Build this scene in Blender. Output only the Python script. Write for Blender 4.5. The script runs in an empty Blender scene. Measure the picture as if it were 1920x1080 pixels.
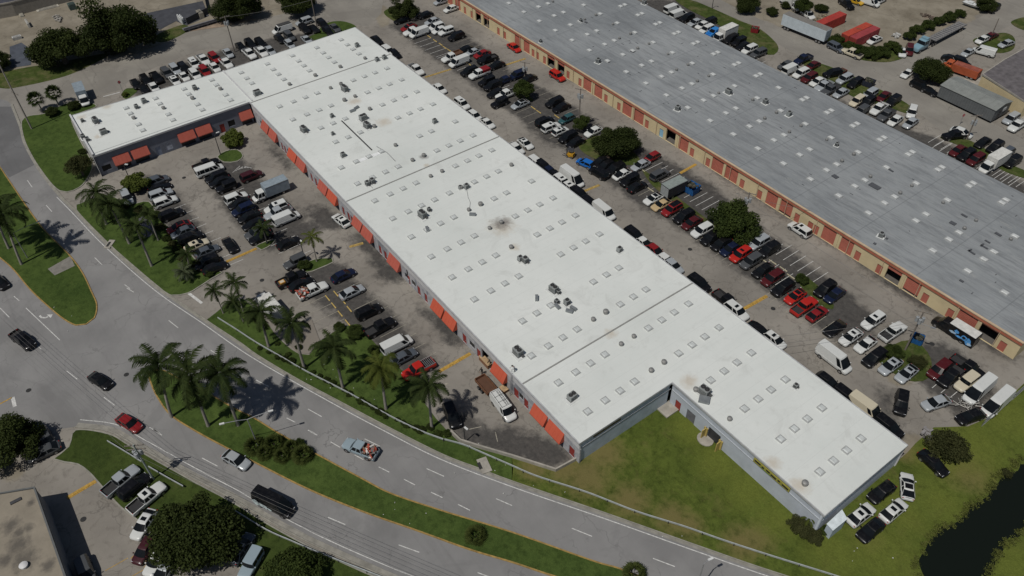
import bpy, math, random
import numpy as np
from mathutils import Vector, Matrix
random.seed(7)
C = bpy.context.scene.collection
SC = bpy.context.scene
rad = math.radians

# ------------------------------------------------------------------ camera, sky, sun, exposure
CAM_H = 100.0
PX, PY, FOC = 960.0, 540.0, 1498.0            # the photograph's centre and focal length in its own pixels
XC = np.array([0.59461291, 0.55333658, -0.58331305])   # world axes seen from the camera (right, down, forward)
YC = np.array([0.80385098, -0.42366626, 0.41752904])
ZC = np.array([-0.01609597, -0.71716493, -0.69671758])
R = np.stack([XC, YC, ZC], 1)
cam_d = bpy.data.cameras.new('camera'); cam = bpy.data.objects.new('camera', cam_d); C.objects.link(cam)
m = Matrix.Identity(4)
for i in range(3):
    m[i][0] = R[0][i]; m[i][1] = -R[1][i]; m[i][2] = -R[2][i]
m[0][3], m[1][3], m[2][3] = 0, 0, CAM_H
cam.matrix_world = m
cam_d.sensor_fit = 'HORIZONTAL'; cam_d.angle = 2 * math.atan(PX / FOC)
cam_d.clip_start = 1; cam_d.clip_end = 5000
SC.camera = cam
SUN_EL, SUN_AZ = rad(61.0), rad(-77.5)         # azimuth measured from +X
sd = bpy.data.lights.new('sun', 'SUN'); so = bpy.data.objects.new('sun', sd); C.objects.link(so)
sd.energy = 5.0; sd.angle = rad(0.5); sd.color = (1.0, 0.955, 0.885)
sv = Vector((math.cos(SUN_EL) * math.cos(SUN_AZ), math.cos(SUN_EL) * math.sin(SUN_AZ), math.sin(SUN_EL)))
so.rotation_euler = sv.to_track_quat('Z', 'Y').to_euler(); so.location = (0, 0, 150)
W = bpy.data.worlds.new('World'); SC.world = W; W.use_nodes = True
nt = W.node_tree; bg = nt.nodes['Background']
sky = nt.nodes.new('ShaderNodeTexSky'); sky.sky_type = 'NISHITA'; sky.sun_disc = False
sky.sun_elevation = SUN_EL; sky.sun_rotation = math.atan2(sv.x, sv.y)
nt.links.new(sky.outputs[0], bg.inputs[0]); bg.inputs[1].default_value = 0.06
SC.view_settings.view_transform = 'Standard'; SC.view_settings.look = 'None'
SC.view_settings.exposure = -0.92; SC.view_settings.gamma = 1.0
SC.cycles.max_bounces = 4; SC.cycles.diffuse_bounces = 2; SC.cycles.glossy_bounces = 2
SC.cycles.transparent_max_bounces = 4; SC.cycles.transmission_bounces = 2

# ------------------------------------------------------------------ survey helpers: a photograph point on a known height -> world
def ray(px, py):
    v = np.array([(px - PX) / FOC, (py - PY) / FOC, 1.0]); return R.T @ v
def g(px, py, z=0.0):
    d = ray(px, py); t = (z - CAM_H) / d[2]
    return Vector((t * d[0], t * d[1], z))
def rise(base, top):
    B = g(*base); d = ray(*top)
    t = math.hypot(B.x, B.y) / math.hypot(d[0], d[1]); return CAM_H + t * d[2]
def ppm(p):
    v = R @ (np.array(p) - np.array([0, 0, CAM_H])); return FOC / v[2]
TILE = {'A': (0, 0), 'B': (480, 0), 'C': (960, 0), 'D': (1440, 0), 'E': (0, 270), 'F': (480, 270), 'G': (960, 270), 'H': (1440, 270),
        'I': (0, 540), 'J': (480, 540), 'K': (960, 540), 'L': (1440, 540), 'M': (0, 810), 'N': (480, 810), 'O': (960, 810), 'P': (1440, 810)}
def T(t, x, y): return (TILE[t][0] + x / 4.0, TILE[t][1] + y / 4.0)
def gt(t, x, y, z=0.0): return g(*T(t, x, y), z)

# ------------------------------------------------------------------ materials
def new_mat(name):
    m = bpy.data.materials.new(name); m.use_nodes = True
    return m, m.node_tree, m.node_tree.nodes['Principled BSDF']
def N(nt, typ, **kw):
    n = nt.nodes.new(typ)
    for k, v in kw.items():
        if hasattr(n, k): setattr(n, k, v)
        else: n.inputs[k].default_value = v
    return n
def ramp(nt, src, a, b):
    r = N(nt, 'ShaderNodeMapRange'); r.inputs[1].default_value = a; r.inputs[2].default_value = b
    nt.links.new(src, r.inputs[0]); return r.outputs[0]
def mix(nt, f, a, b, mode='MIX'):
    n = nt.nodes.new('ShaderNodeMix'); n.data_type = 'RGBA'; n.blend_type = mode
    for i, v in ((0, f), (6, a), (7, b)):
        if isinstance(v, (int, float)): n.inputs[i].default_value = v
        elif isinstance(v, (tuple, list)): n.inputs[i].default_value = (*v[:3], 1)
        else: nt.links.new(v, n.inputs[i])
    return n.outputs[2]
def mth(nt, op, a, b=0.0):
    n = nt.nodes.new('ShaderNodeMath'); n.operation = op
    for i, v in ((0, a), (1, b)):
        if isinstance(v, (int, float)): n.inputs[i].default_value = v
        else: nt.links.new(v, n.inputs[i])
    return n.outputs[0]
def pos(nt): return nt.nodes.new('ShaderNodeNewGeometry').outputs['Position']
def noise(nt, vec, scale, detail=4, rough=0.55, dist=0.0):
    n = N(nt, 'ShaderNodeTexNoise'); n.inputs['Scale'].default_value = scale; n.inputs['Detail'].default_value = detail
    n.inputs['Roughness'].default_value = rough; n.inputs['Distortion'].default_value = dist
    nt.links.new(vec, n.inputs['Vector']); return n.outputs[0]
def stretch(nt, vec, rz, sc):
    n = N(nt, 'ShaderNodeMapping'); n.inputs['Rotation'].default_value = (0, 0, rz); n.inputs['Scale'].default_value = sc
    nt.links.new(vec, n.inputs['Vector']); return n.outputs[0]
MATS = {}
def M(name, col=(.5, .5, .5), rough=.7, metal=0.0, var=.15, scale=1.5, coat=0.0, spec=.4):
    if name in MATS: return MATS[name]
    m, nt, b = new_mat(name)
    v = nt.nodes.new('ShaderNodeTexCoord').outputs['Object']
    n = noise(nt, v, scale, 5, .6)
    c = mix(nt, ramp(nt, n, .3, .7), tuple(x * (1 - var) for x in col), tuple(min(1, x * (1 + var)) for x in col))
    nt.links.new(c, b.inputs['Base Color'])
    b.inputs['Roughness'].default_value = rough; b.inputs['Metallic'].default_value = metal
    b.inputs['Coat Weight'].default_value = coat; b.inputs['Specular IOR Level'].default_value = spec
    MATS[name] = m; return m
def blobs(nt, vec, pts, nz):
    """soft irregular patches at given world spots: (x, y, radius) -> 0..1"""
    out = None
    for (x, y, r) in pts:
        d = nt.nodes.new('ShaderNodeVectorMath'); d.operation = 'DISTANCE'
        nt.links.new(vec, d.inputs[0]); d.inputs[1].default_value = (x, y, 0)
        k = mth(nt, 'ADD', mth(nt, 'DIVIDE', d.outputs['Value'], r), mth(nt, 'MULTIPLY', mth(nt, 'SUBTRACT', nz, .5), 1.6))
        k = ramp(nt, k, 1.0, .25)
        out = k if out is None else mth(nt, 'MAXIMUM', out, k)
    return out
def flat(nt, vec):
    n = nt.nodes.new('ShaderNodeVectorMath'); n.operation = 'MULTIPLY'; nt.links.new(vec, n.inputs[0]); n.inputs[1].default_value = (1, 1, 0)
    return n.outputs[0]

def mat_lot():
    m, nt, b = new_mat('weathered_lot_asphalt'); v = pos(nt)
    n1, n2, n3 = noise(nt, v, .09, 5), noise(nt, v, .7, 6, .65, .6), noise(nt, v, 6, 3, .7)
    c = mix(nt, ramp(nt, n1, .35, .65), (.205, .190, .168), (.285, .265, .234))
    c = mix(nt, ramp(nt, n2, .52, .78), c, (.150, .136, .119))
    c = mix(nt, mth(nt, 'MULTIPLY', ramp(nt, n3, .55, .8), .5), c, (.33, .305, .27))
    st = N(nt, 'ShaderNodeAttribute'); st.attribute_name = 'stain'
    k = ramp(nt, mth(nt, 'ADD', st.outputs['Fac'], mth(nt, 'MULTIPLY', mth(nt, 'SUBTRACT', noise(nt, v, .45, 6, .7), .5), 1.5)), .22, .70)
    c = mix(nt, mth(nt, 'MULTIPLY', k, .88), c, mix(nt, ramp(nt, noise(nt, v, 1.1, 6, .75), .35, .7), (.028, .028, .029), (.085, .080, .075)))
    sp = ramp(nt, noise(nt, stretch(nt, v, 0, (1, .55, 1)), .55, 4, .7), .66, .76)
    c = mix(nt, mth(nt, 'MULTIPLY', sp, .55), c, (.045, .040, .037))
    di = N(nt, 'ShaderNodeAttribute'); di.attribute_name = 'dirt'
    k = ramp(nt, mth(nt, 'ADD', di.outputs['Fac'], mth(nt, 'MULTIPLY', mth(nt, 'SUBTRACT', noise(nt, v, .5, 6, .7), .5), .9)), .35, .6)
    dc = mix(nt, ramp(nt, noise(nt, v, .16, 6, .65), .3, .7), (.170, .148, .112), (.300, .270, .215))
    c = mix(nt, k, c, dc)
    vo = N(nt, 'ShaderNodeTexVoronoi'); vo.feature = 'DISTANCE_TO_EDGE'; vo.inputs['Scale'].default_value = .11
    wv = nt.nodes.new('ShaderNodeVectorMath'); wv.operation = 'ADD'; nt.links.new(v, wv.inputs[0])
    nn = N(nt, 'ShaderNodeTexNoise'); nn.inputs['Scale'].default_value = .25; nn.inputs['Detail'].default_value = 6; nt.links.new(v, nn.inputs['Vector'])
    sc_ = nt.nodes.new('ShaderNodeVectorMath'); sc_.operation = 'SCALE'; nt.links.new(nn.outputs[1], sc_.inputs[0]); sc_.inputs['Scale'].default_value = 7
    nt.links.new(sc_.outputs[0], wv.inputs[1]); nt.links.new(wv.outputs[0], vo.inputs['Vector'])
    cr = ramp(nt, vo.outputs['Distance'], .011, .003)
    c = mix(nt, mth(nt, 'MULTIPLY', cr, .30), c, (.05, .045, .04))
    nt.links.new(c, b.inputs['Base Color']); b.inputs['Roughness'].default_value = .9; b.inputs['Specular IOR Level'].default_value = .2
    return m
def mat_road(name, a, d, rz, tracks=.5):
    m, nt, b = new_mat(name); v = pos(nt)
    n1, n3 = noise(nt, v, .12, 5), noise(nt, v, 5, 3, .7)
    c = mix(nt, ramp(nt, n1, .35, .65), a, d)
    s = noise(nt, stretch(nt, v, rz, (.03, .9, 1)), 1.0, 4, .6)
    c = mix(nt, mth(nt, 'MULTIPLY', ramp(nt, s, .55, .75), tracks), c, tuple(x * .62 for x in a))
    c = mix(nt, mth(nt, 'MULTIPLY', ramp(nt, n3, .6, .85), .35), c, tuple(x * 1.4 for x in d))
    c = mix(nt, mth(nt, 'MULTIPLY', ramp(nt, noise(nt, v, .35, 6, .75), .62, .72), .3), c, tuple(x * .6 for x in a))
    c = mix(nt, mth(nt, 'MULTIPLY', ramp(nt, noise(nt, v, .045, 5, .7, 1.2), .52, .58), .28), c, tuple(x * .72 for x in a))
    vo = N(nt, 'ShaderNodeTexVoronoi'); vo.feature = 'DISTANCE_TO_EDGE'; vo.inputs['Scale'].default_value = .13
    nn = N(nt, 'ShaderNodeTexNoise'); nn.inputs['Scale'].default_value = .3; nn.inputs['Detail'].default_value = 6; nt.links.new(v, nn.inputs['Vector'])
    sc_ = nt.nodes.new('ShaderNodeVectorMath'); sc_.operation = 'SCALE'; nt.links.new(nn.outputs[1], sc_.inputs[0]); sc_.inputs['Scale'].default_value = 6
    wv = nt.nodes.new('ShaderNodeVectorMath'); wv.operation = 'ADD'; nt.links.new(v, wv.inputs[0]); nt.links.new(sc_.outputs[0], wv.inputs[1]); nt.links.new(wv.outputs[0], vo.inputs['Vector'])
    c = mix(nt, mth(nt, 'MULTIPLY', mth(nt, 'MULTIPLY', ramp(nt, vo.outputs['Distance'], .012, .004), ramp(nt, n1, .45, .6)), .4), c, tuple(x * .35 for x in a))
    nt.links.new(c, b.inputs['Base Color']); b.inputs['Roughness'].default_value = .9; b.inputs['Specular IOR Level'].default_value = .2
    return m
def mat_grass(name, dark, light, dry, dryamt, spots=(), lush=(), lushcol=(.165, .195, .038)):
    m, nt, b = new_mat(name); v = pos(nt)
    n1, n2, n3 = noise(nt, v, .12, 6, .65), noise(nt, v, .8, 6, .7), noise(nt, v, 5, 4, .75)
    c = mix(nt, ramp(nt, n1, .3, .7), dark, light)
    c = mix(nt, ramp(nt, n2, .45, .75), c, tuple(x * .6 for x in dark))
    c = mix(nt, mth(nt, 'MULTIPLY', ramp(nt, n3, .5, .8), .55), c, tuple(x * 1.45 for x in light))
    k = ramp(nt, noise(nt, v, .22, 7, .75, .4), .62 - dryamt, .85 - dryamt)
    if spots:
        k = mth(nt, 'MAXIMUM', mth(nt, 'MULTIPLY', k, .6), blobs(nt, flat(nt, v), spots, n2))
    c = mix(nt, mth(nt, 'MULTIPLY', k, .75), c, dry)
    if lush:
        lc = mix(nt, ramp(nt, n3, .35, .75), tuple(x * .62 for x in lushcol), lushcol)
        lc = mix(nt, mth(nt, 'MULTIPLY', ramp(nt, n2, .5, .8), .6), lc, tuple(x * .5 for x in lushcol))
        c = mix(nt, mth(nt, 'MULTIPLY', blobs(nt, flat(nt, v), lush, n1), .8), c, lc)
    nt.links.new(c, b.inputs['Base Color']); b.inputs['Roughness'].default_value = 1; b.inputs['Specular IOR Level'].default_value = .1
    bp = N(nt, 'ShaderNodeBump'); bp.inputs['Strength'].default_value = .8; bp.inputs['Distance'].default_value = .12
    nt.links.new(n3, bp.inputs['Height']); nt.links.new(bp.outputs[0], b.inputs['Normal'])
    return m
def mat_leaf(name, a, d, trans=.25):
    m, nt, b = new_mat(name)
    gi = nt.nodes.new('ShaderNodeNewGeometry')
    oi = nt.nodes.new('ShaderNodeObjectInfo')
    ca = N(nt, 'ShaderNodeAttribute'); ca.attribute_name = 'clump'
    k = mth(nt, 'ADD', mth(nt, 'MULTIPLY', gi.outputs['Random Per Island'], .45), mth(nt, 'ADD', mth(nt, 'MULTIPLY', ca.outputs['Fac'], .55), mth(nt, 'MULTIPLY', oi.outputs['Random'], .2)))
    c = mix(nt, k, a, d)
    nt.links.new(c, b.inputs['Base Color']); b.inputs['Roughness'].default_value = .75; b.inputs['Specular IOR Level'].default_value = .1
    tr = nt.nodes.new('ShaderNodeBsdfTranslucent'); nt.links.new(c, tr.inputs[0])
    ms = nt.nodes.new('ShaderNodeMixShader'); ms.inputs[0].default_value = trans
    nt.links.new(b.outputs[0], ms.inputs[1]); nt.links.new(tr.outputs[0], ms.inputs[2])
    nt.links.new(ms.outputs[0], nt.nodes['Material Output'].inputs[0])
    return m
def mat_paint(col, rough=.32, metal=.0):
    key = 'paint_%.3f_%.3f_%.3f' % tuple(col)
    if key in MATS: return MATS[key]
    m, nt, b = new_mat('car_paint')
    tc = nt.nodes.new('ShaderNodeTexCoord')
    n = noise(nt, tc.outputs['Object'], 2.2, 5, .6)
    c = mix(nt, mth(nt, 'MULTIPLY', ramp(nt, n, .5, .9), .35), col, tuple(.6 * x + .06 for x in col))
    nt.links.new(c, b.inputs['Base Color']); b.inputs['Roughness'].default_value = rough; b.inputs['Metallic'].default_value = metal
    b.inputs['Coat Weight'].default_value = .18; b.inputs['Coat Roughness'].default_value = .08; b.inputs['Specular IOR Level'].default_value = .3
    MATS[key] = m; return m
def mat_roof_white(spots_dark, spots_tan):
    m, nt, b = new_mat('white_roof_coating'); v = pos(nt); f = flat(nt, v)
    n1, n2 = noise(nt, v, .06, 6, .6), noise(nt, v, .8, 5, .7)
    c = mix(nt, ramp(nt, n1, .3, .7), (.620, .652, .626), (.715, .740, .715))
    c = mix(nt, mth(nt, 'MULTIPLY', ramp(nt, n2, .55, .82), .45), c, (.52, .53, .50))
    c = mix(nt, mth(nt, 'MULTIPLY', ramp(nt, noise(nt, v, .16, 6, .7, .8), .56, .66), .35), c, (.50, .515, .49))
    s = noise(nt, stretch(nt, v, 0, (.9, .02, 1)), 1.0, 3, .6)
    c = mix(nt, mth(nt, 'MULTIPLY', ramp(nt, s, .58, .72), .25), c, (.56, .585, .57))
    sy = N(nt, 'ShaderNodeSeparateXYZ'); nt.links.new(v, sy.inputs[0])
    fr = mth(nt, 'FRACT', mth(nt, 'DIVIDE', sy.outputs[0], 3.365))
    c = mix(nt, mth(nt, 'MULTIPLY', ramp(nt, fr, .022, .004), .32), c, (.42, .44, .43))
    c = mix(nt, mth(nt, 'MULTIPLY', blobs(nt, f, spots_tan, n2), .5), c, (.45, .36, .25))
    c = mix(nt, mth(nt, 'MULTIPLY', blobs(nt, f, spots_dark, n2), .7), c, (.13, .12, .12))
    nt.links.new(c, b.inputs['Base Color']); b.inputs['Roughness'].default_value = .8
    return m
def mat_roof_grey():
    m, nt, b = new_mat('grey_felt_roof'); v = pos(nt)
    n1, n2, n3 = noise(nt, v, .05, 6, .6), noise(nt, stretch(nt, v, 0, (.18, 1.1, 1)), .9, 6, .72), noise(nt, v, 3, 4, .7)
    c = mix(nt, ramp(nt, n1, .3, .7), (.188, .204, .216), (.308, .326, .335))
    c = mix(nt, mth(nt, 'MULTIPLY', ramp(nt, n2, .46, .68), .7), c, (.140, .150, .160))
    c = mix(nt, mth(nt, 'MULTIPLY', ramp(nt, noise(nt, stretch(nt, v, 0, (.5, 1.6, 1)), .5, 6, .8, .8), .56, .72), .45), c, (.41, .415, .39))
    c = mix(nt, mth(nt, 'MULTIPLY', ramp(nt, n3, .55, .8), .25), c, (.36, .39, .40))
    sx = N(nt, 'ShaderNodeSeparateXYZ'); nt.links.new(v, sx.inputs[0])
    fr = mth(nt, 'FRACT', mth(nt, 'ADD', mth(nt, 'DIVIDE', sx.outputs[1], 1.0), mth(nt, 'MULTIPLY', noise(nt, v, .2, 2), .25)))
    c = mix(nt, mth(nt, 'MULTIPLY', mth(nt, 'MULTIPLY', ramp(nt, fr, .10, .02), ramp(nt, noise(nt, v, .5, 4), .42, .6)), .6), c, (.13, .14, .15))
    fx = mth(nt, 'FRACT', mth(nt, 'DIVIDE', sx.outputs[0], 13.46))
    c = mix(nt, mth(nt, 'MULTIPLY', ramp(nt, fx, .018, .004), .5), c, (.12, .13, .14))
    nt.links.new(c, b.inputs['Base Color']); b.inputs['Roughness'].default_value = .85
    return m

LOT = mat_lot()
ROAD = mat_road('boulevard_asphalt', (.200, .198, .196), (.256, .253, .249), rad(-12), .25)
STREET = mat_road('side_street_asphalt', (.215, .202, .180), (.275, .260, .230), rad(-85), .35)
GLASS = M('car_glass', (.008, .010, .012), .10, 0, .3, 1, 0, .22)
TRIM = M('black_trim', (.02, .02, .021), .6)
TYRE = M('tyre_rubber', (.018, .018, .018), .85)
RIM = M('wheel_rim', (.35, .35, .36), .35, .7)
LAMP = M('headlamp', (.7, .72, .74), .15, .2)
TAIL = M('tail_lamp', (.35, .02, .02), .25)
LINER = M('bed_liner', (.03, .03, .032), .8)
WHITEPAINT = M('white_road_paint', (.55, .55, .53), .8, 0, .35, 3)
YELPAINT = M('yellow_road_paint', (.42, .26, .055), .8, 0, .35, 3)
WORNYEL = M('worn_yellow_paint', (.38, .27, .09), .85, 0, .5, 3)
CONC = M('pale_concrete', (.34, .32, .28), .9, 0, .22, .8)
STEEL = M('galvanised_steel', (.42, .43, .44), .45, .6)
DARKSTEEL = M('dark_steel', (.09, .09, .095), .5, .5)
WOOD = M('weathered_wood_pole', (.20, .175, .15), .9, 0, .3, 4)

# ------------------------------------------------------------------ mesh helpers
class MB:
    def __init__(s): s.v = []; s.f = []; s.m = []
    def add(s, vs, fs, mi=0):
        o = len(s.v); s.v += [tuple(v) for v in vs]
        for f in fs: s.f.append([o + i for i in f]); s.m.append(mi)
    def box(s, c, d, mi=0, rz=0.0, tilt=None):
        hx, hy, hz = d[0] / 2, d[1] / 2, d[2] / 2
        vs = [Vector((sx * hx, sy * hy, sz * hz)) for sz in (-1, 1) for sy in (-1, 1) for sx in (-1, 1)]
        if tilt: vs = [tilt @ v for v in vs]
        q = Matrix.Rotation(rz, 3, 'Z'); vs = [q @ v + Vector(c) for v in vs]
        s.add(vs, [(0, 2, 3, 1), (4, 5, 7, 6), (0, 1, 5, 4), (2, 6, 7, 3), (0, 4, 6, 2), (1, 3, 7, 5)], mi)
    def tube(s, p, q, r, r2=None, n=8, mi=0, cap=True):
        p, q = Vector(p), Vector(q); r2 = r if r2 is None else r2
        a = (q - p).normalized(); u = a.orthogonal().normalized(); w = a.cross(u)
        vs = []
        for c, rr in ((p, r), (q, r2)):
            for i in range(n):
                t = 2 * math.pi * i / n; vs.append(c + (u * math.cos(t) + w * math.sin(t)) * rr)
        fs = [(i, (i + 1) % n, n + (i + 1) % n, n + i) for i in range(n)]
        if cap: fs += [tuple(range(n - 1, -1, -1)), tuple(range(n, 2 * n))]
        s.add(vs, fs, mi)
    def path(s, pts, r, n=6, mi=0):
        for a, b in zip(pts[:-1], pts[1:]): s.tube(a, b, r, n=n, mi=mi)
    def prism(s, poly, z0, z1, mi=0, top=None):
        n = len(poly); vs = [(p[0], p[1], z0) for p in poly] + [(p[0], p[1], z1) for p in poly]
        ar = sum(poly[i][0] * poly[(i + 1) % n][1] - poly[(i + 1) % n][0] * poly[i][1] for i in range(n))
        fs = [(i, (i + 1) % n, n + (i + 1) % n, n + i) for i in range(n)]
        if ar < 0: fs = [f[::-1] for f in fs]
        s.add(vs, fs, mi)
        t = list(range(n, 2 * n)); s.add([vs[i] for i in t], [list(range(n)) if ar > 0 else list(range(n))[::-1]], mi if top is None else top)
    def mesh(s, name, mats, smooth=0):
        me = bpy.data.meshes.new(name); me.from_pydata(s.v, [], s.f)
        for x in mats: me.materials.append(x)
        me.polygons.foreach_set('material_index', s.m)
        if smooth:
            me.polygons.foreach_set('use_smooth', [True] * len(me.polygons)); me.set_sharp_from_angle(angle=rad(smooth))
        me.update(); return me
    def obj(s, name, mats, parent=None, smooth=0):
        if not isinstance(mats, (list, tuple)): mats = [mats]
        return link(name, s.mesh(name, mats, smooth), parent)
def link(name, me, parent=None):
    o = bpy.data.objects.new(name, me); C.objects.link(o)
    if parent: o.parent = parent
    return o
def tag(o, label, cat, group=None):
    o['label'] = label; o['category'] = cat
    if group: o['group'] = group
    return o
def thing(name, label, cat, loc=(0, 0, 0), rz=0.0, group=None):
    o = bpy.data.objects.new(name, None); C.objects.link(o); o.location = loc; o.rotation_euler = (0, 0, rz); o.empty_display_size = .3
    return tag(o, label, cat, group)
def struct(name, mb, mats, kind='structure'):
    o = mb.obj(name, mats); o['kind'] = kind; return o
def sheet(pts, z, mi=0, mb=None):
    mb = mb or MB(); n = len(pts)
    ar = sum(pts[i][0] * pts[(i + 1) % n][1] - pts[(i + 1) % n][0] * pts[i][1] for i in range(n))
    idx = list(range(n)); mb.add([(p[0], p[1], z) for p in pts], [idx if ar > 0 else idx[::-1]], mi); return mb
def dense(pts, step, closed=False):
    """Catmull-Rom through the surveyed points"""
    P = [Vector((p[0], p[1])) for p in pts]; n = len(P); out = []
    rng = range(n) if closed else range(n - 1)
    for i in rng:
        p0 = P[(i - 1) % n] if closed or i > 0 else P[i] * 2 - P[i + 1]
        p1, p2 = P[i], P[(i + 1) % n]
        p3 = P[(i + 2) % n] if closed or i + 2 < n else p2 * 2 - p1
        k = max(1, int((p2 - p1).length / step))
        for j in range(k):
            t = j / k
            out.append(.5 * ((2 * p1) + (p2 - p0) * t + (2 * p0 - 5 * p1 + 4 * p2 - p3) * t * t + (3 * p1 - p0 - 3 * p2 + p3) * t ** 3))
    if not closed: out.append(P[-1])
    return out
def ribbon(mb, pts, w0, w1, z0, z1, mi=0, closed=False):
    """strip along pts between offsets w0..w1 (to the left), with height when z1 > z0"""
    n = len(pts); L = []; 
    for i in range(n):
        a = pts[i - 1] if (i > 0 or closed) else pts[i]; b = pts[(i + 1) % n] if (i < n - 1 or closed) else pts[i]
        t = (b - a).normalized(); L.append(Vector((-t.y, t.x)))
    rng = range(n) if closed else range(n - 1)
    for i in rng:
        j = (i + 1) % n
        a0, a1, b0, b1 = pts[i] + L[i] * w0, pts[i] + L[i] * w1, pts[j] + L[j] * w0, pts[j] + L[j] * w1
        mb.add([(*a0, z1), (*b0, z1), (*b1, z1), (*a1, z1)], [(0, 1, 2, 3) if w1 > w0 else (3, 2, 1, 0)], mi)
        if z1 - z0 > .02:
            mb.add([(*a0, z0), (*b0, z0), (*b0, z1), (*a0, z1)], [(0, 1, 2, 3)], mi); mb.add([(*a1, z0), (*b1, z0), (*b1, z1), (*a1, z1)], [(3, 2, 1, 0)], mi)

# ------------------------------------------------------------------ ground: one sheet to the horizon, with wear by area
def G2(pts): return [g(x, y) for x, y in pts]
STALLS = [  # sealed, oil-darkened parking bays (photograph points)
    [(262, 325), (300, 335), (350, 385), (425, 505), (395, 530), (345, 470), (295, 395)],
    [(362, 300), (450, 297), (530, 370), (595, 440), (560, 468), (495, 468), (430, 400), (385, 335)],
    [(530, 505), (640, 490), (790, 655), (835, 690), (760, 715), (700, 640), (585, 560)],
    [(585, 545), (640, 600), (680, 612), (735, 655), (700, 590), (640, 520)],
    [(858, 828), (930, 800), (1040, 822), (1085, 858), (1042, 884), (955, 858)],
    [(850, 770), (890, 770), (900, 830), (860, 835)],
    [(730, 45), (800, 30), (875, 65), (960, 135), (1055, 185), (1150, 250), (1320, 335), (1380, 390), (1480, 470), (1580, 540), (1650, 600), (1600, 660), (1520, 600), (1370, 495), (1235, 405), (1105, 320), (1000, 245), (925, 190), (835, 120)],
    [(660, 60), (700, 80), (760, 125), (830, 185), (820, 195), (735, 130)],
    [(245, 155), (330, 122), (480, 78), (660, 48), (640, 66), (480, 110), (260, 185)],
    [(1180, 0), (1310, 0), (1440, 125), (1600, 200), (1760, 262), (1930, 350), (1930, 375), (1700, 262), (1440, 130)],
    [(1725, 640), (1790, 650), (1880, 740), (1800, 790), (1715, 700)],
    [(1870, 620), (1905, 672), (1890, 676), (1840, 640)],
    [(1330, 300), (1430, 355), (1600, 460), (1720, 545), (1890, 665), (1880, 676), (1700, 556), (1480, 410), (1320, 312)],
    [(980, 70), (1100, 150), (1320, 290), (1310, 298), (1090, 160), (975, 80)],
    [(560, 380), (625, 395), (650, 430), (600, 430)], [(640, 440), (700, 445), (760, 520), (730, 540), (680, 470)], [(770, 560), (830, 590), (885, 650), (850, 650)],
    [(470, 215), (540, 290), (560, 330), (520, 300)],
    [(1640, 725), (1665, 720), (1690, 800), (1720, 830), (1680, 840)],
]
DIRT = [
    [(-300, 175), (0, 163), (40, 163), (125, 143), (195, 112), (250, 104), (312, 82), (350, 63), (480, 38), (560, 20), (610, -10), (500, -60), (-100, -80), (-300, 20)],
    [(1300, -10), (1345, 0), (1440, 42), (1472, 53), (1552, 82), (1620, 108), (1690, 108), (1745, 78), (1810, 46), (1880, -5), (1600, -80), (1300, -60)],
    [(715, 55), (735, 40), (725, 15), (715, 5), (700, 20)],
    [(1680, 820), (1720, 810), (1735, 850), (1710, 880), (1692, 850)], [(1635, 655), (1700, 690), (1730, 720), (1680, 725), (1640, 690)],
    [(1740, 225), (1840, 240), (1930, 290), (1930, 310), (1820, 262)],
    [(0, 880), (40, 868), (60, 885), (20, 905), (-40, 900)],
]
gx = np.concatenate([[-1500, -700, -420], np.arange(-300, 30.1, 1.0), [60, 150, 500, 1200]])
gy = np.concatenate([[-1200, -500, -150], np.arange(-60, 260.1, 1.0), [320, 500, 900, 1500]])
nx, ny = len(gx), len(gy)
def pip(X, Y, poly):
    inside = np.zeros(X.shape, bool); n = len(poly)
    for i in range(n):
        x1, y1 = poly[i][0], poly[i][1]; x2, y2 = poly[(i + 1) % n][0], poly[(i + 1) % n][1]
        if y1 == y2: continue
        c = ((y1 > Y) != (y2 > Y)) & (X < (x2 - x1) * (Y - y1) / (y2 - y1) + x1); inside ^= c
    return inside
XX, YY = np.meshgrid(gx, gy, indexing='ij')
def area_mask(polys, it):
    a = np.zeros(XX.shape)
    for p in polys: a = np.maximum(a, pip(XX, YY, G2(p)).astype(float))
    for _ in range(it):
        b = a.copy(); b[1:-1, :] = (a[:-2, :] + a[1:-1, :] * 2 + a[2:, :]) / 4; a = b.copy()
        a[:, 1:-1] = (b[:, :-2] + b[:, 1:-1] * 2 + b[:, 2:]) / 4
    return a
stain, dirt = area_mask(STALLS, 3), area_mask(DIRT, 2)
verts = np.stack([XX.ravel(), YY.ravel(), np.zeros(nx * ny)], 1)
ii, jj = np.meshgrid(np.arange(nx - 1), np.arange(ny - 1), indexing='ij')
a = (ii * ny + jj).ravel(); faces = np.stack([a, a + ny, a + ny + 1, a + 1], 1)
me = bpy.data.meshes.new('parking_lot_ground'); me.from_pydata(verts.tolist(), [], faces.tolist()); me.materials.append(LOT)
for nm, arr in (('stain', stain), ('dirt', dirt)):
    at = me.attributes.new(nm, 'FLOAT', 'POINT'); at.data.foreach_set('value', arr.ravel().astype(np.float32))
o = link('ground', me); o['kind'] = 'structure'

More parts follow.
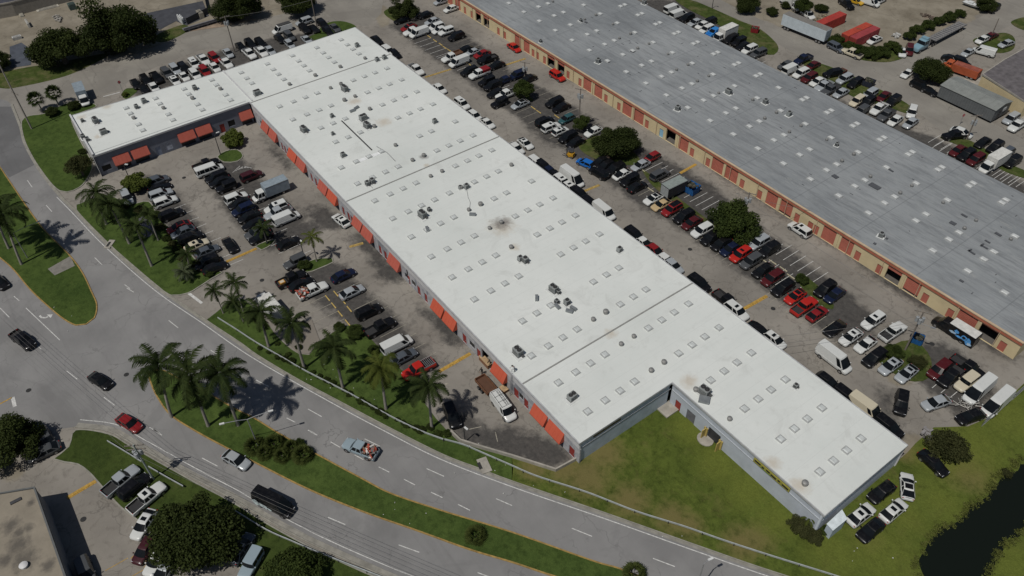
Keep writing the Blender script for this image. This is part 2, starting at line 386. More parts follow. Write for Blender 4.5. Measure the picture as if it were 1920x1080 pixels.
# roads
RK = [(-160, 250), (-20, 190), (22, 196), (38, 237), (47, 270), (75, 320), (112, 367), (140, 395), (200, 457), (243, 497), (295, 540), (320, 557), (385, 602), (450, 645), (480, 667), (555, 712), (630, 752), (730, 805), (830, 855), (895, 880), (960, 905), (1135, 965), (1310, 1027), (1440, 1072), (1600, 1122), (1800, 1180)]
RK_KERB = RK[2:]
LK = [(-300, 640), (-120, 660), (0, 735), (142, 800), (205, 808), (250, 832), (362, 895), (437, 935), (512, 980), (605, 1028), (730, 1083), (900, 1150), (1100, 1215)]
rk, lk = dense(G2(RK), 2), G2([(142, 800), (205, 808), (250, 832), (362, 895), (437, 935), (512, 980), (605, 1028), (730, 1083), (900, 1150), (1100, 1215)])
lk = dense(lk, 2)
left_out = G2([(-60, 830), (-400, 800), (-400, 200), (-300, 190)])
struct('road', sheet([(p.x, p.y) for p in rk] + [(p.x, p.y) for p in lk[::-1]] + [(p.x, p.y) for p in left_out], .012), ROAD)
struct('side_street', sheet([tuple(p[:2]) for p in G2([(-300, 185), (0, 160), (37, 162), (125, 141), (190, 111), (250, 102), (312, 80), (350, 60), (480, 38), (580, 14), (640, -10), (720, -10), (715, 25), (690, 50), (665, 46), (615, 38), (530, 62), (480, 80), (380, 92), (310, 118), (245, 147), (228, 168), (175, 182), (135, 195), (85, 205), (40, 232), (20, 196), (-100, 240), (-300, 300)])], .006), STREET)
struct('rear_street', sheet([tuple(p[:2]) for p in G2([(1300, -12), (1348, -2), (1440, 44), (1472, 55), (1552, 85), (1615, 110), (1652, 115), (1682, 112), (1715, 92), (1752, 75), (1810, 50), (1900, -8), (1990, -10), (1905, 44), (1825, 77), (1790, 97), (1715, 135), (1700, 155), (1760, 185), (1860, 230), (1990, 300), (1990, 350), (1870, 300), (1765, 245), (1707, 200), (1640, 163), (1595, 140), (1505, 108), (1457, 82), (1385, 37), (1305, 2)])], .006), STREET)
struct('road_patch', sheet([tuple(p[:2]) for p in G2([(-20, 200), (24, 200), (38, 237), (47, 270), (67, 308), (17, 333), (2, 312), (-20, 280)])], .018), mat_road('newer_asphalt', (.135, .135, .137), (.165, .165, .167), rad(-12), .3))

# grass
courtyard_spots = [(*g(1130, 850)[:2], 4.5), (*g(1100, 895)[:2], 5), (*g(1060, 880)[:2], 4), (*g(1180, 940)[:2], 4), (*g(1260, 972)[:2], 3.5), (*g(1290, 985)[:2], 3), (*g(1390, 1020)[:2], 3.5), (*g(1420, 1010)[:2], 3), (*g(1630, 1010)[:2], 2.5), (*g(1700, 850)[:2], 2.5), (*g(1810, 880)[:2], 5), (*g(1000, 880)[:2], 3)]
lush_spots = [(*g(1295, 805)[:2], 4), (*g(1345, 870)[:2], 4.5), (*g(1400, 925)[:2], 5), (*g(1450, 975)[:2], 4.5), (*g(1570, 1040)[:2], 6), (*g(1650, 1040)[:2], 8), (*g(1690, 960)[:2], 5.5), (*g(1760, 940)[:2], 6), (*g(1830, 840)[:2], 8), (*g(1900, 790)[:2], 8), (*g(1890, 1060)[:2], 6), (*g(1760, 860)[:2], 5)]
GR_YARD = mat_grass('courtyard_grass', (.055, .078, .015), (.110, .142, .028), (.185, .150, .062), .10, courtyard_spots, lush_spots)
GR_LAWN = mat_grass('lawn_grass', (.040, .068, .016), (.080, .118, .029), (.130, .112, .048), .0)
GR_WEED = mat_grass('weedy_grass', (.038, .058, .014), (.072, .098, .024), (.180, .150, .080), .14)
KERB = M('kerb_concrete', (.27, .26, .225), .9, 0, .25, 1)
YKERB = M('yellow_kerb_paint', (.31, .205, .065), .85, 0, .35, 2)
kerb_mb, ykerb_mb = MB(), MB()
def island(px, z, kerb=None, smooth=True, step=1.0):
    P = G2(px); P = dense(P, step, True) if smooth else [Vector(p[:2]) for p in P]
    n = len(P); ar = sum(P[i].x * P[(i + 1) % n].y - P[(i + 1) % n].x * P[i].y for i in range(n))
    if ar < 0: P = P[::-1]
    if kerb is not None: ribbon(kerb, P, 0, .22, 0, z + .03, 0, True)
    return P
# medians
med1 = island([(-40, 260), (0, 312), (17, 337), (75, 420), (130, 477), (155, 510), (172, 545), (183, 572), (178, 597), (162, 609), (142, 611), (120, 600), (97, 582), (57, 545), (25, 507), (0, 485), (-60, 440), (-160, 330)], .10, ykerb_mb)
med2 = island([(279, 700), (283, 722), (295, 747), (320, 780), (370, 812), (420, 839), (480, 870), (580, 920), (680, 961), (780, 996), (880, 1032), (960, 1056), (1032, 1080), (1140, 1112), (1300, 1160), (1330, 1140), (1180, 1072), (1110, 1050), (960, 997), (830, 957), (735, 925), (680, 897), (587, 847), (522, 811), (480, 785), (440, 765), (400, 742), (345, 714), (305, 694)], .10, ykerb_mb)
mb = MB(); sheet(med1, .10, 0, mb); sheet(med2, .10, 0, mb); struct('median_grass', mb, GR_LAWN)
# road side lawns
lawn = MB()
g1 = island([(40, 228), (57, 217), (84, 213), (125, 194), (165, 192), (182, 200), (150, 213), (135, 222), (150, 260), (172, 302), (172, 322), (150, 352), (112, 359), (75, 318), (47, 268)], .10, kerb_mb)
g2_ = island([(142, 394), (152, 381), (175, 372), (205, 366), (245, 382), (280, 378), (300, 410), (325, 432), (350, 462), (372, 490), (418, 512), (400, 522), (372, 540), (352, 551), (320, 555), (295, 538), (243, 494), (200, 455)], .10, kerb_mb)
verge_in = [(405, 587), (425, 570), (455, 560), (490, 590), (512, 622), (528, 640), (545, 655), (560, 664), (580, 666), (600, 640), (640, 614), (668, 608), (690, 630), (715, 657), (745, 688), (770, 708), (796, 712), (795, 755), (817, 785), (842, 812), (862, 831), (905, 844), (960, 859)]
verge_out = [(388, 600), (450, 643), (480, 665), (555, 710), (630, 750), (730, 803), (830, 853), (895, 878), (960, 903)]
g3 = island(verge_in + [(962, 880)] + verge_out[::-1], .10, None, False)
sheet(g1, .10, 0, lawn); sheet(g2_, .10, 0, lawn); sheet(g3, .10, 0, lawn)
isl = [island([(407, 294), (424, 283), (446, 281), (457, 292), (446, 303), (420, 305)], .1, kerb_mb),
       island([(560, 500), (590, 486), (624, 484), (626, 492), (600, 504), (575, 512)], .1, kerb_mb),
       island([(478, 463), (500, 452), (518, 449), (512, 458), (490, 470)], .1, kerb_mb)]
for p in isl: sheet(p, .10, 0, lawn)
# strips behind the white building and around the rear lots
for q in ([(228, 178), (238, 166), (258, 168), (250, 178), (236, 186)], [(596, 62), (612, 44), (640, 40), (664, 47), (665, 54), (630, 62)],
          [(580, 70), (600, 62), (616, 66), (596, 76)]):
    sheet(island(q, .08, None), .08, 0, lawn)
struct('lawn', lawn, GR_LAWN)
weed = MB()
for q in ([(1266, -2), (1304, 3), (1385, 38), (1424, 54), (1456, 82), (1457, 98), (1440, 103), (1400, 82), (1372, 62), (1335, 40), (1286, 15)],
          [(1505, 112), (1547, 122), (1595, 141), (1640, 163), (1690, 188), (1707, 201), (1702, 213), (1675, 205), (1630, 192), (1598, 181), (1565, 160), (1522, 140)],
          [(1762, 258), (1790, 255), (1832, 270), (1880, 302), (1925, 322), (1925, 335), (1880, 320), (1835, 290), (1795, 272)],
          [(1824, 76), (1850, 66), (1885, 62), (1902, 72), (1900, 92), (1875, 100), (1845, 92)],
          [(1085, 275), (1120, 255), (1160, 262), (1200, 300), (1180, 310), (1120, 300)], [(960, 168), (990, 178), (1000, 190), (975, 186)],
          [(1205, 318), (1240, 345), (1290, 385), (1340, 420), (1400, 455), (1395, 462), (1330, 425), (1280, 390), (1225, 350)],
          [(1500, 512), (1555, 555), (1562, 580), (1545, 578), (1500, 535)],
          [(1648, 678), (1662, 658), (1690, 640), (1720, 642), (1745, 672), (1742, 708), (1715, 716), (1685, 706)],
          [(1608, 110), (1640, 95), (1690, 95), (1694, 108), (1660, 117)], [(1895, 42), (1930, 32), (1960, 50), (1925, 58)],
          [(720, 22), (745, 12), (765, 25), (750, 42), (732, 36)]):
    sheet(island(q, .06, None), .06, 0, weed)
for q in ([(0, 165), (37, 163), (125, 142), (190, 112), (200, 100), (120, 115), (30, 130), (-60, 150)], [(300, 62), (345, 46), (352, 58), (312, 78), (290, 76)]):
    sheet(island(q, .02, None), .02, 0, weed)
struct('rough_grass', weed, GR_WEED)
# courtyard and canal bank
water_px = [(1760, 1130), (1726, 1082), (1714, 1050), (1720, 1032), (1752, 1002), (1790, 970), (1830, 935), (1865, 898), (1890, 876), (1930, 838), (2100, 700), (2250, 820), (2000, 930), (1920, 1003), (1877, 1032), (1850, 1082), (1830, 1140)]
court = [(960, 859), (1042, 885), (1085, 858), (1262, 740), (1540, 985), (1700, 850), (1716, 832), (1750, 802), (1815, 800), (1866, 778), (1900, 738), (1940, 700), (2150, 560), (2300, 900), (2200, 1200), (1900, 1240), (1650, 1160), (1500, 1092), (1440, 1070), (1310, 1025), (1135, 963), (960, 903)]
cm = MB()
outer = [Vector(p[:2]) for p in G2(court)]
hole = dense(G2(water_px), .8, True); rw_ = random.Random(4); wob = [rw_.uniform(-.55, .55) for _ in hole]; hole = [p + Vector((wob[i] + wob[i - 1], wob[i - 2] + wob[i - 3])) * .5 for i, p in enumerate(hole)]
import bmesh
from mathutils.geometry import tessellate_polygon
tri = tessellate_polygon([[Vector((p.x, p.y, 0)) for p in outer], [Vector((p.x, p.y, 0)) for p in hole]])
allp = outer + hole
fs = []
for t in tri:
    a_, b_, c_ = (allp[i] for i in t)
    fs.append(t if (b_ - a_).cross(c_ - a_) > 0 else t[::-1])
cm.add([(p.x, p.y, .10) for p in allp], fs)
hn = len(hole); cen = sum(hole, Vector((0, 0))) / hn
low = [p + (cen - p).normalized() * 1.2 for p in hole]
cm.add([(p.x, p.y, .10) for p in hole] + [(p.x, p.y, .03) for p in low], [(i, (i + 1) % hn, hn + (i + 1) % hn, hn + i) for i in range(hn)])
struct('courtyard_grass', cm, GR_YARD)
wm, wnt, wb = new_mat('canal_water'); wb.inputs['Base Color'].default_value = (.008, .011, .008, 1); wb.inputs['Roughness'].default_value = .12
wb.inputs['Specular IOR Level'].default_value = .25
bp = N(wnt, 'ShaderNodeBump'); bp.inputs['Strength'].default_value = .15; wnt.links.new(noise(wnt, pos(wnt), 1.2, 4), bp.inputs['Height']); wnt.links.new(bp.outputs[0], wb.inputs['Normal'])
struct('canal_water', sheet(hole, .04), wm)
# lower left plot
g5 = island([(100, 862), (128, 838), (142, 806), (205, 813), (250, 838), (362, 901), (437, 941), (512, 987), (605, 1036), (730, 1092), (900, 1160), (700, 1300), (480, 1120), (440, 1060), (300, 1010), (257, 977), (225, 952), (200, 925), (180, 902), (165, 886), (145, 872), (120, 868)], .10, kerb_mb, True)
struct('verge_grass', sheet(g5, .10), mat_grass('verge_grass', (.034, .053, .013), (.062, .088, .021), (.10, .085, .045), .05))
struct('concrete_pad', sheet([tuple(p[:2]) for p in G2([(522, 628), (550, 612), (585, 600), (600, 640), (580, 664), (558, 662), (540, 646)])], .135), mat_road('pad_concrete', (.20, .18, .155), (.26, .235, .20), 0, .2))
# kerbs, gutters, edge lines
rkk = dense(G2(RK_KERB), 1.2)
gut = MB()
ribbon(gut, rkk, -.30, .12, .016, .020)
rk2 = [p for p in rkk]
ribbon(kerb_mb, rkk, .12, .28, 0, .14)
lkk = dense(G2([(142, 800), (205, 808), (250, 832), (362, 895), (437, 935), (512, 980), (605, 1028), (730, 1083), (900, 1150)]), 1.2)
ribbon(gut, lkk, 0.0, .75, .016, .020); ribbon(kerb_mb, lkk, -.2, 0.0, 0, .14)
struct('gutter', gut, M('gutter_concrete', (.255, .245, .215), .9, 0, .25, .8)); struct('kerb', kerb_mb, KERB); struct('yellow_kerb', ykerb_mb, YKERB)
mk = MB()
edge = dense(G2([(112, 367), (140, 395), (200, 457), (295, 540), (385, 602), (480, 667), (630, 752), (730, 805), (830, 855), (960, 905), (1135, 965), (1310, 1027), (1440, 1072), (1600, 1122)]), 1.5)
ribbon(mk, edge, -.70, -.56, .022, .024)
ribbon(mk, lkk, 1.25, 1.38, .022, .024)
yl = MB()
def bar(mb, t, x1, y1, x2, y2, w, z=.023):
    a_, b_ = gt(t, x1, y1), gt(t, x2, y2); ribbon(mb, [Vector(a_[:2]), Vector(b_[:2])], -w / 2, w / 2, z, z)
for t, x1, y1, x2, y2 in [('E', 205, 272, 242, 325), ('E', 345, 458, 390, 508), ('E', 517, 653, 565, 703), ('E', 710, 852, 766, 906), ('E', 935, 1055, 975, 1085), ('I', 950, 0, 1003, 32),
        ('I', 1265, 243, 1337, 300), ('I', 1580, 467, 1640, 505), ('J', 0, 690, 95, 740), ('J', 390, 908, 492, 965), ('N', 410, 0, 460, 24), ('N', 815, 52, 930, 108), ('N', 1280, 275, 1410, 333), ('N', 1800, 500, 1920, 552), ('O', 448, 722, 600, 783), ('O', 1057, 948, 1222, 1010), ('P', -230, 1160, -80, 1210),
        ('J', 230, 975, 295, 1008), ('J', 390, 1066, 440, 1090), ('N', 560, 75, 632, 116), ('N', 740, 172, 806, 208), ('N', 920, 262, 1000, 302), ('N', 1110, 355, 1192, 397), ('N', 1313, 452, 1398, 492), ('N', 1515, 543, 1605, 588),
        ('I', 105, 62, 145, 97), ('I', 0, 150, 70, 220), ('I', 195, 150, 450, 392), ('I', 500, 622, 580, 685), ('I', 780, 820, 860, 880), ('I', 1120, 1045, 1200, 1090), ('M', 1150, -20, 1215, 25), ('M', 1515, 195, 1632, 257), ('N', 540, 640, 670, 695), ('N', 1070, 847, 1225, 903), ('N', 1662, 1055, 1800, 1105),
        ('I', 0, -20, 30, 10), ('I', 270, 425, 310, 460)]:
    bar(mk, t, x1, y1, x2, y2, .13)
bar(mk, 'I', 1410, 35, 1515, 115, .5); bar(mk, 'I', 95, 820, 112, 890, .55); bar(yl, 'I', 0, 870, 90, 822, .25)
bar(mk, 'A', 775, 725, 900, 692, .3)
ar = MB()   # left-turn arrow
P = [gt('I', x, y) for x, y in [(298, 208), (312, 222), (340, 224), (362, 214)]]
ribbon(mk, [Vector(p[:2]) for p in P], -.16, .16, .023, .023)
sheet([tuple(gt('I', x, y)[:2]) for x, y in [(352, 200), (396, 198), (380, 226)]], .023, 0, mk)
# parking stall lines
def stalls(t, x0, y0, x1, y1, n, L, mb=mk, w=.10, side=-1):
    a_, b_ = gt(t, x0, y0), gt(t, x1, y1)
    for i in range(n + 1):
        p = a_.lerp(b_, i / n); ribbon(mb, [Vector((p.x, p.y)), Vector((p.x, p.y + side * L))], -w / 2, w / 2, .017, .017)
worn = MB()
stalls('E', 1830, 330, 2330, 800, 9, 5.0, mk); stalls('E', 1130, 420, 1650, 940, 10, -4.6, mk)
stalls('J', 520, 60, 715, 290, 4, 5.2, worn); stalls('J', 600, 40, 1150, 590, 8, -5.2, worn)
stalls('B', 1270, 262, 1470, 385, 5, 5.0, mk); stalls('B', 1480, 395, 1900, 640, 8, 5.0, mk); stalls('C', 150, 800, 520, 1060, 7, 5, worn)
stalls('B', 1300, 200, 1900, 560, 14, -5.0, worn); stalls('C', 20, 590, 560, 960, 11, -5, worn)
stalls('G', 960, 230, 1760, 830, 18, 5.0, worn); stalls('G', 1000, 200, 1900, 830, 20, -5.0, mk); stalls('H', 30, 870, 350, 1080, 6, 5.0, mk); stalls('H', 60, 830, 330, 1040, 5, -4.5, mk)
stalls('L', 100, -20, 620, 330, 9, 5.0, worn); stalls('L', 1230, 750, 1500, 900, 4, -5, mk)
stalls('C', 1210, 110, 1900, 460, 16, 5.0, mk); stalls('D', 90, 500, 1100, 960, 22, -5, worn); stalls('D', 1300, 1010, 1900, 1330, 12, 5, mk)
stalls('H', 1230, 30, 1920, 350, 12, -5, mk); stalls('M', 960, 945, 1100, 1020, 1, 3, yl)
for x1, y1, x2, y2 in [(980, 950, 1040, 895), (1080, 1020, 1130, 950), (1120, 1060, 1180, 985)]: bar(yl, 'M', x1, y1, x2, y2, .12)
for k in range(5): bar(mk, 'E', 1745 + k * 22, 215 - k * 12, 1800 + k * 22, 165 + k * 4, .1)
bar(worn, 'N', 1795, 0, 1812, 75, .12); bar(worn, 'J', 1600, 1060, 1690, 1040, .15); bar(worn, 'J', 1380, 740, 1440, 715, .3)
struct('road_marking', mk, WHITEPAINT); struct('yellow_road_marking', yl, YELPAINT); struct('stall_lines', worn, M('worn_stall_paint', (.30, .28, .23), .85, 0, .5, 3))
struct('shoulder', sheet([tuple(p[:2]) for p in G2([(350, 60), (425, 28), (455, 26), (480, 38), (420, 50)])], .05), M('rubble_dirt', (.26, .20, .15), .95, 0, .35, .6))
struct('yard_asphalt', sheet([tuple(p[:2]) for p in G2([(270, 26), (380, 2), (392, 30), (350, 48), (330, 40), (300, 56), (276, 50)])], .05), M('dark_yard_asphalt', (.055, .058, .068), .9, 0, .25, .5))
struct('yard_slab', sheet([tuple(p[:2]) for p in G2([(18, 88), (40, 80), (62, 95), (58, 122), (20, 128)])], .05), M('blue_grey_slab', (.07, .08, .10), .9, 0, .25, .5))
struct('median_pad', sheet([tuple(p[:2]) for p in G2([(90, 505), (132, 481), (141, 499), (103, 517)])], .112), M('median_pad_concrete', (.20, .19, .17), .9, 0, .25, .8))
struct('walkway', sheet([tuple(p[:2]) for p in G2([(1800, 150), (1830, 142), (1940, 208), (1940, 240), (1895, 205)])], .03), CONC)

# ------------------------------------------------------------------ buildings
A_TOP, B_TOP = 5.2, 4.0
def r5(t, x, y, z=A_TOP): return gt(t, x, y, z)
soot = [(*r5('F', 1842, 595)[:2], 2.3), (*r5('F', 1258, 95)[:2], 1.2)]
tan_ = [(*r5('K', 740, 342)[:2], 1.3), (*r5('P', 40, 235)[:2], 1.5), (*r5('P', 235, 405)[:2], 1.8), (*r5('B', 960, 915)[:2], 2.2), (*r5('K', 1330, 700)[:2], 1.8), (*r5('G', 20, 775)[:2], 1.2), (*r5('A', 800, 800)[:2], 1.5), (*r5('A', 610, 880)[:2], 1.3), (*r5('F', 1842, 620)[:2], 3.2), (*r5('B', 740, 760)[:2], 2.0), (*r5('F', 1280, 160)[:2], .8), (*r5('A', 740, 1020)[:2], 1.2)]
WROOF = mat_roof_white(soot, tan_)
GROOF = mat_roof_grey()
SEAM = M('roof_seam_joint', (.27, .27, .26), .8)
BLUEWALL = M('blue_grey_wall_paint', (.47, .54, .61), .8, 0, .14, .6)
SIDEWALL = M('pale_blue_grey_wall_paint', (.46, .50, .56), .8, 0, .10, .5)
def mat_graffiti():
    m, nt, b = new_mat('scuffed_shopfront_wall'); v = pos(nt)
    n1, n2 = noise(nt, v, .9, 5, .7, .5), noise(nt, stretch(nt, v, 0, (1, 1, .5)), .5, 3)
    c = mix(nt, ramp(nt, n1, .4, .6), (.46, .465, .48), (.30, .31, .335))
    c = mix(nt, mth(nt, 'MULTIPLY', ramp(nt, n2, .58, .62), .5), c, (.12, .14, .17))
    nt.links.new(c, b.inputs['Base Color']); b.inputs['Roughness'].default_value = .8; return m
SHOPWALL = mat_graffiti()
WHITEBAND = M('white_fascia_paint', (.55, .555, .56), .75, 0, .12, .8)
DARKWALL = M('dark_slate_wall_paint', (.17, .185, .225), .8, 0, .15, .7)
REDDOOR = M('red_door_paint', (.27, .035, .028), .6, 0, .15, 2)
SHUTTER = M('dark_shopfront', (.03, .032, .036), .5, 0, .3, 1)
AWN1 = M('orange_red_awning', (.50, .095, .050), .75, 0, .06, .6)
AWN2 = M('faded_salmon_awning', (.42, .100, .070), .8, 0, .08, .6)
CREAM = M('cream_stucco', (.60, .50, .305), .85, 0, .10, .4)
SALMON = M('salmon_door_paint', (.42, .135, .095), .7, 0, .12, .8)
SALTRIM = M('salmon_trim', (.40, .135, .080), .8, 0, .12, 1)
COPING = M('cream_coping', (.52, .40, .27), .8, 0, .12, 1)
ACGREY = M('air_conditioner_grey', (.31, .33, .325), .6, .2, .2, 2)
ACDARK = M('fan_black', (.02, .02, .02), .7)
VENTM = M('vent_metal', (.30, .30, .29), .55, .4, .25, 3)
RUST = M('rusty_metal', (.18, .085, .045), .85, 0, .35, 3)

def wall_run(mb, axis, fixed, a0, a1, z0, z1, openings, out, th=.25, mi=0):
    """a wall along x (axis 0) or y (axis 1) whose outer face lies at `fixed`, with real openings (a, b, sill, head)"""
    def bx(s, e, zb, zt):
        if e - s < .01 or zt - zb < .01: return
        c = (s + e) / 2; d = fixed - out * th / 2
        if axis == 0: mb.box((c, d, (zb + zt) / 2), (e - s, th, zt - zb), mi)
        else: mb.box((d, c, (zb + zt) / 2), (th, e - s, zt - zb), mi)
    cur = a0
    for (s, e, zb, zt) in sorted(openings):
        bx(cur, s, z0, z1); bx(s, e, z0, zb); bx(s, e, zt, z1); cur = e
    bx(cur, a1, z0, z1)
def panel(name, axis, fixed, a, b, zb, zt, out, inset, mat, parent, rib=0):
    mb = MB(); d = fixed - out * (inset + .04); c = (a + b) / 2
    dims = (b - a, .08, zt - zb) if axis == 0 else (.08, b - a, zt - zb)
    p = (c, d, (zb + zt) / 2) if axis == 0 else (d, c, (zb + zt) / 2)
    mb.box(p, dims)
    if rib:
        k = int((zt - zb) / rib)
        for i in range(1, k):
            z = zb + i * (zt - zb) / k; q = d + out * .045
            mb.box((c, q, z) if axis == 0 else (q, c, z), (b - a, .03, .05) if axis == 0 else (.03, b - a, .05))
    return mb.obj(name, mat, parent)
def awning(axis, fixed, a, b, out, parent, mat):
    mb = MB(); o, zt, zb = .95, 3.5, 1.75
    def P(s, d, z): return (s, fixed + out * d, z) if axis == 0 else (fixed + out * d, s, z)
    vs = [P(a, .02, zt), P(b, .02, zt), P(b, o, zb), P(a, o, zb), P(a, .02, zt - .07), P(b, .02, zt - .07), P(b, o, zb - .18), P(a, o, zb - .18), P(a, .02, zb - .18), P(b, .02, zb - .18)]
    mb.add(vs, [(0, 1, 2, 3), (3, 2, 6, 7), (0, 3, 7, 8), (1, 9, 6, 2), (5, 4, 7, 6)])
    rb = mb
    for i in range(1, 4):
        s = a + (b - a) * i / 4; p, q = P(s, .02, zt + .012), P(s, o, zb + .012); rb.tube(p, q, .022, n=5)
    ob = mb.obj('awning', mat, parent)
    fr = MB()
    for s in (a + .1, b - .1): fr.tube(P(s, .03, zb - .1), P(s, o - .04, zb - .12), .03)
    fr.tube(P(a, o - .04, zb - .14), P(b, o - .04, zb - .14), .03); fr.obj('awning_frame', STEEL, ob)
# --- shared roof fittings
def mesh_skylight(w, d, top):
    mb = MB(); mb.box((0, 0, .11), (w, d, .22), 0)
    mb.box((0, 0, .235), (w - .13, d - .13, .03), 2)
    hw, hd = (w - .22) / 2, (d - .22) / 2
    vs = [(-hw, -hd, .25), (hw, -hd, .25), (hw, hd, .25), (-hw, hd, .25), (-hw * .7, -hd * .7, .36), (hw * .7, -hd * .7, .36), (hw * .7, hd * .7, .36), (-hw * .7, hd * .7, .36)]
    mb.add(vs, [(0, 1, 5, 4), (1, 2, 6, 5), (2, 3, 7, 6), (3, 0, 4, 7), (4, 5, 6, 7)], 1)
    return mb.mesh('skylight', [M('skylight_frame', (.50, .515, .51), .6, .2), top, M('skylight_gasket', (.27, .27, .27), .8)])
SKY_A = mesh_skylight(1.12, 1.12, M('skylight_dome_grey', (.56, .59, .58), .35))
SKY_B = mesh_skylight(1.35, 1.0, M('skylight_dome_white', (.56, .58, .575), .4))
mb = MB(); mb.tube((0, 0, 0), (0, 0, .25), .34, n=14); mb.tube((0, 0, .25), (0, 0, .62), .40, n=14); mb.tube((0, 0, .62), (0, 0, .74), .40, .16, n=14)
for i in range(14):
    t = 2 * math.pi * i / 14; mb.box((.41 * math.cos(t), .41 * math.sin(t), .44), (.03, .06, .34), 1, t)
VENT = mb.mesh('roof_vent', [VENTM, M('vent_fin', (.32, .32, .31), .5, .4)], 40)
def ac_mesh(w, d, h):
    mb = MB(); mb.box((0, 0, .03), (w * 1.7, d * 1.6, .06), 2); mb.box((0, 0, .1), (w * 1.05, d * 1.05, .12), 1); mb.box((0, 0, .16 + h / 2), (w, d, h), 0)
    for k in range(6):
        z = .3 + k * (h - .2) / 6
        mb.box((0, -d / 2 - .01, z), (w * .86, .03, .04), 1); mb.box((w / 2 + .01, 0, z), (.03, d * .86, .04), 1)
    mb.box((w * .62, d * .2, .26), (w * .3, d * .4, .2), 1)
    return mb.mesh('air_conditioner', [ACGREY, M('ac_louvre', (.07, .072, .072), .7), M('ac_pad_white', (.62, .64, .63), .8)])
def fan_mesh(r):
    mb = MB(); mb.tube((0, 0, 0), (0, 0, .09), r, n=16, mi=0); mb.tube((0, 0, .09), (0, 0, .10), r * .9, n=16, mi=1)
    for k in range(4): mb.box((0, 0, .11), (r * 1.9, .03, .02), 0, k * math.pi / 4)
    return mb.mesh('fan', [M('fan_ring', (.13, .13, .13), .5, .4), ACDARK], 40)
ACS = {'s': (ac_mesh(.75, .7, .7), fan_mesh(.28), .86), 'm': (ac_mesh(1.05, .95, 1.0), fan_mesh(.38), 1.16), 'l': (ac_mesh(1.65, 1.2, 1.15), fan_mesh(.42), 1.31)}
def put(me, name, loc, parent, rz=0, sc=1):
    o = link(name, me, parent); o.location = loc; o.rotation_euler = (0, 0, rz); o.scale = (sc, sc, sc); return o
def put_ac(size, p, parent, rz=0, sc=.9):
    me, fm, h = ACS[size]; o = put(me, 'air_conditioner', p, parent, rz, sc * random.uniform(.9, 1.08))
    put(fm, 'fan', (0, 0, h), o)
    if size == 'l': o.children[0].location.x = -.38; put(fm, 'fan', (.38, 0, h), o)
def lay_skylights(bld, pts, me, keep=100):
    pts = sorted(pts, key=lambda p: (Vector(p) - Vector((0, 0, CAM_H))).length)
    for p in pts[:keep]: put(me, 'skylight', p, bld)
    if pts[keep:]:
        mb = MB()
        for p in pts[keep:]:
            off = len(mb.v)
            mb.v += [tuple(v.co + Vector(p)) for v in me.vertices]
            for f in me.polygons: mb.f.append([off + i for i in f.vertices]); mb.m.append(f.material_index)
        o = mb.obj('distant_skylights', list(me.materials), bld); o['kind'] = 'stuff'

# --- the white roofed L-shaped unit block
wh = thing('warehouse', 'long white roofed commercial block with orange awnings and an L shaped wing', 'building', (-100, 60, 0))
WP = wh
def child(mb, name, mats, par=None, smooth=0):
    o = mb.obj(name, mats, None, smooth); par = par or wh
    o.parent = par; o.matrix_parent_inverse = Matrix.Translation(par.location).inverted(); return o
APOLY = [(-164.0, 10.9), (-164.0, 45.5), (-48.1, 45.5), (-48.1, 63.8), (-20.1, 63.8), (-20.1, 82.1), (-181.7, 82.1), (-181.2, 46.4), (-183.3, 11.3)]
OFF = Vector(wh.location)
class Loc(MB):
    pass
def reparent(o, root):
    o.matrix_parent_inverse = Matrix.Translation(root.location).inverted()
mb = MB(); mb.prism(APOLY, A_TOP - .22, A_TOP, 0, 0)
roof = child(mb, 'roof', [WROOF])
cp = MB()
P = [Vector(p) for p in APOLY]; P = P if True else P
ar = sum(P[i].x * P[(i + 1) % 9].y - P[(i + 1) % 9].x * P[i].y for i in range(9)); P = P if ar > 0 else P[::-1]
ribbon(cp, P, -.02, .16, A_TOP - .30, A_TOP + .07, 0, True); child(cp, 'roof_edge_trim', [M('roof_edge_metal', (.50, .51, .52), .6, .2, .15)])
par_ = MB(); a_, b_ = Vector((-183.2, 11.3)), Vector((-164.0, 10.9)); ribbon(par_, [a_, b_], .0, .35, A_TOP - .3, A_TOP + .45); child(par_, 'parapet', [WHITEBAND])
AY, AX = 45.75, -164.25
doors_A = [(-149.6, .9), (-148.0, .9), (-135.2, .9), (-133.2, 1.0), (-121.2, 1.0), (-119.0, 1.0), (-117.6, .9), (-106.6, 1.0), (-104.6, 1.0), (-96.2, .9), (-92.8, 1.0), (-90.4, .9), (-78.4, 1.1), (-74.2, 1.1), (-64.0, 1.2), (-61.4, 1.1), (-50.4, 1.2)]
awn_A = [(-158.4, -154.8, 2), (-154.3, -150.7, 2), (-144.6, -140.8, 1), (-140.4, -136.5, 2), (-130.2, -126.6, 2), (-126.2, -122.5, 1), (-115.6, -112.3, 2), (-111.9, -108.2, 2), (-102.0, -98.2, 2), (-87.1, -83.75, 1), (-83.35, -79.9, 1), (-69.2, -65.7, 1), (-58.8, -55.5, 1), (-55.1, -51.6, 1)]
wins_A = [(-160.6, 1.4), (-146.4, 1.2), (-137.0 + 2.6, .0), (-118.3, 0), (-97.0, 1.2), (-94.6, 1.3), (-76.3, 1.5), (-62.6, 1.0), (-89.2, .0)]
ops = [(x, x + w, .02, 2.15) for x, w in doors_A] + [(a + .25, b - .25, .02, 3.0) for a, b, k in awn_A] + [(x, x + w, 1.0, 2.2) for x, w in wins_A if w] + [(-72.8, -69.8, .02, 3.3)]
mb = MB(); wall_run(mb, 0, AY, -164.0, -48.1, 0, 3.55, ops, -1); wl = child(mb, 'wall', [SHOPWALL])
mb = MB(); wall_run(mb, 0, AY - .06, -163.9, -48.15, 3.55, A_TOP - .24, [], -1, .25); child(mb, 'fascia', [WHITEBAND])
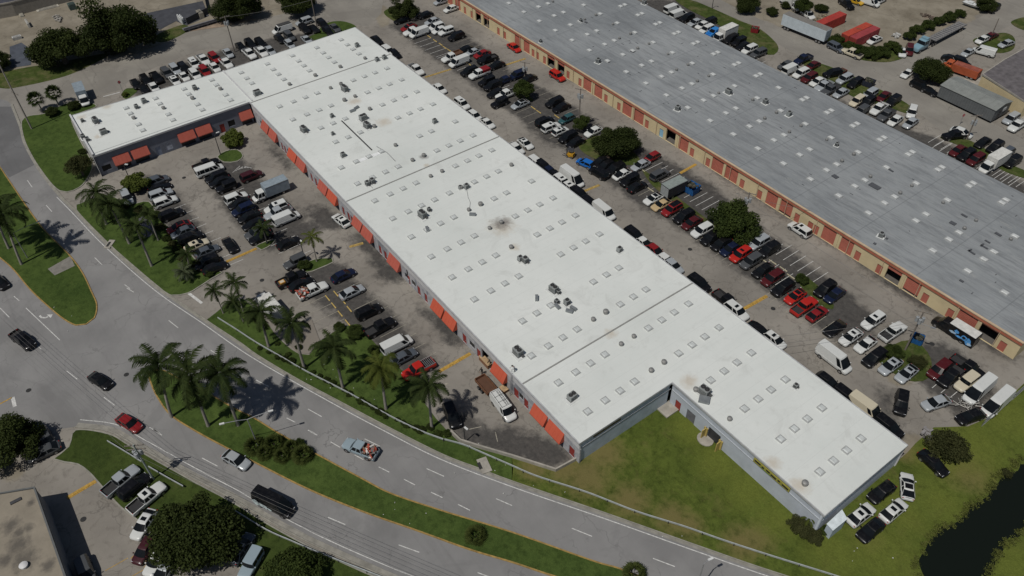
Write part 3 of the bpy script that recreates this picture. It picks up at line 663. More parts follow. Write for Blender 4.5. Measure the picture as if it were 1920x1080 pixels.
for x, w in doors_A:
    o = panel('door', 0, AY, x, x + w, .02, 2.15, -1, .1, REDDOOR, None); o.parent = wh; reparent(o, wh)
    h = MB(); h.box((x + w - .12, AY - .03, 1.05), (.05, .12, .14)); h = h.obj('door_handle', STEEL, o); 
for x, w in wins_A:
    if w:
        o = panel('window', 0, AY, x, x + w, 1.0, 2.2, -1, .12, GLASS, None); o.parent = wh; reparent(o, wh)
for a, b, k in awn_A:
    o = panel('shopfront', 0, AY, a + .25, b - .25, .02, 3.0, -1, .16, SHUTTER, None, .35); o.parent = wh; reparent(o, wh)
    n0 = set(bpy.data.objects); awning(0, AY, a, b, -1, None, AWN1 if k == 1 else AWN2)
    for o in set(bpy.data.objects) - n0:
        if o.parent is None: o.parent = wh; reparent(o, wh)
# wing shopfront
aw = [(14.2, 17.6), (18.1, 21.6), (28.3, 31.9), (32.3, 35.7), (42.5, 45.4)]
ops = [(a + .25, b - .25, .02, 3.0) for a, b in aw] + [(11.6, 13.4, .9, 2.2), (23.0, 24.1, .02, 2.15), (25.0, 26.6, .6, 2.3), (37.6, 38.7, .02, 2.15), (39.6, 41.2, .8, 2.3)]
mb = MB(); wall_run(mb, 1, AX, 10.9, 45.5, 0, A_TOP - .24, ops, 1); child(mb, 'wing_wall', [DARKWALL])
for a, b in aw:
    o = panel('shopfront', 1, AX, a + .25, b - .25, .02, 3.0, 1, .16, SHUTTER, None, .35); o.parent = wh; reparent(o, wh)
    n0 = set(bpy.data.objects); awning(1, AX, a, b, 1, None, AWN2)
    for o in set(bpy.data.objects) - n0:
        if o.parent is None: o.parent = wh; reparent(o, wh)
for a, b, zb, zt, mt, nm in [(11.6, 13.4, .9, 2.2, GLASS, 'window'), (23.0, 24.1, .02, 2.15, M('grey_blue_door', (.2, .24, .32), .6), 'door'), (25.0, 26.6, .6, 2.3, M('pale_poster_window', (.35, .38, .45), .4, 0, .5, 1), 'window'), (37.6, 38.7, .02, 2.15, REDDOOR, 'door'), (39.6, 41.2, .8, 2.3, GLASS, 'window')]:
    o = panel(nm, 1, AX, a, b, zb, zt, 1, .1, mt, None); o.parent = wh; reparent(o, wh)
# remaining walls
mb = MB()
for p, q in (((-183.2, 11.3), (-164.0, 10.9)), ((-181.1, 46.4), (-183.2, 11.3)), ((-181.6, 82.0), (-181.1, 46.4)), ((-20.2, 82.0), (-181.6, 82.0))):
    a_, b_ = Vector(p), Vector(q); t = (b_ - a_).normalized() * .2
    ribbon(mb, [a_, b_], .0, .2, 0, A_TOP - .24)
child(mb, 'outer_wall', [M('off_white_wall_paint', (.50, .50, .50), .8, 0, .15, .5)])
mb = MB(); wall_run(mb, 1, -48.3, 45.9, 63.6, 0, A_TOP - .24, [], 1); child(mb, 'gable_wall', [BLUEWALL])
mb = MB(); mb.box((-48.28, 54.8, 3.55), (.10, 18.2, .14)); mb.box((-48.28, 54.8, 3.42), (.07, 18.0, .10), 1); child(mb, 'wall_ledge', [M('white_gutter', (.60, .62, .65), .6), DARKSTEEL])
mb = MB(); mb.box((-48.26, 51.0, 4.35), (.12, 5.2, .5)); child(mb, 'gable_sign_box', [M('weathered_sign_box', (.16, .13, .085), .8, 0, .6, 2)])
sd_ops = [(-47.0, -45.9, .02, 2.15), (-44.6, -42.9, .02, 2.3), (-40.2, -37.9, .02, 2.6)]
mb = MB(); wall_run(mb, 0, 64.05, -48.1, -20.3, 0, A_TOP - .24, sd_ops, -1); child(mb, 'courtyard_wall', [SIDEWALL])
mb = MB(); wall_run(mb, 1, -20.35, 63.9, 82.0, 0, A_TOP - .24, [], 1); child(mb, 'end_wall', [M('pale_end_wall_paint', (.60, .65, .71), .8, 0, .08, .5)])
mb = MB(); mb.box((-34.2, 63.98, 3.55), (27.6, .12, .08)); mb.box((-20.34, 73, 3.0), (.05, 17.8, .10)); child(mb, 'wall_rail', [M('wall_rail_grey', (.42, .45, .48), .7)])
for a, b, zb, zt, mt in [(-47.0, -45.9, .02, 2.15, REDDOOR), (-44.6, -42.9, .02, 2.3, M('grey_steel_door', (.14, .14, .16), .6))]:
    o = panel('door', 0, 64.05, a, b, zb, zt, -1, .1, mt, None); o.parent = wh; reparent(o, wh)
for x in (-40.5, -37.6):
    mb = MB(); mb.box((x, 63.5, 1.05), (.14, .95, 2.1)); mb.box((x, 63.88, 1.05), (.7, .16, 2.1)); child(mb, 'door_wing_panel', [M('yellow_trim_paint', (.44, .34, .11), .7, 0, .12, 2)])
o = panel('door', 0, 64.05, -40.2, -37.9, .02, 2.6, -1, .15, SHUTTER, None, .4); o.parent = wh; reparent(o, wh)
p = r5('O', 1840, 195); sg = MB(); xs, xe = -31.9, -25.6
sg.box(((xs + xe) / 2, 63.86, 4.2), (xe - xs, .18, .72), 0)
for k, (a, b) in enumerate([(.04, .2), (.24, .30), (.36, .46), (.49, .64), (.68, .74), (.80, .97)]):
    sg.box((xs + (a + b) / 2 * (xe - xs), 63.755, 4.32 - .1 * (k % 2)), ((b - a) * (xe - xs), .03, .3), 1)
sg.box((xs + .35 * (xe - xs), 63.755, 3.97), (.3 * (xe - xs), .03, .12), 2)
child(sg, 'wall_sign', [M('yellow_sign_board', (.31, .29, .06), .6, 0, .1, 2), M('sign_black', (.025, .02, .02), .6), M('sign_green', (.16, .24, .04), .6)])
# seams, joints, skylights, vents, air conditioners
mb = MB()
for x in (-61.6, -118.0, -163.5):
    mb = MB(); mb.box((x, 63.8, A_TOP + .04), (.24, 36.2, .09)); child(mb, 'roof_seam', [SEAM])
mb = MB(); mb.box((-172.6, 46.2, A_TOP + .1), (17.2, .3, .2)); mb.box((-164.9, 28.0, A_TOP + .05), (.1, 34, .10)); child(mb, 'roof_upstand', [WHITEBAND])
mb = MB()
a_, b_ = r5('B', 642, 907), r5('F', 870, 48)
ribbon(mb, [Vector(a_[:2]), Vector(b_[:2])], -.12, .12, A_TOP, A_TOP + .14, 0)
for q in [((1045, 130), (985, 68)), ((985, 68), (905, 20))]:
    ribbon(mb, [Vector(r5('F', *q[0])[:2]), Vector(r5('F', *q[1])[:2])], -.09, .09, A_TOP, A_TOP + .10, 1)
ribbon(mb, [Vector(r5('F', 740, 140)[:2]), Vector(r5('F', 950, 58)[:2])], -.5, .5, A_TOP, A_TOP + .03, 2)
ribbon(mb, [Vector(r5('F', *q)[:2]) for q in ((1580, 345), (1590, 400), (1607, 440), (1600, 495))], -.05, .05, A_TOP, A_TOP + .08, 1)
ribbon(mb, [Vector(r5('F', *q)[:2]) for q in ((853, 310), (875, 332))], -.06, .06, A_TOP, A_TOP + .08, 1)
child(mb, 'roof_curb', [DARKSTEEL, M('roof_curb_grey', (.35, .36, .36), .7), M('fresh_white_patch', (.78, .80, .80), .7)])
YS = [50.1, 53.5, 56.45, 59.4, 62.8, 65.5, 68.7, 71.65, 74.5, 77.75]
sky_pts, vent_pts = [], []
rows = {-58.45: 'ssssvvssss', -51.65: 'ssssvvssss', -44.9: '-----vssss', -38.2: '-----vssss', -31.5: '------ssss', -24.75: '-----vssss',
        -65.2: 'ssssvvsss-', -72.0: '-sss--sss-', -80.9: 'ssss--ssss', -87.7: 'ssssv-ssss', -94.4: 'ssssvvssss', -101.2: 'ssssvvss-s', -107.9: 'sssssvsssv', -114.7: 'ssssvvssss',
        -121.6: 'ssssvvssss', -128.4: 'ssssv-ss-s', -137.4: '-sssv-ssss', -144.2: '-sss-vssss', -151.0: 'ssssvvssss', -157.8: 'ssssvvssss'}
for x, pat in rows.items():
    for y, c in zip(YS, pat):
        if c == 's': sky_pts.append((x, y, A_TOP))
        elif c == 'v': vent_pts.append((x, y, A_TOP))
for y in (49.3, 56.0, 62.6, 69.2, 75.9):
    for x, c in zip((-177.6, -174.2, -171.3, -168.3, -165.2), 'ssssv' if y > 50 else 'sss--'):
        if c == 's': sky_pts.append((x, y, A_TOP))
        elif c == 'v': vent_pts.append((x, y, A_TOP))
for y in (22.4, 29.05, 35.75, 42.4):
    for x, c in zip((-178.6, -175.7, -173.2, -170.1, -167.2), 'ssvss'):
        (sky_pts if c == 's' else vent_pts).append((x, y, A_TOP))
def locp(p): return tuple(Vector(p) - OFF)
lay_skylights(wh, [locp(p) for p in sky_pts], SKY_A)
for p in vent_pts: put(VENT, 'roof_vent', locp(p), wh, random.random(), random.uniform(.85, 1.1))
for t, x, y, s in [('A', 1465, 672, 'm'), ('A', 722, 918, 'l'), ('A', 782, 1003, 'l'), ('A', 1085, 772, 'm'), ('A', 1028, 812, 'm'), ('A', 622, 915, 's'), ('A', 630, 1040, 'm'), ('A', 660, 1058, 's'),
        ('B', 12, 712, 'l'), ('B', 760, 352, 'm'), ('B', 910, 458, 'm'), ('B', 965, 443, 'm'), ('B', 668, 680, 'l'), ('B', 806, 898, 'l'), ('B', 835, 955, 'l'), ('B', 362, 985, 'l'), ('B', 572, 880, 's'), ('B', 578, 1012, 's'), ('B', 1342, 922, 'm'), ('B', 640, 640, 's'),
        ('F', 655, 95, 'm'), ('F', 838, 308, 'm'), ('F', 874, 292, 'm'), ('F', 1250, 545, 'l'), ('F', 1300, 502, 's'), ('F', 1580, 332, 'm'), ('F', 1532, 335, 's'),
        ('G', 62, 872, 'm'), ('G', 100, 885, 'm'), ('G', 805, 805, 'm'), ('K', 312, 22, 'l'), ('K', 348, 40, 's'), ('K', 412, 120, 'm'), ('K', 335, 112, 's'), ('K', 45, 495, 'l'), ('K', 450, 830, 'l'), ('K', 1440, 790, 'l'), ('L', 205, 745, 's')]:
    put_ac(s, locp(r5(t, x, y)), wh, rad(random.choice([0, 90, 5, 93])), .88)
mb = MB()
for k, (t, x, y) in enumerate([('B', 725, 838), ('B', 755, 815), ('K', 1440, 845), ('K', 185, 82), ('F', 1285, 645), ('K', 340, 145), ('K', 460, 160), ('K', 430, 180), ('F', 1625, 535)]):
    p = locp(r5(t, x, y)); mb.box((p[0], p[1], p[2] + .25), (.5 if k != 2 else 1.6, 1.2, .5), 0, .3 * k)
o = mb.obj('roof_duct', [M('duct_metal', (.26, .28, .29), .5, .4)], wh)

# --- the grey roofed storage block
gb = thing('storage_block', 'long grey roofed storage block with salmon roll up doors in a cream wall', 'building', (-100, 130, 0))
BY0, BY1, BX0, BX1 = 114.6, 151.6, -216.0, -20.9
mb = MB(); mb.box(((BX0 + BX1) / 2, (BY0 + BY1) / 2, B_TOP - .1), (BX1 - BX0, BY1 - BY0, .2)); child(mb, 'roof', [GROOF], gb)
s_ = .9606
roll = [(-196, -193.3, 1), (-192, -189.2, 1), (-181.5, -178.8, 2), (-177.6, -174.8, 2), (-162.8, -160.2, 1), (-158.8, -156.2, 1), (-148.6, -145.7, 2), (-144.4, -141.6, 2), (-134.1, -131.1, 1), (-129.9, -127.0, 1), (-119.6, -116.5, 1), (-115.7, -112.4, 1), (-104.9, -102.0, 0), (-100.9, -98.0, 1), (-90.8, -87.6, 1), (-86.9, -83.5, 1), (-75.6, -72.8, 1), (-72.0, -69.0, 1), (-61.5, -58.5, 1), (-57.3, -54.5, 1), (-47.0, -44.1, 2), (-43.1, -40.1, 1), (-32.7, -29.3, 1), (-28.6, -25.4, 0)]
man = [-187.5, -184, -171, -168, -155.3, -153.4, -150.4, -140.7, -136.0, -126.2, -121.5, -111.8, -107.0, -97.3, -92.5, -82.7, -77.9, -68.2, -64.9, -63.5, -53.8, -49.0, -39.4, -34.5, -24.8]
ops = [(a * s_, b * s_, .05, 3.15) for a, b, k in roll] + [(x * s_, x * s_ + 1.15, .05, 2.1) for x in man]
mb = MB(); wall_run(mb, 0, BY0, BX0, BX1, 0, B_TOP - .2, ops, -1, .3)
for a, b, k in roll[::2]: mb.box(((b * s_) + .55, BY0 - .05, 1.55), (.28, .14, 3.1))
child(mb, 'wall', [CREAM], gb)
mb = MB(); mb.box(((BX0 + BX1) / 2, BY0 - .09, B_TOP - .38), (BX1 - BX0 + .1, .2, .46), 0); mb.box(((BX0 + BX1) / 2, BY0 - .02, B_TOP + .03), (BX1 - BX0 + .2, .42, .14), 1)
for i in range(27):
    x = BX1 - 3.6 - i * 7.2; mb.tube((x, BY0 - .14, .2), (x, BY0 - .14, B_TOP - .2), .06, n=6, mi=1)
child(mb, 'eave_trim', [SALTRIM, COPING], gb)
mb = MB(); wall_run(mb, 1, BX1, BY0 + .3, BY1, 0, B_TOP - .2, [], 1, .3); wall_run(mb, 0, BY1, BX0, BX1 - .3, 0, B_TOP - .2, [], 1, .3); wall_run(mb, 1, BX0, BY0 + .3, BY1 - .3, 0, B_TOP - .2, [], -1, .3); child(mb, 'outer_wall', [CREAM], gb)
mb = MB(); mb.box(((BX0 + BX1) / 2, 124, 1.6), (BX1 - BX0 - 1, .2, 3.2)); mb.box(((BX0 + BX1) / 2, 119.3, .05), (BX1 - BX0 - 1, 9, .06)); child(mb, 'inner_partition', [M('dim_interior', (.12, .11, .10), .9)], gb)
for a, b, k in roll:
    a, b = a * s_, b * s_
    if k == 1: o = panel('roll_up_door', 0, BY0, a, b, .05 if random.random() < .85 else .45, 3.15, -1, .14, SALMON, None, .28)
    elif k == 2: o = panel('roll_up_door', 0, BY0, a, b, 2.35, 3.15, -1, .14, SALMON, None, .28)
    else: o = panel('roll_up_door', 0, BY0, a, b, 2.85, 3.15, -1, .14, SALMON, None)
    o.parent = gb; reparent(o, gb)
for i, x in enumerate(man):
    o = panel('door', 0, BY0, x * s_, x * s_ + 1.15, .05, 2.1, -1, .12, M('pale_blue_door', (.25, .46, .62), .6) if x == -107.0 else SALMON, None)
    o.parent = gb; reparent(o, gb)
bs, bv = [], []
rowx = [-156.7 + 6.731 * k for k in range(-7, 20)]
for k, x in enumerate(rowx):
    if x > -22: continue
    for y, c in ((122.9, 's'), (127.9, 's'), (131.1, 's'), (132.8, 'v'), (136.6, 'v'), (138.1, 's'), (145.4, 's'), (146.9, 's')):
        if c == 'v' and random.random() < .25: continue
        (bs if c == 's' else bv).append((x, y, B_TOP))
for i in range(len(bs) - 1, -1, -1):
    if random.random() < .04: bs.pop(i)
OFB = Vector(gb.location)
lay_skylights(gb, [tuple(Vector(p) - OFB) for p in bs], SKY_B)
for p in bv: put(VENT, 'roof_vent', tuple(Vector(p) - OFB), gb, random.random(), random.uniform(.7, .9))
for t, x, y, s in [('C', 515, 165, 's'), ('C', 645, 470, 'm'), ('C', 1240, 825, 'm'), ('C', 990, 30, 'm'), ('C', 1622, 700, 'l'), ('C', 1898, 775, 'm'), ('C', 215, 318, 's'), ('D', 155, 868, 'm'), ('H', 845, 695, 'm'), ('H', 512, 15, 's')]:
    put_ac(s, tuple(gt(t, x, y, B_TOP) - OFB), gb, rad(random.choice([0, 90, 15])))
mb = MB()
for t, x, y, w, d in [('H', 800, 320, 2.2, 1.2), ('H', 503, 247, 1.2, .9), ('C', 905, 388, 1.0, .8), ('C', 720, 465, .9, .5), ('C', 555, 170, .8, .5), ('H', 1620, 775, 1.4, .3), ('H', 1605, 760, .3, 1.0), ('H', 1525, 815, 1.4, .3), ('H', 1515, 800, .3, .9), ('H', 1645, 735, 1.0, .3), ('H', 920, 200, 1.2, .3), ('H', 1470, 540, 1.2, .4), ('H', 1385, 597, 1.1, .8), ('H', 1725, 680, 1.2, .5), ('H', 800, 750, .5, .4), ('H', 890, 712, .4, .4), ('H', 1450, 1030, .7, .4), ('L', 0, 0, .1, .1)]:
    p = gt(t, x, y, B_TOP); mb.box((p.x, p.y, B_TOP + .09), (w, d, .18), 0, random.uniform(-.1, .1))
for k in range(60):
    mb.box((random.uniform(-150, -24), random.uniform(118, 150), B_TOP + .03), (random.uniform(.2, .9), .12, .06), 0, random.choice([0, 0, 1.57]))
child(mb, 'roof_curb', [M('roof_curb_dark', (.085, .09, .10), .8)], gb)

# --- flat tan roof at lower left
tb = thing('workshop', 'low workshop with a stained tan flat roof beside the boulevard verge', 'building', (0, 0, 0))
rp = [g(x, y, 4.6) for x, y in [(66, 914), (126, 1085), (150, 1180), (-150, 1250), (-200, 960)]]
tb.location = (rp[0].x, rp[0].y, 0)
mtan, nt_, b_ = new_mat('stained_tan_roof'); v_ = pos(nt_)
c_ = mix(nt_, ramp(nt_, noise(nt_, v_, .25, 6, .7), .35, .7), (.29, .255, .20), (.21, .185, .145))
c_ = mix(nt_, mth(nt_, 'MULTIPLY', blobs(nt_, flat(nt_, v_), [(*g(35, 1020, 4.6)[:2], 1.9), (*g(46, 1050, 4.6)[:2], 2.2), (*g(53, 990, 4.6)[:2], 1.0), (*g(58, 942, 4.6)[:2], .8), (*g(20, 985, 4.6)[:2], 1.6), (*g(90, 1060, 4.6)[:2], 1.2), (*g(10, 1050, 4.6)[:2], 1.4), (*g(34, 1000, 4.6)[:2], 1.2)], noise(nt_, v_, 1.2, 5, .7)), .7), c_, (.06, .055, .05))
nt_.links.new(c_, b_.inputs['Base Color']); b_.inputs['Roughness'].default_value = .9
mb = MB(); mb.prism([p[:2] for p in rp], 4.4, 4.6); child(mb, 'roof', [mtan], tb)
mb = MB(); q = [Vector(p[:2]) for p in rp]
ar = sum(q[i].x * q[(i + 1) % 5].y - q[(i + 1) % 5].x * q[i].y for i in range(5)); q = q if ar > 0 else q[::-1]
ribbon(mb, q, .08, .38, 0, 4.4, 0, True); child(mb, 'wall', [M('workshop_grey_wall', (.20, .21, .23), .85)], tb)  # even grey wall colour, the same on every side
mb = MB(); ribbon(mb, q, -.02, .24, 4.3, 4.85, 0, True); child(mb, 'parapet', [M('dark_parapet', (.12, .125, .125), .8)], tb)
mb = MB(); p = g(46, 1062, 4.6); mb.tube((p.x, p.y, 4.6), (p.x, p.y, 5.0), .45, n=14); mb.tube((p.x, p.y, 5.0), (p.x, p.y, 5.2), .55, .2, n=14); child(mb, 'roof_vent', [M('white_vent', (.6, .6, .6), .5)], tb, 40)
mb = MB(); p = g(30, 940, 4.6); mb.box((p.x, p.y, 4.68), (.5, 1.4, .16)); child(mb, 'roof_curb', [DARKSTEEL], tb)

# --- dark roof at the far right, dark roof at the top left, grey portable building, canopy
def block(name, label, px, z, roofm, wallm, cat='building'):
    rp = [g(x, y, z) for x, y in px]; c = sum(rp, Vector((0, 0, 0))) / len(rp)
    t = thing(name, label, cat, (c.x, c.y, 0)); mb = MB(); mb.prism([p[:2] for p in rp], z - .25, z); child(mb, 'roof', [roofm], t)
    q = [Vector(p[:2]) for p in rp]; n = len(q)
    ar = sum(q[i].x * q[(i + 1) % n].y - q[(i + 1) % n].x * q[i].y for i in range(n)); q = q if ar > 0 else q[::-1]
    mb = MB(); ribbon(mb, q, .1, .35, 0, z - .25, 0, True); child(mb, 'wall', [wallm], t)
    mb = MB(); ribbon(mb, q, -.03, .2, z - .3, z + .08, 0, True); child(mb, 'roof_edge_trim', [CONC], t); return t
block('warehouse', 'dark shingled warehouse roof beyond the grey portable building', [(1842, 139), (1882, 112), (1925, 88), (2030, 40), (2110, 130), (1925, 192)], 4.0, M('dark_shingle_roof', (.125, .115, .12), .9, 0, .3, .8), CREAM)
block('depot_building', 'long dark flat roofed depot at the top left behind the dirt yard', [(-80, 22), (20, 4), (120, -22), (210, -60), (-200, -60)], 4.0, M('dark_membrane_roof', (.05, .052, .068), .85, 0, .3, .6), M('depot_wall', (.25, .23, .2), .8))
t = thing('portable_building', 'long grey portable building with a low ridged roof on blocks beside the rear street', 'portable building')
P1, P2 = g(1756.5, 180, .6), g(1857.6, 228, .6); u = (P2 - P1).normalized(); w_ = Vector((-u.y, u.x, 0)); L_ = (P2 - P1).length
t.location = (P1 + P2) / 2 - Vector((0, 0, .6)); t.rotation_euler = (0, 0, math.atan2(u.y, u.x))
PB = M('grey_metal_cladding', (.135, .145, .15), .6, .2, .12, .6); PR = M('grey_green_metal_roof', (.26, .275, .26), .6, .2, .15, .6)
Wd = 6.4; zl = .6; ze = 3.4; zr = 4.0
mb = MB(); mb.box((0, Wd / 2, (zl + ze) / 2), (L_, Wd, ze - zl), 0); mb.add([(-L_ / 2, 0, ze), (-L_ / 2, Wd, ze), (-L_ / 2, Wd / 2, zr - .05)], [(0, 2, 1)]); mb.add([(L_ / 2, 0, ze), (L_ / 2, Wd, ze), (L_ / 2, Wd / 2, zr - .05)], [(0, 1, 2)])
for k in range(int(L_ / .6)): mb.box((-L_ / 2 + .3 + k * .6, -.02, (zl + ze) / 2), (.05, .04, ze - zl))
mb.obj('wall', PB, t)
mb = MB()
for s0, s1 in ((-.15, Wd / 2), (Wd + .15, Wd / 2)):
    mb.add([(-L_ / 2 - .15, s0, ze), (L_ / 2 + .15, s0, ze), (L_ / 2 + .15, s1, zr), (-L_ / 2 - .15, s1, zr), (-L_ / 2 - .15, s0, ze + .08), (L_ / 2 + .15, s0, ze + .08), (L_ / 2 + .15, s1, zr + .08), (-L_ / 2 - .15, s1, zr + .08)],
           [(4, 5, 6, 7), (0, 1, 5, 4), (0, 3, 2, 1), (1, 2, 6, 5), (0, 4, 7, 3)] if s0 < s1 else [(7, 6, 5, 4), (4, 5, 1, 0), (1, 2, 3, 0), (5, 6, 2, 1), (3, 7, 4, 0)])
for k in range(int(L_ / 1.2)):
    x = -L_ / 2 + .6 + k * 1.2; mb.box((x, Wd / 4, (ze + zr) / 2 + .1), (.06, Wd / 2, .05), 0, 0, Matrix.Rotation(math.atan2(zr - ze, Wd / 2), 3, 'X'))
mb.obj('roof', PR, t)
mb = MB(); mb.box((0, Wd / 2, .35), (L_ - 1, Wd - 1, .5)); mb.obj('gap_shade_box', M('gap_shade_black', (.01, .01, .01), .9), t)  # near-black box stands in for the shade in the gap underneath
mb = MB(); mb.box((L_ / 2 + .03, Wd * .35, 1.7), (.06, 1.0, 2.0)); mb.obj('door', DARKSTEEL, t)
mb = MB(); mb.box((L_ / 2 + .05, Wd * .66, 2.3), (.08, 1.2, .8)); mb.obj('window', M('pale_window', (.5, .52, .53), .4), t)
t = thing('canopy_shed', 'small white flat roofed lean-to shed at the foot of the end wall', 'shed')
q = [g(x, y, 2.6) for x, y in [(1550, 982), (1579, 955), (1589, 973), (1562, 995)]]; c = sum(q, Vector((0, 0, 0))) / 4; t.location = (c.x, c.y, 0)
mb = MB(); mb.prism([p[:2] for p in q], 2.48, 2.6); child(mb, 'roof', [M('white_panel_roof', (.66, .73, .76), .5)], t)
mb = MB(); mb.prism([((Vector(p[:2]) - Vector(c[:2])) * .9 + Vector(c[:2])) for p in q], 0, 2.48); child(mb, 'wall', [BLUEWALL], t)
t = thing('door_step', 'round edged concrete step on the grass at the yellow framed door', 'step', tuple(g(1322, 825, 0)))
mb = MB(); mb.prism([(1.25 * math.cos(k * math.pi / 8) * 1.05, 1.15 * math.sin(k * math.pi / 8)) for k in range(16)], .05, .26); mb.obj('slab', CONC, t)
o = MB(); p = g(1252, 769, 0); o.box((p.x, p.y, .2), (2.2, 2.6, .3)); o = tag(o.obj('door_step', CONC), 'square concrete landing at the red door in the inner corner', 'step')
# retaining wall at the end of the front lot
rw = MB(); ribbon(rw, [Vector(g(x, y)[:2]) for x, y in [(846, 812), (864, 829), (905, 842), (960, 858), (1042, 884), (1086, 860)]], -.13, .13, 0, .75); tag(rw.obj('retaining_wall', CONC), 'low concrete retaining wall round the dark end of the front lot', 'wall')

# ------------------------------------------------------------------ vehicles
def shell(st, mats_liner=True):
    """loft of the lower body; st = list of (x, half width, bottom, top, bed floor or None)"""
    mb = MB(); rings = []
    for (x, w, zb, zt, fl) in st:
        h = zt - zb
        if fl is None:
            half = [(w * .90, zb), (w, zb + .22 * h), (w * 1.0, zb + .62 * h), (w * .975, zt - .12 * h), (w * .90, zt - .02 * h), (w * .5, zt + .022), (0, zt + .03)]
        else:
            half = [(w * .90, zb), (w, zb + .22 * h), (w, zb + .62 * h), (w * .99, zt - .02), (w - .10, zt), (w - .12, fl), (0, fl)]
        ring = [(x, -y, z) for y, z in half] + [(x, y, z) for y, z in half[:-1][::-1]]
        rings.append(ring)
    n = 13
    for r in rings: mb.v += r
    for i in range(len(rings) - 1):
        for j in range(n - 1):
            a, b = i * n + j, (i + 1) * n + j
            mi = 0
            if j in (0, 11): mi = 1
            if st[i][4] is not None and st[i + 1][4] is not None and j in (4, 5, 6, 7): mi = 2
            mb.f.append([a, a + 1, b + 1, b][::1]); mb.m.append(mi)
        mb.f.append([i * n + n - 1, i * n, (i + 1) * n, (i + 1) * n + n - 1]); mb.m.append(1)
    mb.f.append(list(range(n))[::-1]); mb.m.append(0)
    k = (len(rings) - 1) * n; mb.f.append([k + i for i in range(n)]); mb.m.append(0)
    return mb
YF = [-1, -.5, 0, .5, 1]
def cabin(body, xf, xr, hw, z, SF, glass=(1, 1), rear=1, bow=(.16, .05, -.12, -.05)):
    """greenhouse between belt and roof. xf, xr, hw, z are (belt, roof) pairs. returns glass builders"""
    lv = [(0, z[0]), (.86, z[0] + (z[1] - z[0]) * .86), (1.0, z[1])]
    pts = []
    for t, zz in lv + [(1.25, z[1] + .035)]:
        a, b, w = xf[0] + (xf[1] - xf[0]) * t, xr[0] + (xr[1] - xr[0]) * t, hw[0] + (hw[1] - hw[0]) * t
        bf, br = bow[0] + (bow[1] - bow[0]) * min(t, 1), bow[2] + (bow[3] - bow[2]) * min(t, 1)
        row = [(a + bf * (1 - y * y), w * y, zz) for y in YF]
        row += [(a + (b - a) * s, w * (1 + .02 * math.sin(math.pi * s)), zz) for s in SF[1:-1]]
        row += [(b + br * (1 - y * y), w * y, zz) for y in YF[::-1]]
        row += [(a + (b - a) * s, -w * (1 + .02 * math.sin(math.pi * s)), zz) for s in SF[1:-1][::-1]]
        pts.append(row)
    n = 18; kinds = ['F'] * 4 + ['P', 'W0', 'P', 'W1', 'P'] + ['R'] * 4 + ['P', 'W1', 'P', 'W0', 'P']
    G_ = {'windshield': MB(), 'rear_window': MB(), 'left': MB(), 'right': MB()}
    for j in range(n):
        q = [pts[0][j], pts[0][(j + 1) % n], pts[1][(j + 1) % n], pts[1][j]]; k = kinds[j]
        q = q[::1]
        if k == 'F': G_['windshield'].add(q, [(0, 1, 2, 3)])
        elif k == 'R' and rear: G_['rear_window'].add(q, [(0, 1, 2, 3)])
        elif k[0] == 'W' and glass[int(k[1])]: G_['left' if j < 9 else 'right'].add(q, [(0, 1, 2, 3)])
        else: body.add(q, [(0, 1, 2, 3)])
        for l in (1, 2):
            body.add([pts[l][j], pts[l][(j + 1) % n], pts[l + 1][(j + 1) % n], pts[l + 1][j]], [(0, 1, 2, 3)])
    body.add(pts[3], [tuple(range(n))])
    return G_, pts
def wheel_mesh(r, w):
    mb = MB(); mb.tube((0, -w / 2, 0), (0, w / 2, 0), r, n=18, mi=0)
    for s in (-1, 1):
        mb.tube((0, s * (w / 2 + .004), 0), (0, s * (w / 2 - .02), 0), r * .62, n=14, mi=1)
    return mb.mesh('wheel', [TYRE, RIM], 40)
WHEEL = {.33: wheel_mesh(.33, .22), .38: wheel_mesh(.38, .25), .36: wheel_mesh(.36, .23), .46: wheel_mesh(.46, .28)}
PAINT0 = mat_paint((.5, .5, .5))
def base_stations(L, Wd, zb, zn, zh, zd, xc, xd, rear_drop=.2):
    F, Rr, w = L / 2, -L / 2, Wd / 2
    return [(F, w * .56, zb + .16, zn - .20, None), (F - .07, w * .76, zb + .05, zn - .09, None), (F - .22, w * .90, zb, zn + .0, None), (F - .45, w * .965, zb, zn + .06, None), (F - .8, w * .99, zb, zn + (zh - zn) * .5, None), (xc, w, zb, zh, None),
            ((xc + xd) / 2, w, zb, zh + .01, None), (xd, w, zb, max(zd, zh) + .01, None), (Rr + .5, w * .98, zb, zd, None), (Rr + .2, w * .92, zb + .02, zd - .05, None), (Rr + .06, w * .80, zb + .05, zd - rear_drop, None), (Rr, w * .62, zb + .16, zd - rear_drop - .14, None)]
KINDS = {}
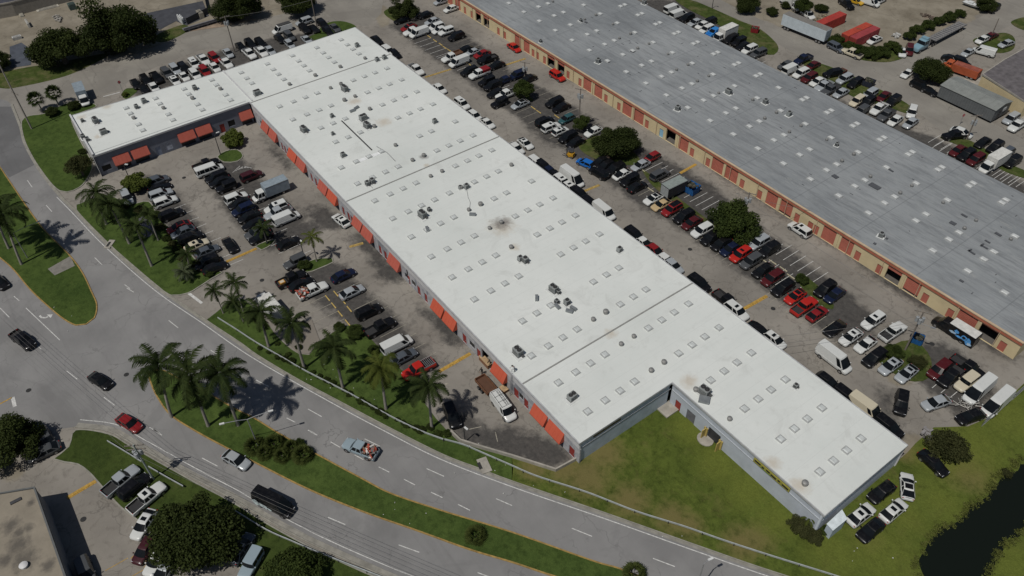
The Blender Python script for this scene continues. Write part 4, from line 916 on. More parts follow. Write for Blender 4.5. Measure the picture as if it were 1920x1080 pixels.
def define(kind, L, Wd, zb, zn, zh, zd, xc, xd, cab, wheel=.33, wb=(.31, -.29), rear_drop=.2, bed=None, extra=None, tail_h=None):
    st = base_stations(L, Wd, zb, zn, zh, zd, xc, xd, rear_drop); w = Wd / 2
    if bed:
        fl, x0 = bed; Rr = -L / 2
        st = st[:6] + [((xc + x0) / 2, w, zb, zh, None), (x0 + .02, w, zb, zh, None), (x0, w, zb, zh, None), (x0 - .01, w, zb, zh, fl), (Rr + .16, w * .985, zb, zd, fl), (Rr + .10, w * .98, zb, zd, fl), (Rr + .09, w * .98, zb, zd, None), (Rr + .02, w * .96, zb + .05, zd - .02, None), (Rr, w * .95, zb + .1, zd - .06, None)]
    body = shell(st)
    G_, pts = cabin(body, *cab)
    F = L / 2
    body.box((F - .06, 0, zb + .26), (.10, Wd * .52, .20), 1)                        # grille
    body.box((-L / 2 + .05, 0, zb + .2), (.10, Wd * .6, .12), 1)
    xm = cab[0][0] - .18
    for s in (-1, 1): body.box((xm, s * (w + .09), zh + .06), (.14, .18, .13), 0)
    for s in (-1, 1):                                                                # door seams, wheel housings
        for fx in wb: body.tube((L * fx, s * (w - .18), wheel + .02), (L * fx, s * (w + .004), wheel + .02), wheel + .07, n=16, mi=1)
        for dx in (xc - .25, (xc + xd) / 2 - .05): body.box((dx, s * (w + .002), zb + .5 * (zh - zb)), (.02, .012, .55 * (zh - zb)), 1)
    if extra: extra(body, pts)
    parts = {'body': (body.mesh(kind + '_body', [PAINT0, TRIM, LINER], 38), (0, 0, 0))}
    gl = {k: v.mesh(k, [GLASS], 30) for k, v in G_.items() if v.f}
    hl, tl = MB(), MB(); hl.box((0, 0, 0), (.22, .34, .13)); tl.box((0, 0, 0), (.12, .22, .18))
    zt = (zd - .22) if tail_h is None else tail_h
    KINDS[kind] = dict(body=parts['body'][0], glass=gl, wheels=[(L * fx, s * (w - .10), wheel) for fx in wb for s in (1, -1)], wheel=WHEEL[wheel],
                       head=(hl.mesh('headlight', [LAMP]), [(F - .27, s * w * .66, zn - .07) for s in (1, -1)]),
                       tailm=(tl.mesh('taillight', [TAIL]), [(-L / 2 + .12, s * w * .70, zt) for s in (1, -1)]), L=L, W=Wd, top=cab[3][1], cab=cab)
SFs = [0, .10, .46, .52, .88, 1]; SFv = [0, .05, .20, .24, .96, 1]; SFu = [0, .07, .36, .41, .95, 1]; SFp = [0, .10, .50, .56, .93, 1]
define('sedan', 4.8, 1.84, .20, .72, .95, .98, .95, -1.55, ((1.16, .22), (-2.04, -1.12), (.86, .66), (.93, 1.45), SFs))
define('coupe', 4.6, 1.88, .16, .66, .88, .93, .75, -1.5, ((1.0, .02), (-2.08, -.95), (.85, .62), (.86, 1.30), SFs))
define('hatch', 4.25, 1.78, .20, .74, .95, .98, .95, -1.6, ((1.12, .22), (-2.02, -1.48), (.83, .63), (.93, 1.50), SFu))
define('suv', 4.85, 1.94, .26, .86, 1.08, 1.10, 1.05, -1.9, ((1.18, .42), (-2.36, -1.98), (.91, .73), (1.06, 1.74), SFu), .38, (.31, -.30), .1, tail_h=1.0)
define('minivan', 5.05, 1.96, .20, .80, 1.05, 1.08, 1.2, -2.0, ((1.35, .55), (-2.46, -2.2), (.91, .74), (1.04, 1.74), SFu), .36, (.32, -.29), .1, tail_h=1.0)
define('jeep', 4.4, 1.86, .34, .92, 1.10, 1.10, .75, -1.8, ((.62, .42), (-2.14, -2.1), (.82, .76), (1.09, 1.84), SFu), .38, (.32, -.30), .06, tail_h=.9)
define('pickup', 5.75, 2.0, .32, .94, 1.14, 1.10, 1.25, -1.9, ((1.22, .66), (-.82, -.62), (.90, .72), (1.12, 1.86), SFp), .38, (.325, -.30), .1, bed=(.72, -.86), tail_h=.95)
def rack(body, pts): pass
define('van', 5.6, 2.02, .28, .86, 1.18, 1.16, 1.75, -2.4, ((1.86, 1.12), (-2.74, -2.66), (.98, .84), (1.15, 2.06), SFv, (1, 0), 1), .36, (.33, -.29), .06, tail_h=1.0)
define('passenger_van', 6.0, 2.02, .28, .88, 1.20, 1.18, 1.9, -2.6, ((2.0, 1.3), (-2.94, -2.86), (.98, .84), (1.17, 2.06), [0, .05, .20, .24, .95, 1], (1, 1), 1), .36, (.33, -.29), .06, tail_h=1.0)
define('high_van', 6.3, 2.06, .28, .86, 1.20, 1.16, 2.1, -2.8, ((2.45, 1.35), (-3.10, -2.98), (1.0, .80), (1.17, 2.62), SFv, (1, 0), 0), .36, (.33, -.30), .06, tail_h=1.1)
define('truck_cab', 2.6, 2.0, .40, .95, 1.25, 1.2, .5, -.9, ((.62, .15), (-1.2, -1.12), (.94, .80), (1.22, 2.2), SFp, (1, 1), 0), .38, (.22, -.1), .05)
COL = dict(white=(.60, .615, .60), black=(.006, .006, .007), silver=(.40, .43, .45), grey=(.085, .09, .095), red=(.22, .014, .016), dark_red=(.075, .010, .012), maroon=(.05, .012, .016), blue=(.012, .13, .46), navy=(.010, .016, .045), teal=(.03, .09, .10), tan=(.48, .36, .20), cream=(.55, .50, .38), yellow=(.55, .33, .02), bright_red=(.42, .020, .014), pale_blue=(.27, .34, .38), green=(.02, .04, .035), orange=(.45, .10, .03), slate=(.10, .115, .135))
METAL = {'silver', 'grey', 'slate', 'navy'}
WORD = dict(sedan='sedan', coupe='coupe', hatch='hatchback', suv='SUV', minivan='minivan', jeep='boxy off-roader', pickup='pickup', van='panel van', passenger_van='passenger van', high_van='high roofed van', box_truck='box truck')
CAT = dict(sedan='car', coupe='car', hatch='car', suv='SUV', minivan='minivan', jeep='SUV', pickup='pickup truck', van='van', passenger_van='van', high_van='van', box_truck='truck')
NAME = dict(sedan='parked_sedan', coupe='parked_coupe', hatch='parked_hatchback', suv='parked_suv', minivan='parked_minivan', jeep='parked_off_roader', pickup='pickup_truck', van='panel_van', passenger_van='passenger_van', high_van='high_roof_van', box_truck='box_truck')
def build_car(kind, col, p, ang, label, group, opts='', name=None):
    K = KINDS[kind if kind != 'box_truck' else 'truck_cab']
    t = thing(name or NAME[kind], label, CAT[kind], (p.x, p.y, p.z if p.z < .5 else 0), ang, group)
    paint = mat_paint(COL[col], .3, .2 if col in METAL else 0)
    near = (Vector(t.location) - Vector((0, 0, CAM_H))).length < 190
    off = Vector((2.3, 0, 0)) if kind == 'box_truck' else Vector((0, 0, 0))
    def add(me, nm, loc=(0, 0, 0)):
        o = link(nm, me, t); o.location = Vector(loc) + off; return o
    b = add(K['body'], 'body'); b.material_slots[0].link = 'OBJECT'; b.material_slots[0].material = paint
    for k, me in K['glass'].items(): add(me, 'side_window' if k in ('left', 'right') else k)
    for w in K['wheels']: add(K['wheel'], 'wheel', w)
    if near:
        for l in K['head'][1]: add(K['head'][0], 'headlight', l)
        if kind != 'box_truck':
            for l in K['tailm'][1]: add(K['tailm'][0], 'taillight', l)
    c = K['cab']; zt = c[3][1]
    if 'S' in opts:       # sunroof
        mb = MB(); x = c[0][1] - .30; mb.box((x - .28, 0, zt + .035), (.55, .8, .02)); mb.obj('sunroof', GLASS, t)
    if 'B' in opts:       # black roof panel
        mb = MB(); xa, xb = c[0][1] - .08, c[1][1] + .05; mb.box(((xa + xb) / 2, 0, zt + .036), (xa - xb, c[2][1] * 1.7, .02)); mb.obj('roof_panel', mat_paint(COL['black'], .25), t)
    if 'K' in opts:       # roof rack with ladder
        mb = MB(); xa, xb = c[0][1] - .2, c[1][1] + .2
        for s in (-.72, .72): mb.tube((xa, s, zt + .16), (xb, s, zt + .16), .03, n=6)
        for i in range(4):
            x = xa + (xb - xa) * i / 3; mb.tube((x, -.8, zt + .10), (x, .8, zt + .10), .025, n=6)
        for s in (.05, .45): mb.tube((xa - .1, s, zt + .2), (xb + .3, s, zt + .2), .03, n=6)
        for i in range(9):
            x = xa - .2 + (xb + .5 - xa) * i / 8; mb.tube((x, .05, zt + .2), (x, .45, zt + .2), .022, n=6)
        mb.obj('roof_rack', DARKSTEEL, t)
    if 'D' in opts:       # dark roof load
        mb = MB(); xa, xb = c[0][1] - .05, c[1][1] + .1; mb.box(((xa + xb) / 2, 0, zt + .12), (xa - xb, 1.5, .16)); mb.obj('roof_load', M('dark_roof_load', (.05, .05, .05), .8), t)
    if 'H' in opts:       # black bonnet
        mb = MB(); mb.box((1.4, 0, .95), (.9, 1.3, .04), 0, 0, Matrix.Rotation(.12, 3, 'Y')); mb.obj('bonnet', mat_paint(COL['black'], .3), t)
    if 'Y' in opts:       # yellow crate in the bed
        mb = MB(); mb.box((-1.8, 0, .95), (1.0, .9, .35)); mb.box((-1.8, 0, 1.14), (.7, .6, .04), 1); mb.obj('cargo_crate', [M('orange_crate', (.5, .26, .05), .7), M('pale_goods', (.55, .5, .4), .8)], t)
    if 'R' in opts:       # rusty high-sided bed
        mb = MB()
        for s in (-.96, .96): mb.box((-1.9, s, 1.4), (2.1, .06, .6))
        for s in (-2.9, -.9): mb.box((s, 0, 1.4), (.06, 1.9, .6))
        mb.box((-1.9, 0, 1.2), (2.0, 1.86, .1), 1); mb.obj('stake_bed', [RUST, M('rust_brown_load', (.10, .05, .03), .9)], t)
    if 'C' in opts:       # red cap
        mb = MB(); mb.prism([(-2.8, -.95), (-.6, -.95), (-.6, .95), (-2.8, .95)], 1.1, 1.8); mb.obj('bed_cap', mat_paint(COL['red']), t)
    if 'L' in opts:       # mixed load
        mb = MB(); rnd = random.Random(5)
        for i in range(60): mb.box((rnd.uniform(-2.7, -.95), rnd.uniform(-.9, .9), rnd.uniform(.85, 1.75)), (rnd.uniform(.2, .9), rnd.uniform(.08, .4), rnd.uniform(.06, .3)), rnd.randrange(4), rnd.uniform(0, 3), Matrix.Rotation(rnd.uniform(-.6, .6), 3, 'X'))
        mb.obj('cargo_load', [M('load_white', (.6, .58, .55), .8), M('load_brown', (.2, .12, .08), .8), M('load_red', (.4, .08, .05), .8), M('load_grey', (.15, .15, .15), .8)], t)
    if 'G' in opts:       # scrap and rails in the bed of the red pickup
        mb = MB(); rnd = random.Random(9)
        for i in range(7): mb.tube((-2.6 + .3 * i, -.9, 1.3), (-2.6 + .3 * i, .9, 1.35), .03, n=6)
        for s in (-.9, .9): mb.tube((-2.8, s, 1.35), (-.6, s, 1.35), .035, n=6)
        mb.obj('bed_rack', STEEL, t)
    if 'W' in opts:       # extra side windows drawn as real panes (passenger van)
        mb = MB()
        for s in (-1, 1):
            for k in range(3): mb.box((-2.2 + k * 1.05, s * .965, 1.6), (.07, .06, .8), 0, 0, Matrix.Rotation(s * -.16, 3, 'X') if False else None)
        o = mb.obj('window_pillar', paint, t)
    if 'T' in opts:       # tarpaulin cover
        mb = MB(); mb.add([(2.3, -.9, .7), (2.3, .9, .7), (.7, .98, 1.05), (.7, -.98, 1.05), (.2, .8, 1.5), (.2, -.8, 1.5), (-1.2, .8, 1.52), (-1.2, -.8, 1.52), (-2.4, .9, .9), (-2.4, -.9, .9), (2.4, -1, .3), (2.4, 1, .3), (-2.5, 1, .3), (-2.5, -1, .3), (.7, 1.02, .3), (.7, -1.02, .3)],
               [(0, 1, 2, 3), (3, 2, 4, 5), (5, 4, 6, 7), (7, 6, 8, 9), (0, 10, 11, 1), (9, 8, 12, 13), (1, 11, 14, 2), (2, 14, 12, 8, 6, 4), (3, 15, 10, 0), (5, 7, 9, 13, 15, 3)]); mb.obj('tarpaulin_cover', M('blue_tarpaulin', (.03, .20, .52), .6), t)
    if 'V' in opts and True:       # pale graphics along the side
        mb = MB(); rnd = random.Random(3)
        for s in (-1, 1):
            for (x, z, a, b) in ((-2.2, 1.15, .75, .75), (-1.3, 1.05, .6, .55), (-.6, 1.0, .4, .5), (.1, .9, .45, .3)):
                pts = [(x + a * math.cos(k * math.pi / 6) * rnd.uniform(.7, 1.1), s * (1.09), z + b * math.sin(k * math.pi / 6) * rnd.uniform(.7, 1.1)) for k in range(12)]
                mb.add(pts, [tuple(range(12))] if s < 0 else [tuple(range(11, -1, -1))], 0)
        mb.obj('side_graphic', M('pale_blue_graphic', (.55, .66, .75), .4, 0, .5, 3), t)
    if kind == 'box_truck':
        bc = {'b': ('blue_grey_box', (.24, .29, .33)), 'g': ('green_grey_box', (.24, .275, .26)), 'd': ('dark_box_side', (.03, .03, .035)), 'w': ('white_box', (.60, .60, .57))}
        key = 'w'
        for k in 'bgd':
            if k in opts: key = k
        sm = bc['d'] if 'g' in opts else bc[key]
        mb = MB(); mb.box((-1.55, 0, 1.95), (5.1, 2.3, 2.3), 0); mb.box((-1.55, 0, 3.115), (5.0, 2.2, .03), 1); mb.box((-4.12, 0, 1.9), (.04, 2.1, 2.1), 2)
        for k in range(9): mb.box((-3.8 + .56 * k, 0, 3.14), (.03, 2.2, .02), 1)
        for s in (-1, 1): mb.box((-1.55, s * 1.16, 3.08), (5.1, .04, .1), 2)
        mb.obj('cargo_box', [M(*sm), M(bc[key][0], bc[key][1]), M('box_door', (.3, .32, .32), .6)], t)
        mb = MB(); mb.box((-1.0, 0, .62), (6.4, .9, .3)); mb.obj('chassis', TRIM, t)
        for s in (1, -1):
            o = link('wheel', WHEEL[.38], t); o.location = (-2.6, s * .95, .38)
    return t

def heading(t, x, y, v):
    a, b = gt(t, x - v[0] / 2, y - v[1] / 2), gt(t, x + v[0] / 2, y + v[1] / 2); d = b - a; return math.atan2(d.y, d.x)
LABELS = {}
ORD = ['', 'second', 'third', 'fourth', 'fifth', 'sixth', 'seventh', 'eighth', 'ninth', 'tenth', 'eleventh', 'twelfth']
EXTRA = {'S': 'with dark sunroof', 'B': 'with black roof', 'K': 'with a ladder rack', 'D': 'with a dark roof load', 'H': 'with a black bonnet', 'Y': 'with an orange crate in its bed', 'R': 'with a rusty high sided bed', 'C': 'with a red bed cap', 'L': 'piled with scrap', 'G': 'with a bed rack', 'T': 'under a blue tarpaulin', 'V': 'with pale side graphics'}
def row(tile, phrase, endp, group, hd, cars, edge=None):
    """cars: (kind, colour, x, y[, opts[, heading]]) listed from the named end of the row"""
    desc = []
    for c in cars:
        o = c[4] if len(c) > 4 else ''
        ex = ' '.join(EXTRA[k] for k in o if k in EXTRA)
        w = col_word(c[1]) + ' ' + WORD[c[0]]
        if 'g' in o: w = 'dark sided grey box truck'
        if 'b' in o: w = 'blue grey box truck'
        desc.append((w + ' ' + ex).strip())
    for i, c in enumerate(cars):
        d = desc[i]; same = [j for j in range(len(desc)) if desc[j] == d]
        if len(same) > 1:
            if len(d.split()) > 4: d = ' '.join(d.split()[:2]) if False else d
            k = same.index(i)
            lab = (ORD[k] + ' ' if k else 'nearest ') + d + ' from the ' + endp + ' ' + phrase if k else d + ' nearest the ' + endp + ' ' + phrase
        else: lab = d + ' ' + phrase
        tl = c[6] if len(c) > 6 else tile
        zc = {'sedan': .65, 'coupe': .6, 'hatch': .7, 'suv': .85, 'minivan': .85, 'jeep': .9, 'pickup': .85, 'van': 1.0, 'passenger_van': 1.0, 'high_van': 1.25, 'box_truck': 1.6}[c[0]]
        p = gt(tl, c[2], c[3], zc); p.z = 0
        h = c[5] if len(c) > 5 and c[5] is not None else hd
        ang = heading(tl, c[2], c[3], h) if isinstance(h, tuple) else rad(h + random.uniform(-2, 2))
        if edge is not None: p.y = max(p.y, edge)
        if group is None: gname = None
        else: gname = group
        if len(lab.split()) > 16: print('LONG', lab)
        build_car(c[0], c[1], p, ang, lab, gname, c[4] if len(c) > 4 else '')
def col_word(c): return c.replace('_', ' ')
# --- the back street lot behind the wing
g_ = 'cars parked in the back street lot'
row('A', 'in the far back street line', 'stop sign', g_, 0, [('sedan', 'black', 1015, 628), ('suv', 'black', 1092, 600), ('pickup', 'black', 1170, 578), ('suv', 'grey', 1250, 545), ('suv', 'silver', 1313, 518), ('suv', 'black', 1378, 507), ('suv', 'white', 1455, 475, 'S'), ('pickup', 'white', 1525, 445), ('suv', 'red', 1608, 430), ('sedan', 'silver', 1710, 398), ('sedan', 'black', 1805, 350), ('suv', 'black', 1878, 328),
    ('suv', 'black', 35, 322, '', None, 'B'), ('sedan', 'black', 178, 290, '', None, 'B'), ('suv', 'grey', 250, 268, '', None, 'B'), ('suv', 'black', 365, 215, '', None, 'B'), ('coupe', 'black', 435, 215, '', None, 'B'), ('suv', 'black', 500, 178, '', None, 'B'), ('sedan', 'black', 538, 232, '', None, 'B'), ('coupe', 'grey', 592, 208, '', None, 'B')])
row('A', 'against the wing back wall', 'stop sign', g_, 0, [('coupe', 'black', 1075, 662), ('sedan', 'white', 1155, 655), ('sedan', 'white', 1310, 603, 'S'), ('coupe', 'white', 1380, 573), ('suv', 'white', 1462, 555), ('suv', 'red', 1535, 530), ('sedan', 'white', 1610, 505), ('pickup', 'white', 1695, 470), ('pickup', 'white', 1870, 400), ('pickup', 'white', 40, 385, '', None, 'B'), ('sedan', 'silver', 105, 378, '', None, 'B'), ('hatch', 'silver', 252, 330, '', None, 'B'), ('coupe', 'silver', 380, 297, '', None, 'B')])
row('B', 'crosswise beside the back street', 'pole', g_, 270, [('van', 'white', 195, 215, 'D'), ('suv', 'silver', 360, 160)])
row('A', 'parked by the palms at the wing corner', 'palms', None, (40, 95), [('box_truck', 'white', 614, 712, 'b')])
# --- alley, nearer line
g_ = 'cars parked in the alley stalls'
row('B', 'in the nearer upper alley stalls', 'back street', g_, 270, [('sedan', 'black', 1095, 150), ('sedan', 'red', 1148, 205, 'B'), ('pickup', 'white', 1178, 232), ('van', 'white', 1222, 242), ('pickup', 'white', 1468, 428, 'R'), ('van', 'white', 1522, 459), ('suv', 'black', 1600, 532), ('pickup', 'white', 1674, 551, 'C'), ('jeep', 'black', 1728, 608), ('suv', 'black', 1775, 640), ('sedan', 'black', 1800, 698), ('pickup', 'white', 1878, 704), ('jeep', 'black', 1825, 768), ('sedan', 'silver', 62, 782, 'B', None, 'C')])
row('B', 'in the far upper alley stalls', 'back street', g_, 270, [('sedan', 'black', 1270, 112), ('sedan', 'silver', 1325, 160), ('suv', 'white', 1351, 200), ('sedan', 'white', 1380, 225), ('jeep', 'white', 1424, 235), ('suv', 'black', 1502, 270), ('coupe', 'silver', 1628, 390), ('sedan', 'black', 1570, 372), ('sedan', 'red', 1697, 405), ('pickup', 'black', 1735, 440), ('sedan', 'black', 1803, 490), ('sedan', 'navy', 1860, 602), ('suv', 'navy', 38, 560, '', None, 'C'), ('sedan', 'black', 123, 592, '', None, 'C')])
row('C', 'in the middle alley stalls', 'upper end', g_, 270, [('suv', 'black', 320, 764), ('sedan', 'black', 372, 806), ('hatch', 'teal', 412, 890), ('suv', 'black', 245, 906, '', 90), ('suv', 'white', 292, 950, 'S', 90), ('hatch', 'white', 362, 982, 'S', 90), ('suv', 'black', 420, 1024), ('sedan', 'black', 478, 1068), ('sedan', 'white', 612, 986)])
row('G', 'just below the round tree', 'round tree', g_, 270, [('hatch', 'blue', 550, 142, '', (-200, -90)), ('suv', 'black', 650, 212, '', (-180, -110)), ('sedan', 'black', 668, 130), ('hatch', 'black', 705, 160), ('suv', 'black', 775, 182), ('coupe', 'white', 825, 226, 'H'), ('jeep', 'black', 880, 270), ('sedan', 'black', 940, 320, '', 90), ('sedan', 'silver', 965, 158), ('hatch', 'red', 1050, 98), ('suv', 'grey', 1110, 225, '', 90), ('box_truck', 'grey', 1255, 310, 'g', 90)])
row('G', 'in the long alley line', 'dark sided box truck', g_, 270, [('coupe', 'white', 1060, 410, 'B'), ('coupe', 'tan', 1120, 455), ('suv', 'red', 1200, 485, 'B'), ('suv', 'black', 1290, 540), ('sedan', 'dark_red', 1350, 590), ('suv', 'white', 1425, 645), ('suv', 'black', 1495, 700), ('sedan', 'black', 1570, 745), ('sedan', 'navy', 1640, 785), ('suv', 'bright_red', 1715, 825, 'S'), ('suv', 'grey', 1794, 875), ('sedan', 'black', 1882, 947), ('suv', 'dark_red', 35, 1002, '', None, 'H'), ('suv', 'black', 112, 1077, '', None, 'H'),
    ('coupe', 'bright_red', 205, 62, 'B', None, 'L'), ('pickup', 'bright_red', 275, 132, '', 90, 'L'), ('coupe', 'red', 370, 192, '', 90, 'L'), ('coupe', 'black', 500, 302, '', None, 'L'), ('sedan', 'white', 622, 366, 'S', None, 'L'), ('coupe', 'white', 732, 422, '', None, 'L'), ('suv', 'black', 800, 517, '', None, 'L'), ('sedan', 'silver', 920, 582, 'S', None, 'L'), ('coupe', 'silver', 1040, 642, 'S', None, 'L')])
row('G', 'opposite the red coupes', 'leafy tree', g_, 270, [('suv', 'silver', 1851, 735), ('suv', 'black', 9, 787, '', None, 'H'), ('suv', 'black', 429, 2, '', None, 'L'), ('sedan', 'navy', 500, 52, '', None, 'L'), ('suv', 'white', 790, 242, 'S', None, 'L'), ('pickup', 'white', 940, 322, '', 90, 'L')])
# --- along the long edge of the white building
row('B', 'along the white building back wall', 'back street', 'cars along the back wall of the white building', 0, [('sedan', 'black', 905, 300), ('suv', 'white', 992, 378), ('sedan', 'black', 1040, 400), ('pickup', 'white', 1200, 518), ('sedan', 'white', 1375, 663), ('suv', 'white', 1545, 775, 'S'), ('hatch', 'white', 1640, 865), ('coupe', 'white', 1735, 922), ('sedan', 'white', 30, 1110, '', None, 'C'), ('coupe', 'white', 100, 1075, 'S', None, 'C'),
    ('suv', 'white', 185, 140, '', None, 'G'), ('suv', 'black', 240, 170, '', None, 'G'), ('sedan', 'navy', 285, 205, '', None, 'G'), ('sedan', 'black', 330, 240, '', None, 'G'), ('suv', 'white', 378, 280, 'S', None, 'G'), ('hatch', 'white', 438, 328, 'S', None, 'G'), ('suv', 'black', 510, 375, '', None, 'G'), ('suv', 'black', 585, 445, '', None, 'G'), ('van', 'white', 690, 500, '', None, 'G'), ('suv', 'black', 920, 678, '', None, 'G'), ('coupe', 'white', 990, 740, '', None, 'G'), ('sedan', 'red', 1070, 797, '', None, 'G'), ('sedan', 'white', 1150, 868, '', None, 'G'), ('sedan', 'silver', 1205, 910, '', None, 'G'), ('suv', 'black', 1405, 1040, '', None, 'G'),
    ('pickup', 'black', 1612, 92, '', None, 'K'), ('suv', 'white', 1685, 168, 'S', None, 'K'), ('sedan', 'black', 1855, 320, '', None, 'K'), ('hatch', 'white', 50, 388, 'S', None, 'L'), ('hatch', 'black', 450, 702, '', None, 'L'), ('suv', 'black', 592, 808, '', None, 'L'), ('van', 'cream', 735, 890, '', None, 'L'), ('suv', 'black', 905, 1035, '', None, 'L')], 83.6)
row('C', 'standing alone by the cream storage doors', 'doors', None, 0, [('sedan', 'bright_red', 15, 355), ('suv', 'bright_red', 340, 566), ('sedan', 'white', 1465, 65, '', 270, 'B'), ('sedan', 'silver', 1390, 10, '', 270, 'B')])
row('H', 'parked by the cream wall of the storage block', 'wall', None, 180, [('suv', 'white', 238, 636, 'S')])
row('G', 'standing in the open alley', 'alley', None, 0, [('high_van', 'white', 450, 245, 'x')])
row('L', 'parked across the lower end of the alley', 'alley', None, 0, [('high_van', 'white', 498, 520, 'x')])
g_ = 'vehicles in the corner yard by the canal'
row('L', 'in the canal corner yard', 'grass island', g_, 270, [('suv', 'dark_red', 1287, 607), ('pickup', 'black', 1373, 655), ('pickup', 'black', 1503, 593, '', 0), ('jeep', 'cream', 1487, 705), ('high_van', 'white', 1587, 758), ('high_van', 'white', 1722, 855), ('sedan', 'silver', 1262, 860, '', (-310, 100)), ('sedan', 'black', 1520, 962, '', (-280, 95)), ('suv', 'black', 1003, 857, '', (-22, 160))])
# --- rear of the grey block
g_ = 'cars parked behind the grey roofed block'
row('C', 'behind the grey block near the top', 'upper end', g_, 270, [('van', 'white', 1205, 62, '', 90), ('van', 'white', 1250, 102, '', 90), ('suv', 'black', 1312, 132), ('sedan', 'silver', 1375, 168), ('sedan', 'white', 1430, 188), ('suv', 'black', 1478, 162), ('suv', 'white', 1460, 218), ('sedan', 'blue', 1515, 238, 'T'), ('box_truck', 'white', 1590, 252), ('suv', 'black', 1642, 290), ('jeep', 'black', 1700, 312), ('sedan', 'black', 1737, 345), ('suv', 'white', 1782, 368), ('suv', 'grey', 1850, 396)])
row('D', 'on the rear roadside grass', 'upper end', g_, 270, [('sedan', 'grey', 135, 487), ('van', 'white', 175, 514, '', 90), ('pickup', 'navy', 265, 440), ('suv', 'white', 248, 547), ('sedan', 'dark_red', 335, 492), ('suv', 'dark_red', 310, 580), ('sedan', 'white', 373, 612), ('pickup', 'silver', 420, 642), ('pickup', 'grey', 470, 668), ('suv', 'black', 485, 547, '', 250), ('suv', 'silver', 575, 590), ('suv', 'black', 655, 620), ('sedan', 'silver', 548, 697)])
row('D', 'behind the grey block by the portable', 'upper end', g_, 275, [('suv', 'cream', 670, 755), ('suv', 'silver', 765, 702), ('suv', 'black', 750, 762), ('sedan', 'dark_red', 868, 722), ('suv', 'black', 940, 752), ('suv', 'grey', 700, 830), ('pickup', 'white', 832, 812), ('pickup', 'grey', 888, 858), ('suv', 'white', 1080, 838, '', (-35, 100)), ('sedan', 'white', 955, 902), ('sedan', 'silver', 1070, 922)])
row('D', 'by the lower rear grass strip', 'upper end', g_, 270, [('pickup', 'black', 1405, 1010, '', (-160, 20)), ('sedan', 'white', 1452, 992, '', (160, 60)), ('sedan', 'black', 1612, 1068), ('suv', 'black', 1705, 1098), ('sedan', 'dark_red', 1425, 48, '', None, 'H'), ('suv', 'black', 1490, 78, '', None, 'H'), ('suv', 'dark_red', 1560, 112, '', None, 'H'), ('box_truck', 'white', 1690, 135, '', None, 'H'), ('hatch', 'slate', 1795, 60, '', None, 'H'), ('suv', 'black', 1835, 128, '', None, 'H')])
# --- yards and streets at the upper right
row('D', 'beside the red containers yard', 'yard', 'vehicles around the container yard', 0, [('pickup', 'black', 590, 28, '', (60, 45)), ('sedan', 'yellow', 655, 8, '', (60, 20)), ('van', 'white', 765, 12, '', (100, 30)), ('sedan', 'white', 838, 4, '', (-60, 30)), ('suv', 'white', 300, 108, '', (60, 40)), ('box_truck', 'white', 180, 15, '', (80, 50)), ('suv', 'slate', 510, 352, '', (100, 50)), ('pickup', 'cream', 628, 395, '', (-120, -48)), ('sedan', 'white', 800, 300, 'S', (-90, 40)), ('coupe', 'white', 1005, 390, '', (14, 100)), ('suv', 'dark_red', 1062, 372, '', (-10, 100))])
row('D', 'in the far corner lot beyond the big dark tree', 'street', 'vehicles in the far corner lot', 0, [('sedan', 'white', 1610, 297, '', (-80, 40)), ('sedan', 'dark_red', 1678, 268, '', (80, -40)), ('sedan', 'silver', 1788, 328, '', (-90, 30)), ('coupe', 'silver', 1500, 392, '', (-90, 55)), ('van', 'white', 1620, 382, '', (-130, -35)), ('sedan', 'black', 1375, 442, '', (100, 30)), ('suv', 'black', 1450, 462, '', (90, 40)), ('coupe', 'white', 1045, 550, '', (-80, 62)), ('suv', 'black', 1140, 640, '', (100, 50)), ('coupe', 'black', 1210, 682, '', (110, 55)), ('suv', 'silver', 1825, 887, '', (-100, 62)), ('pickup', 'white', 1872, 938, '', (-100, 66)), ('suv', 'black', 1690, 58, '', (-100, 50))])
# --- front lot
g_ = 'cars parked in the front lot'
row('E', 'along the palm lawn', 'wing', g_, 90, [('minivan', 'slate', 1175, 272), ('sedan', 'black', 1200, 328), ('suv', 'silver', 1205, 372), ('suv', 'white', 1240, 428), ('suv', 'black', 1285, 525), ('sedan', 'red', 1342, 622, 'B', 270), ('sedan', 'slate', 1372, 658, '', 270), ('suv', 'black', 1430, 700), ('sedan', 'cream', 1475, 758, 'S'), ('sedan', 'slate', 1555, 802), ('suv', 'black', 1550, 885, '', 270), ('sedan', 'black', 1612, 928)])
row('E', 'in the nearer middle line', 'wing', g_, 270, [('pickup', 'black', 1545, 150, '', 90), ('passenger_van', 'white', 1570, 190, 'W', 90), ('suv', 'black', 1620, 245), ('sedan', 'black', 1650, 282), ('jeep', 'black', 1695, 318), ('suv', 'white', 1770, 400, '', 90), ('sedan', 'black', 1795, 445), ('suv', 'navy', 1825, 488), ('sedan', 'black', 1870, 545), ('coupe', 'black', 1900, 600), ('suv', 'grey', 1925, 660)])
row('F', 'in the far middle line', 'wing', g_, 270, [('suv', 'maroon', -35, 235, '', 90), ('box_truck', 'white', 95, 345, 'b'), ('suv', 'white', 150, 472, 'S'), ('pickup', 'silver', 165, 512), ('van', 'white', 225, 550, '', 90), ('sedan', 'black', 245, 742, '', 90), ('sedan', 'black', 35, 700)])
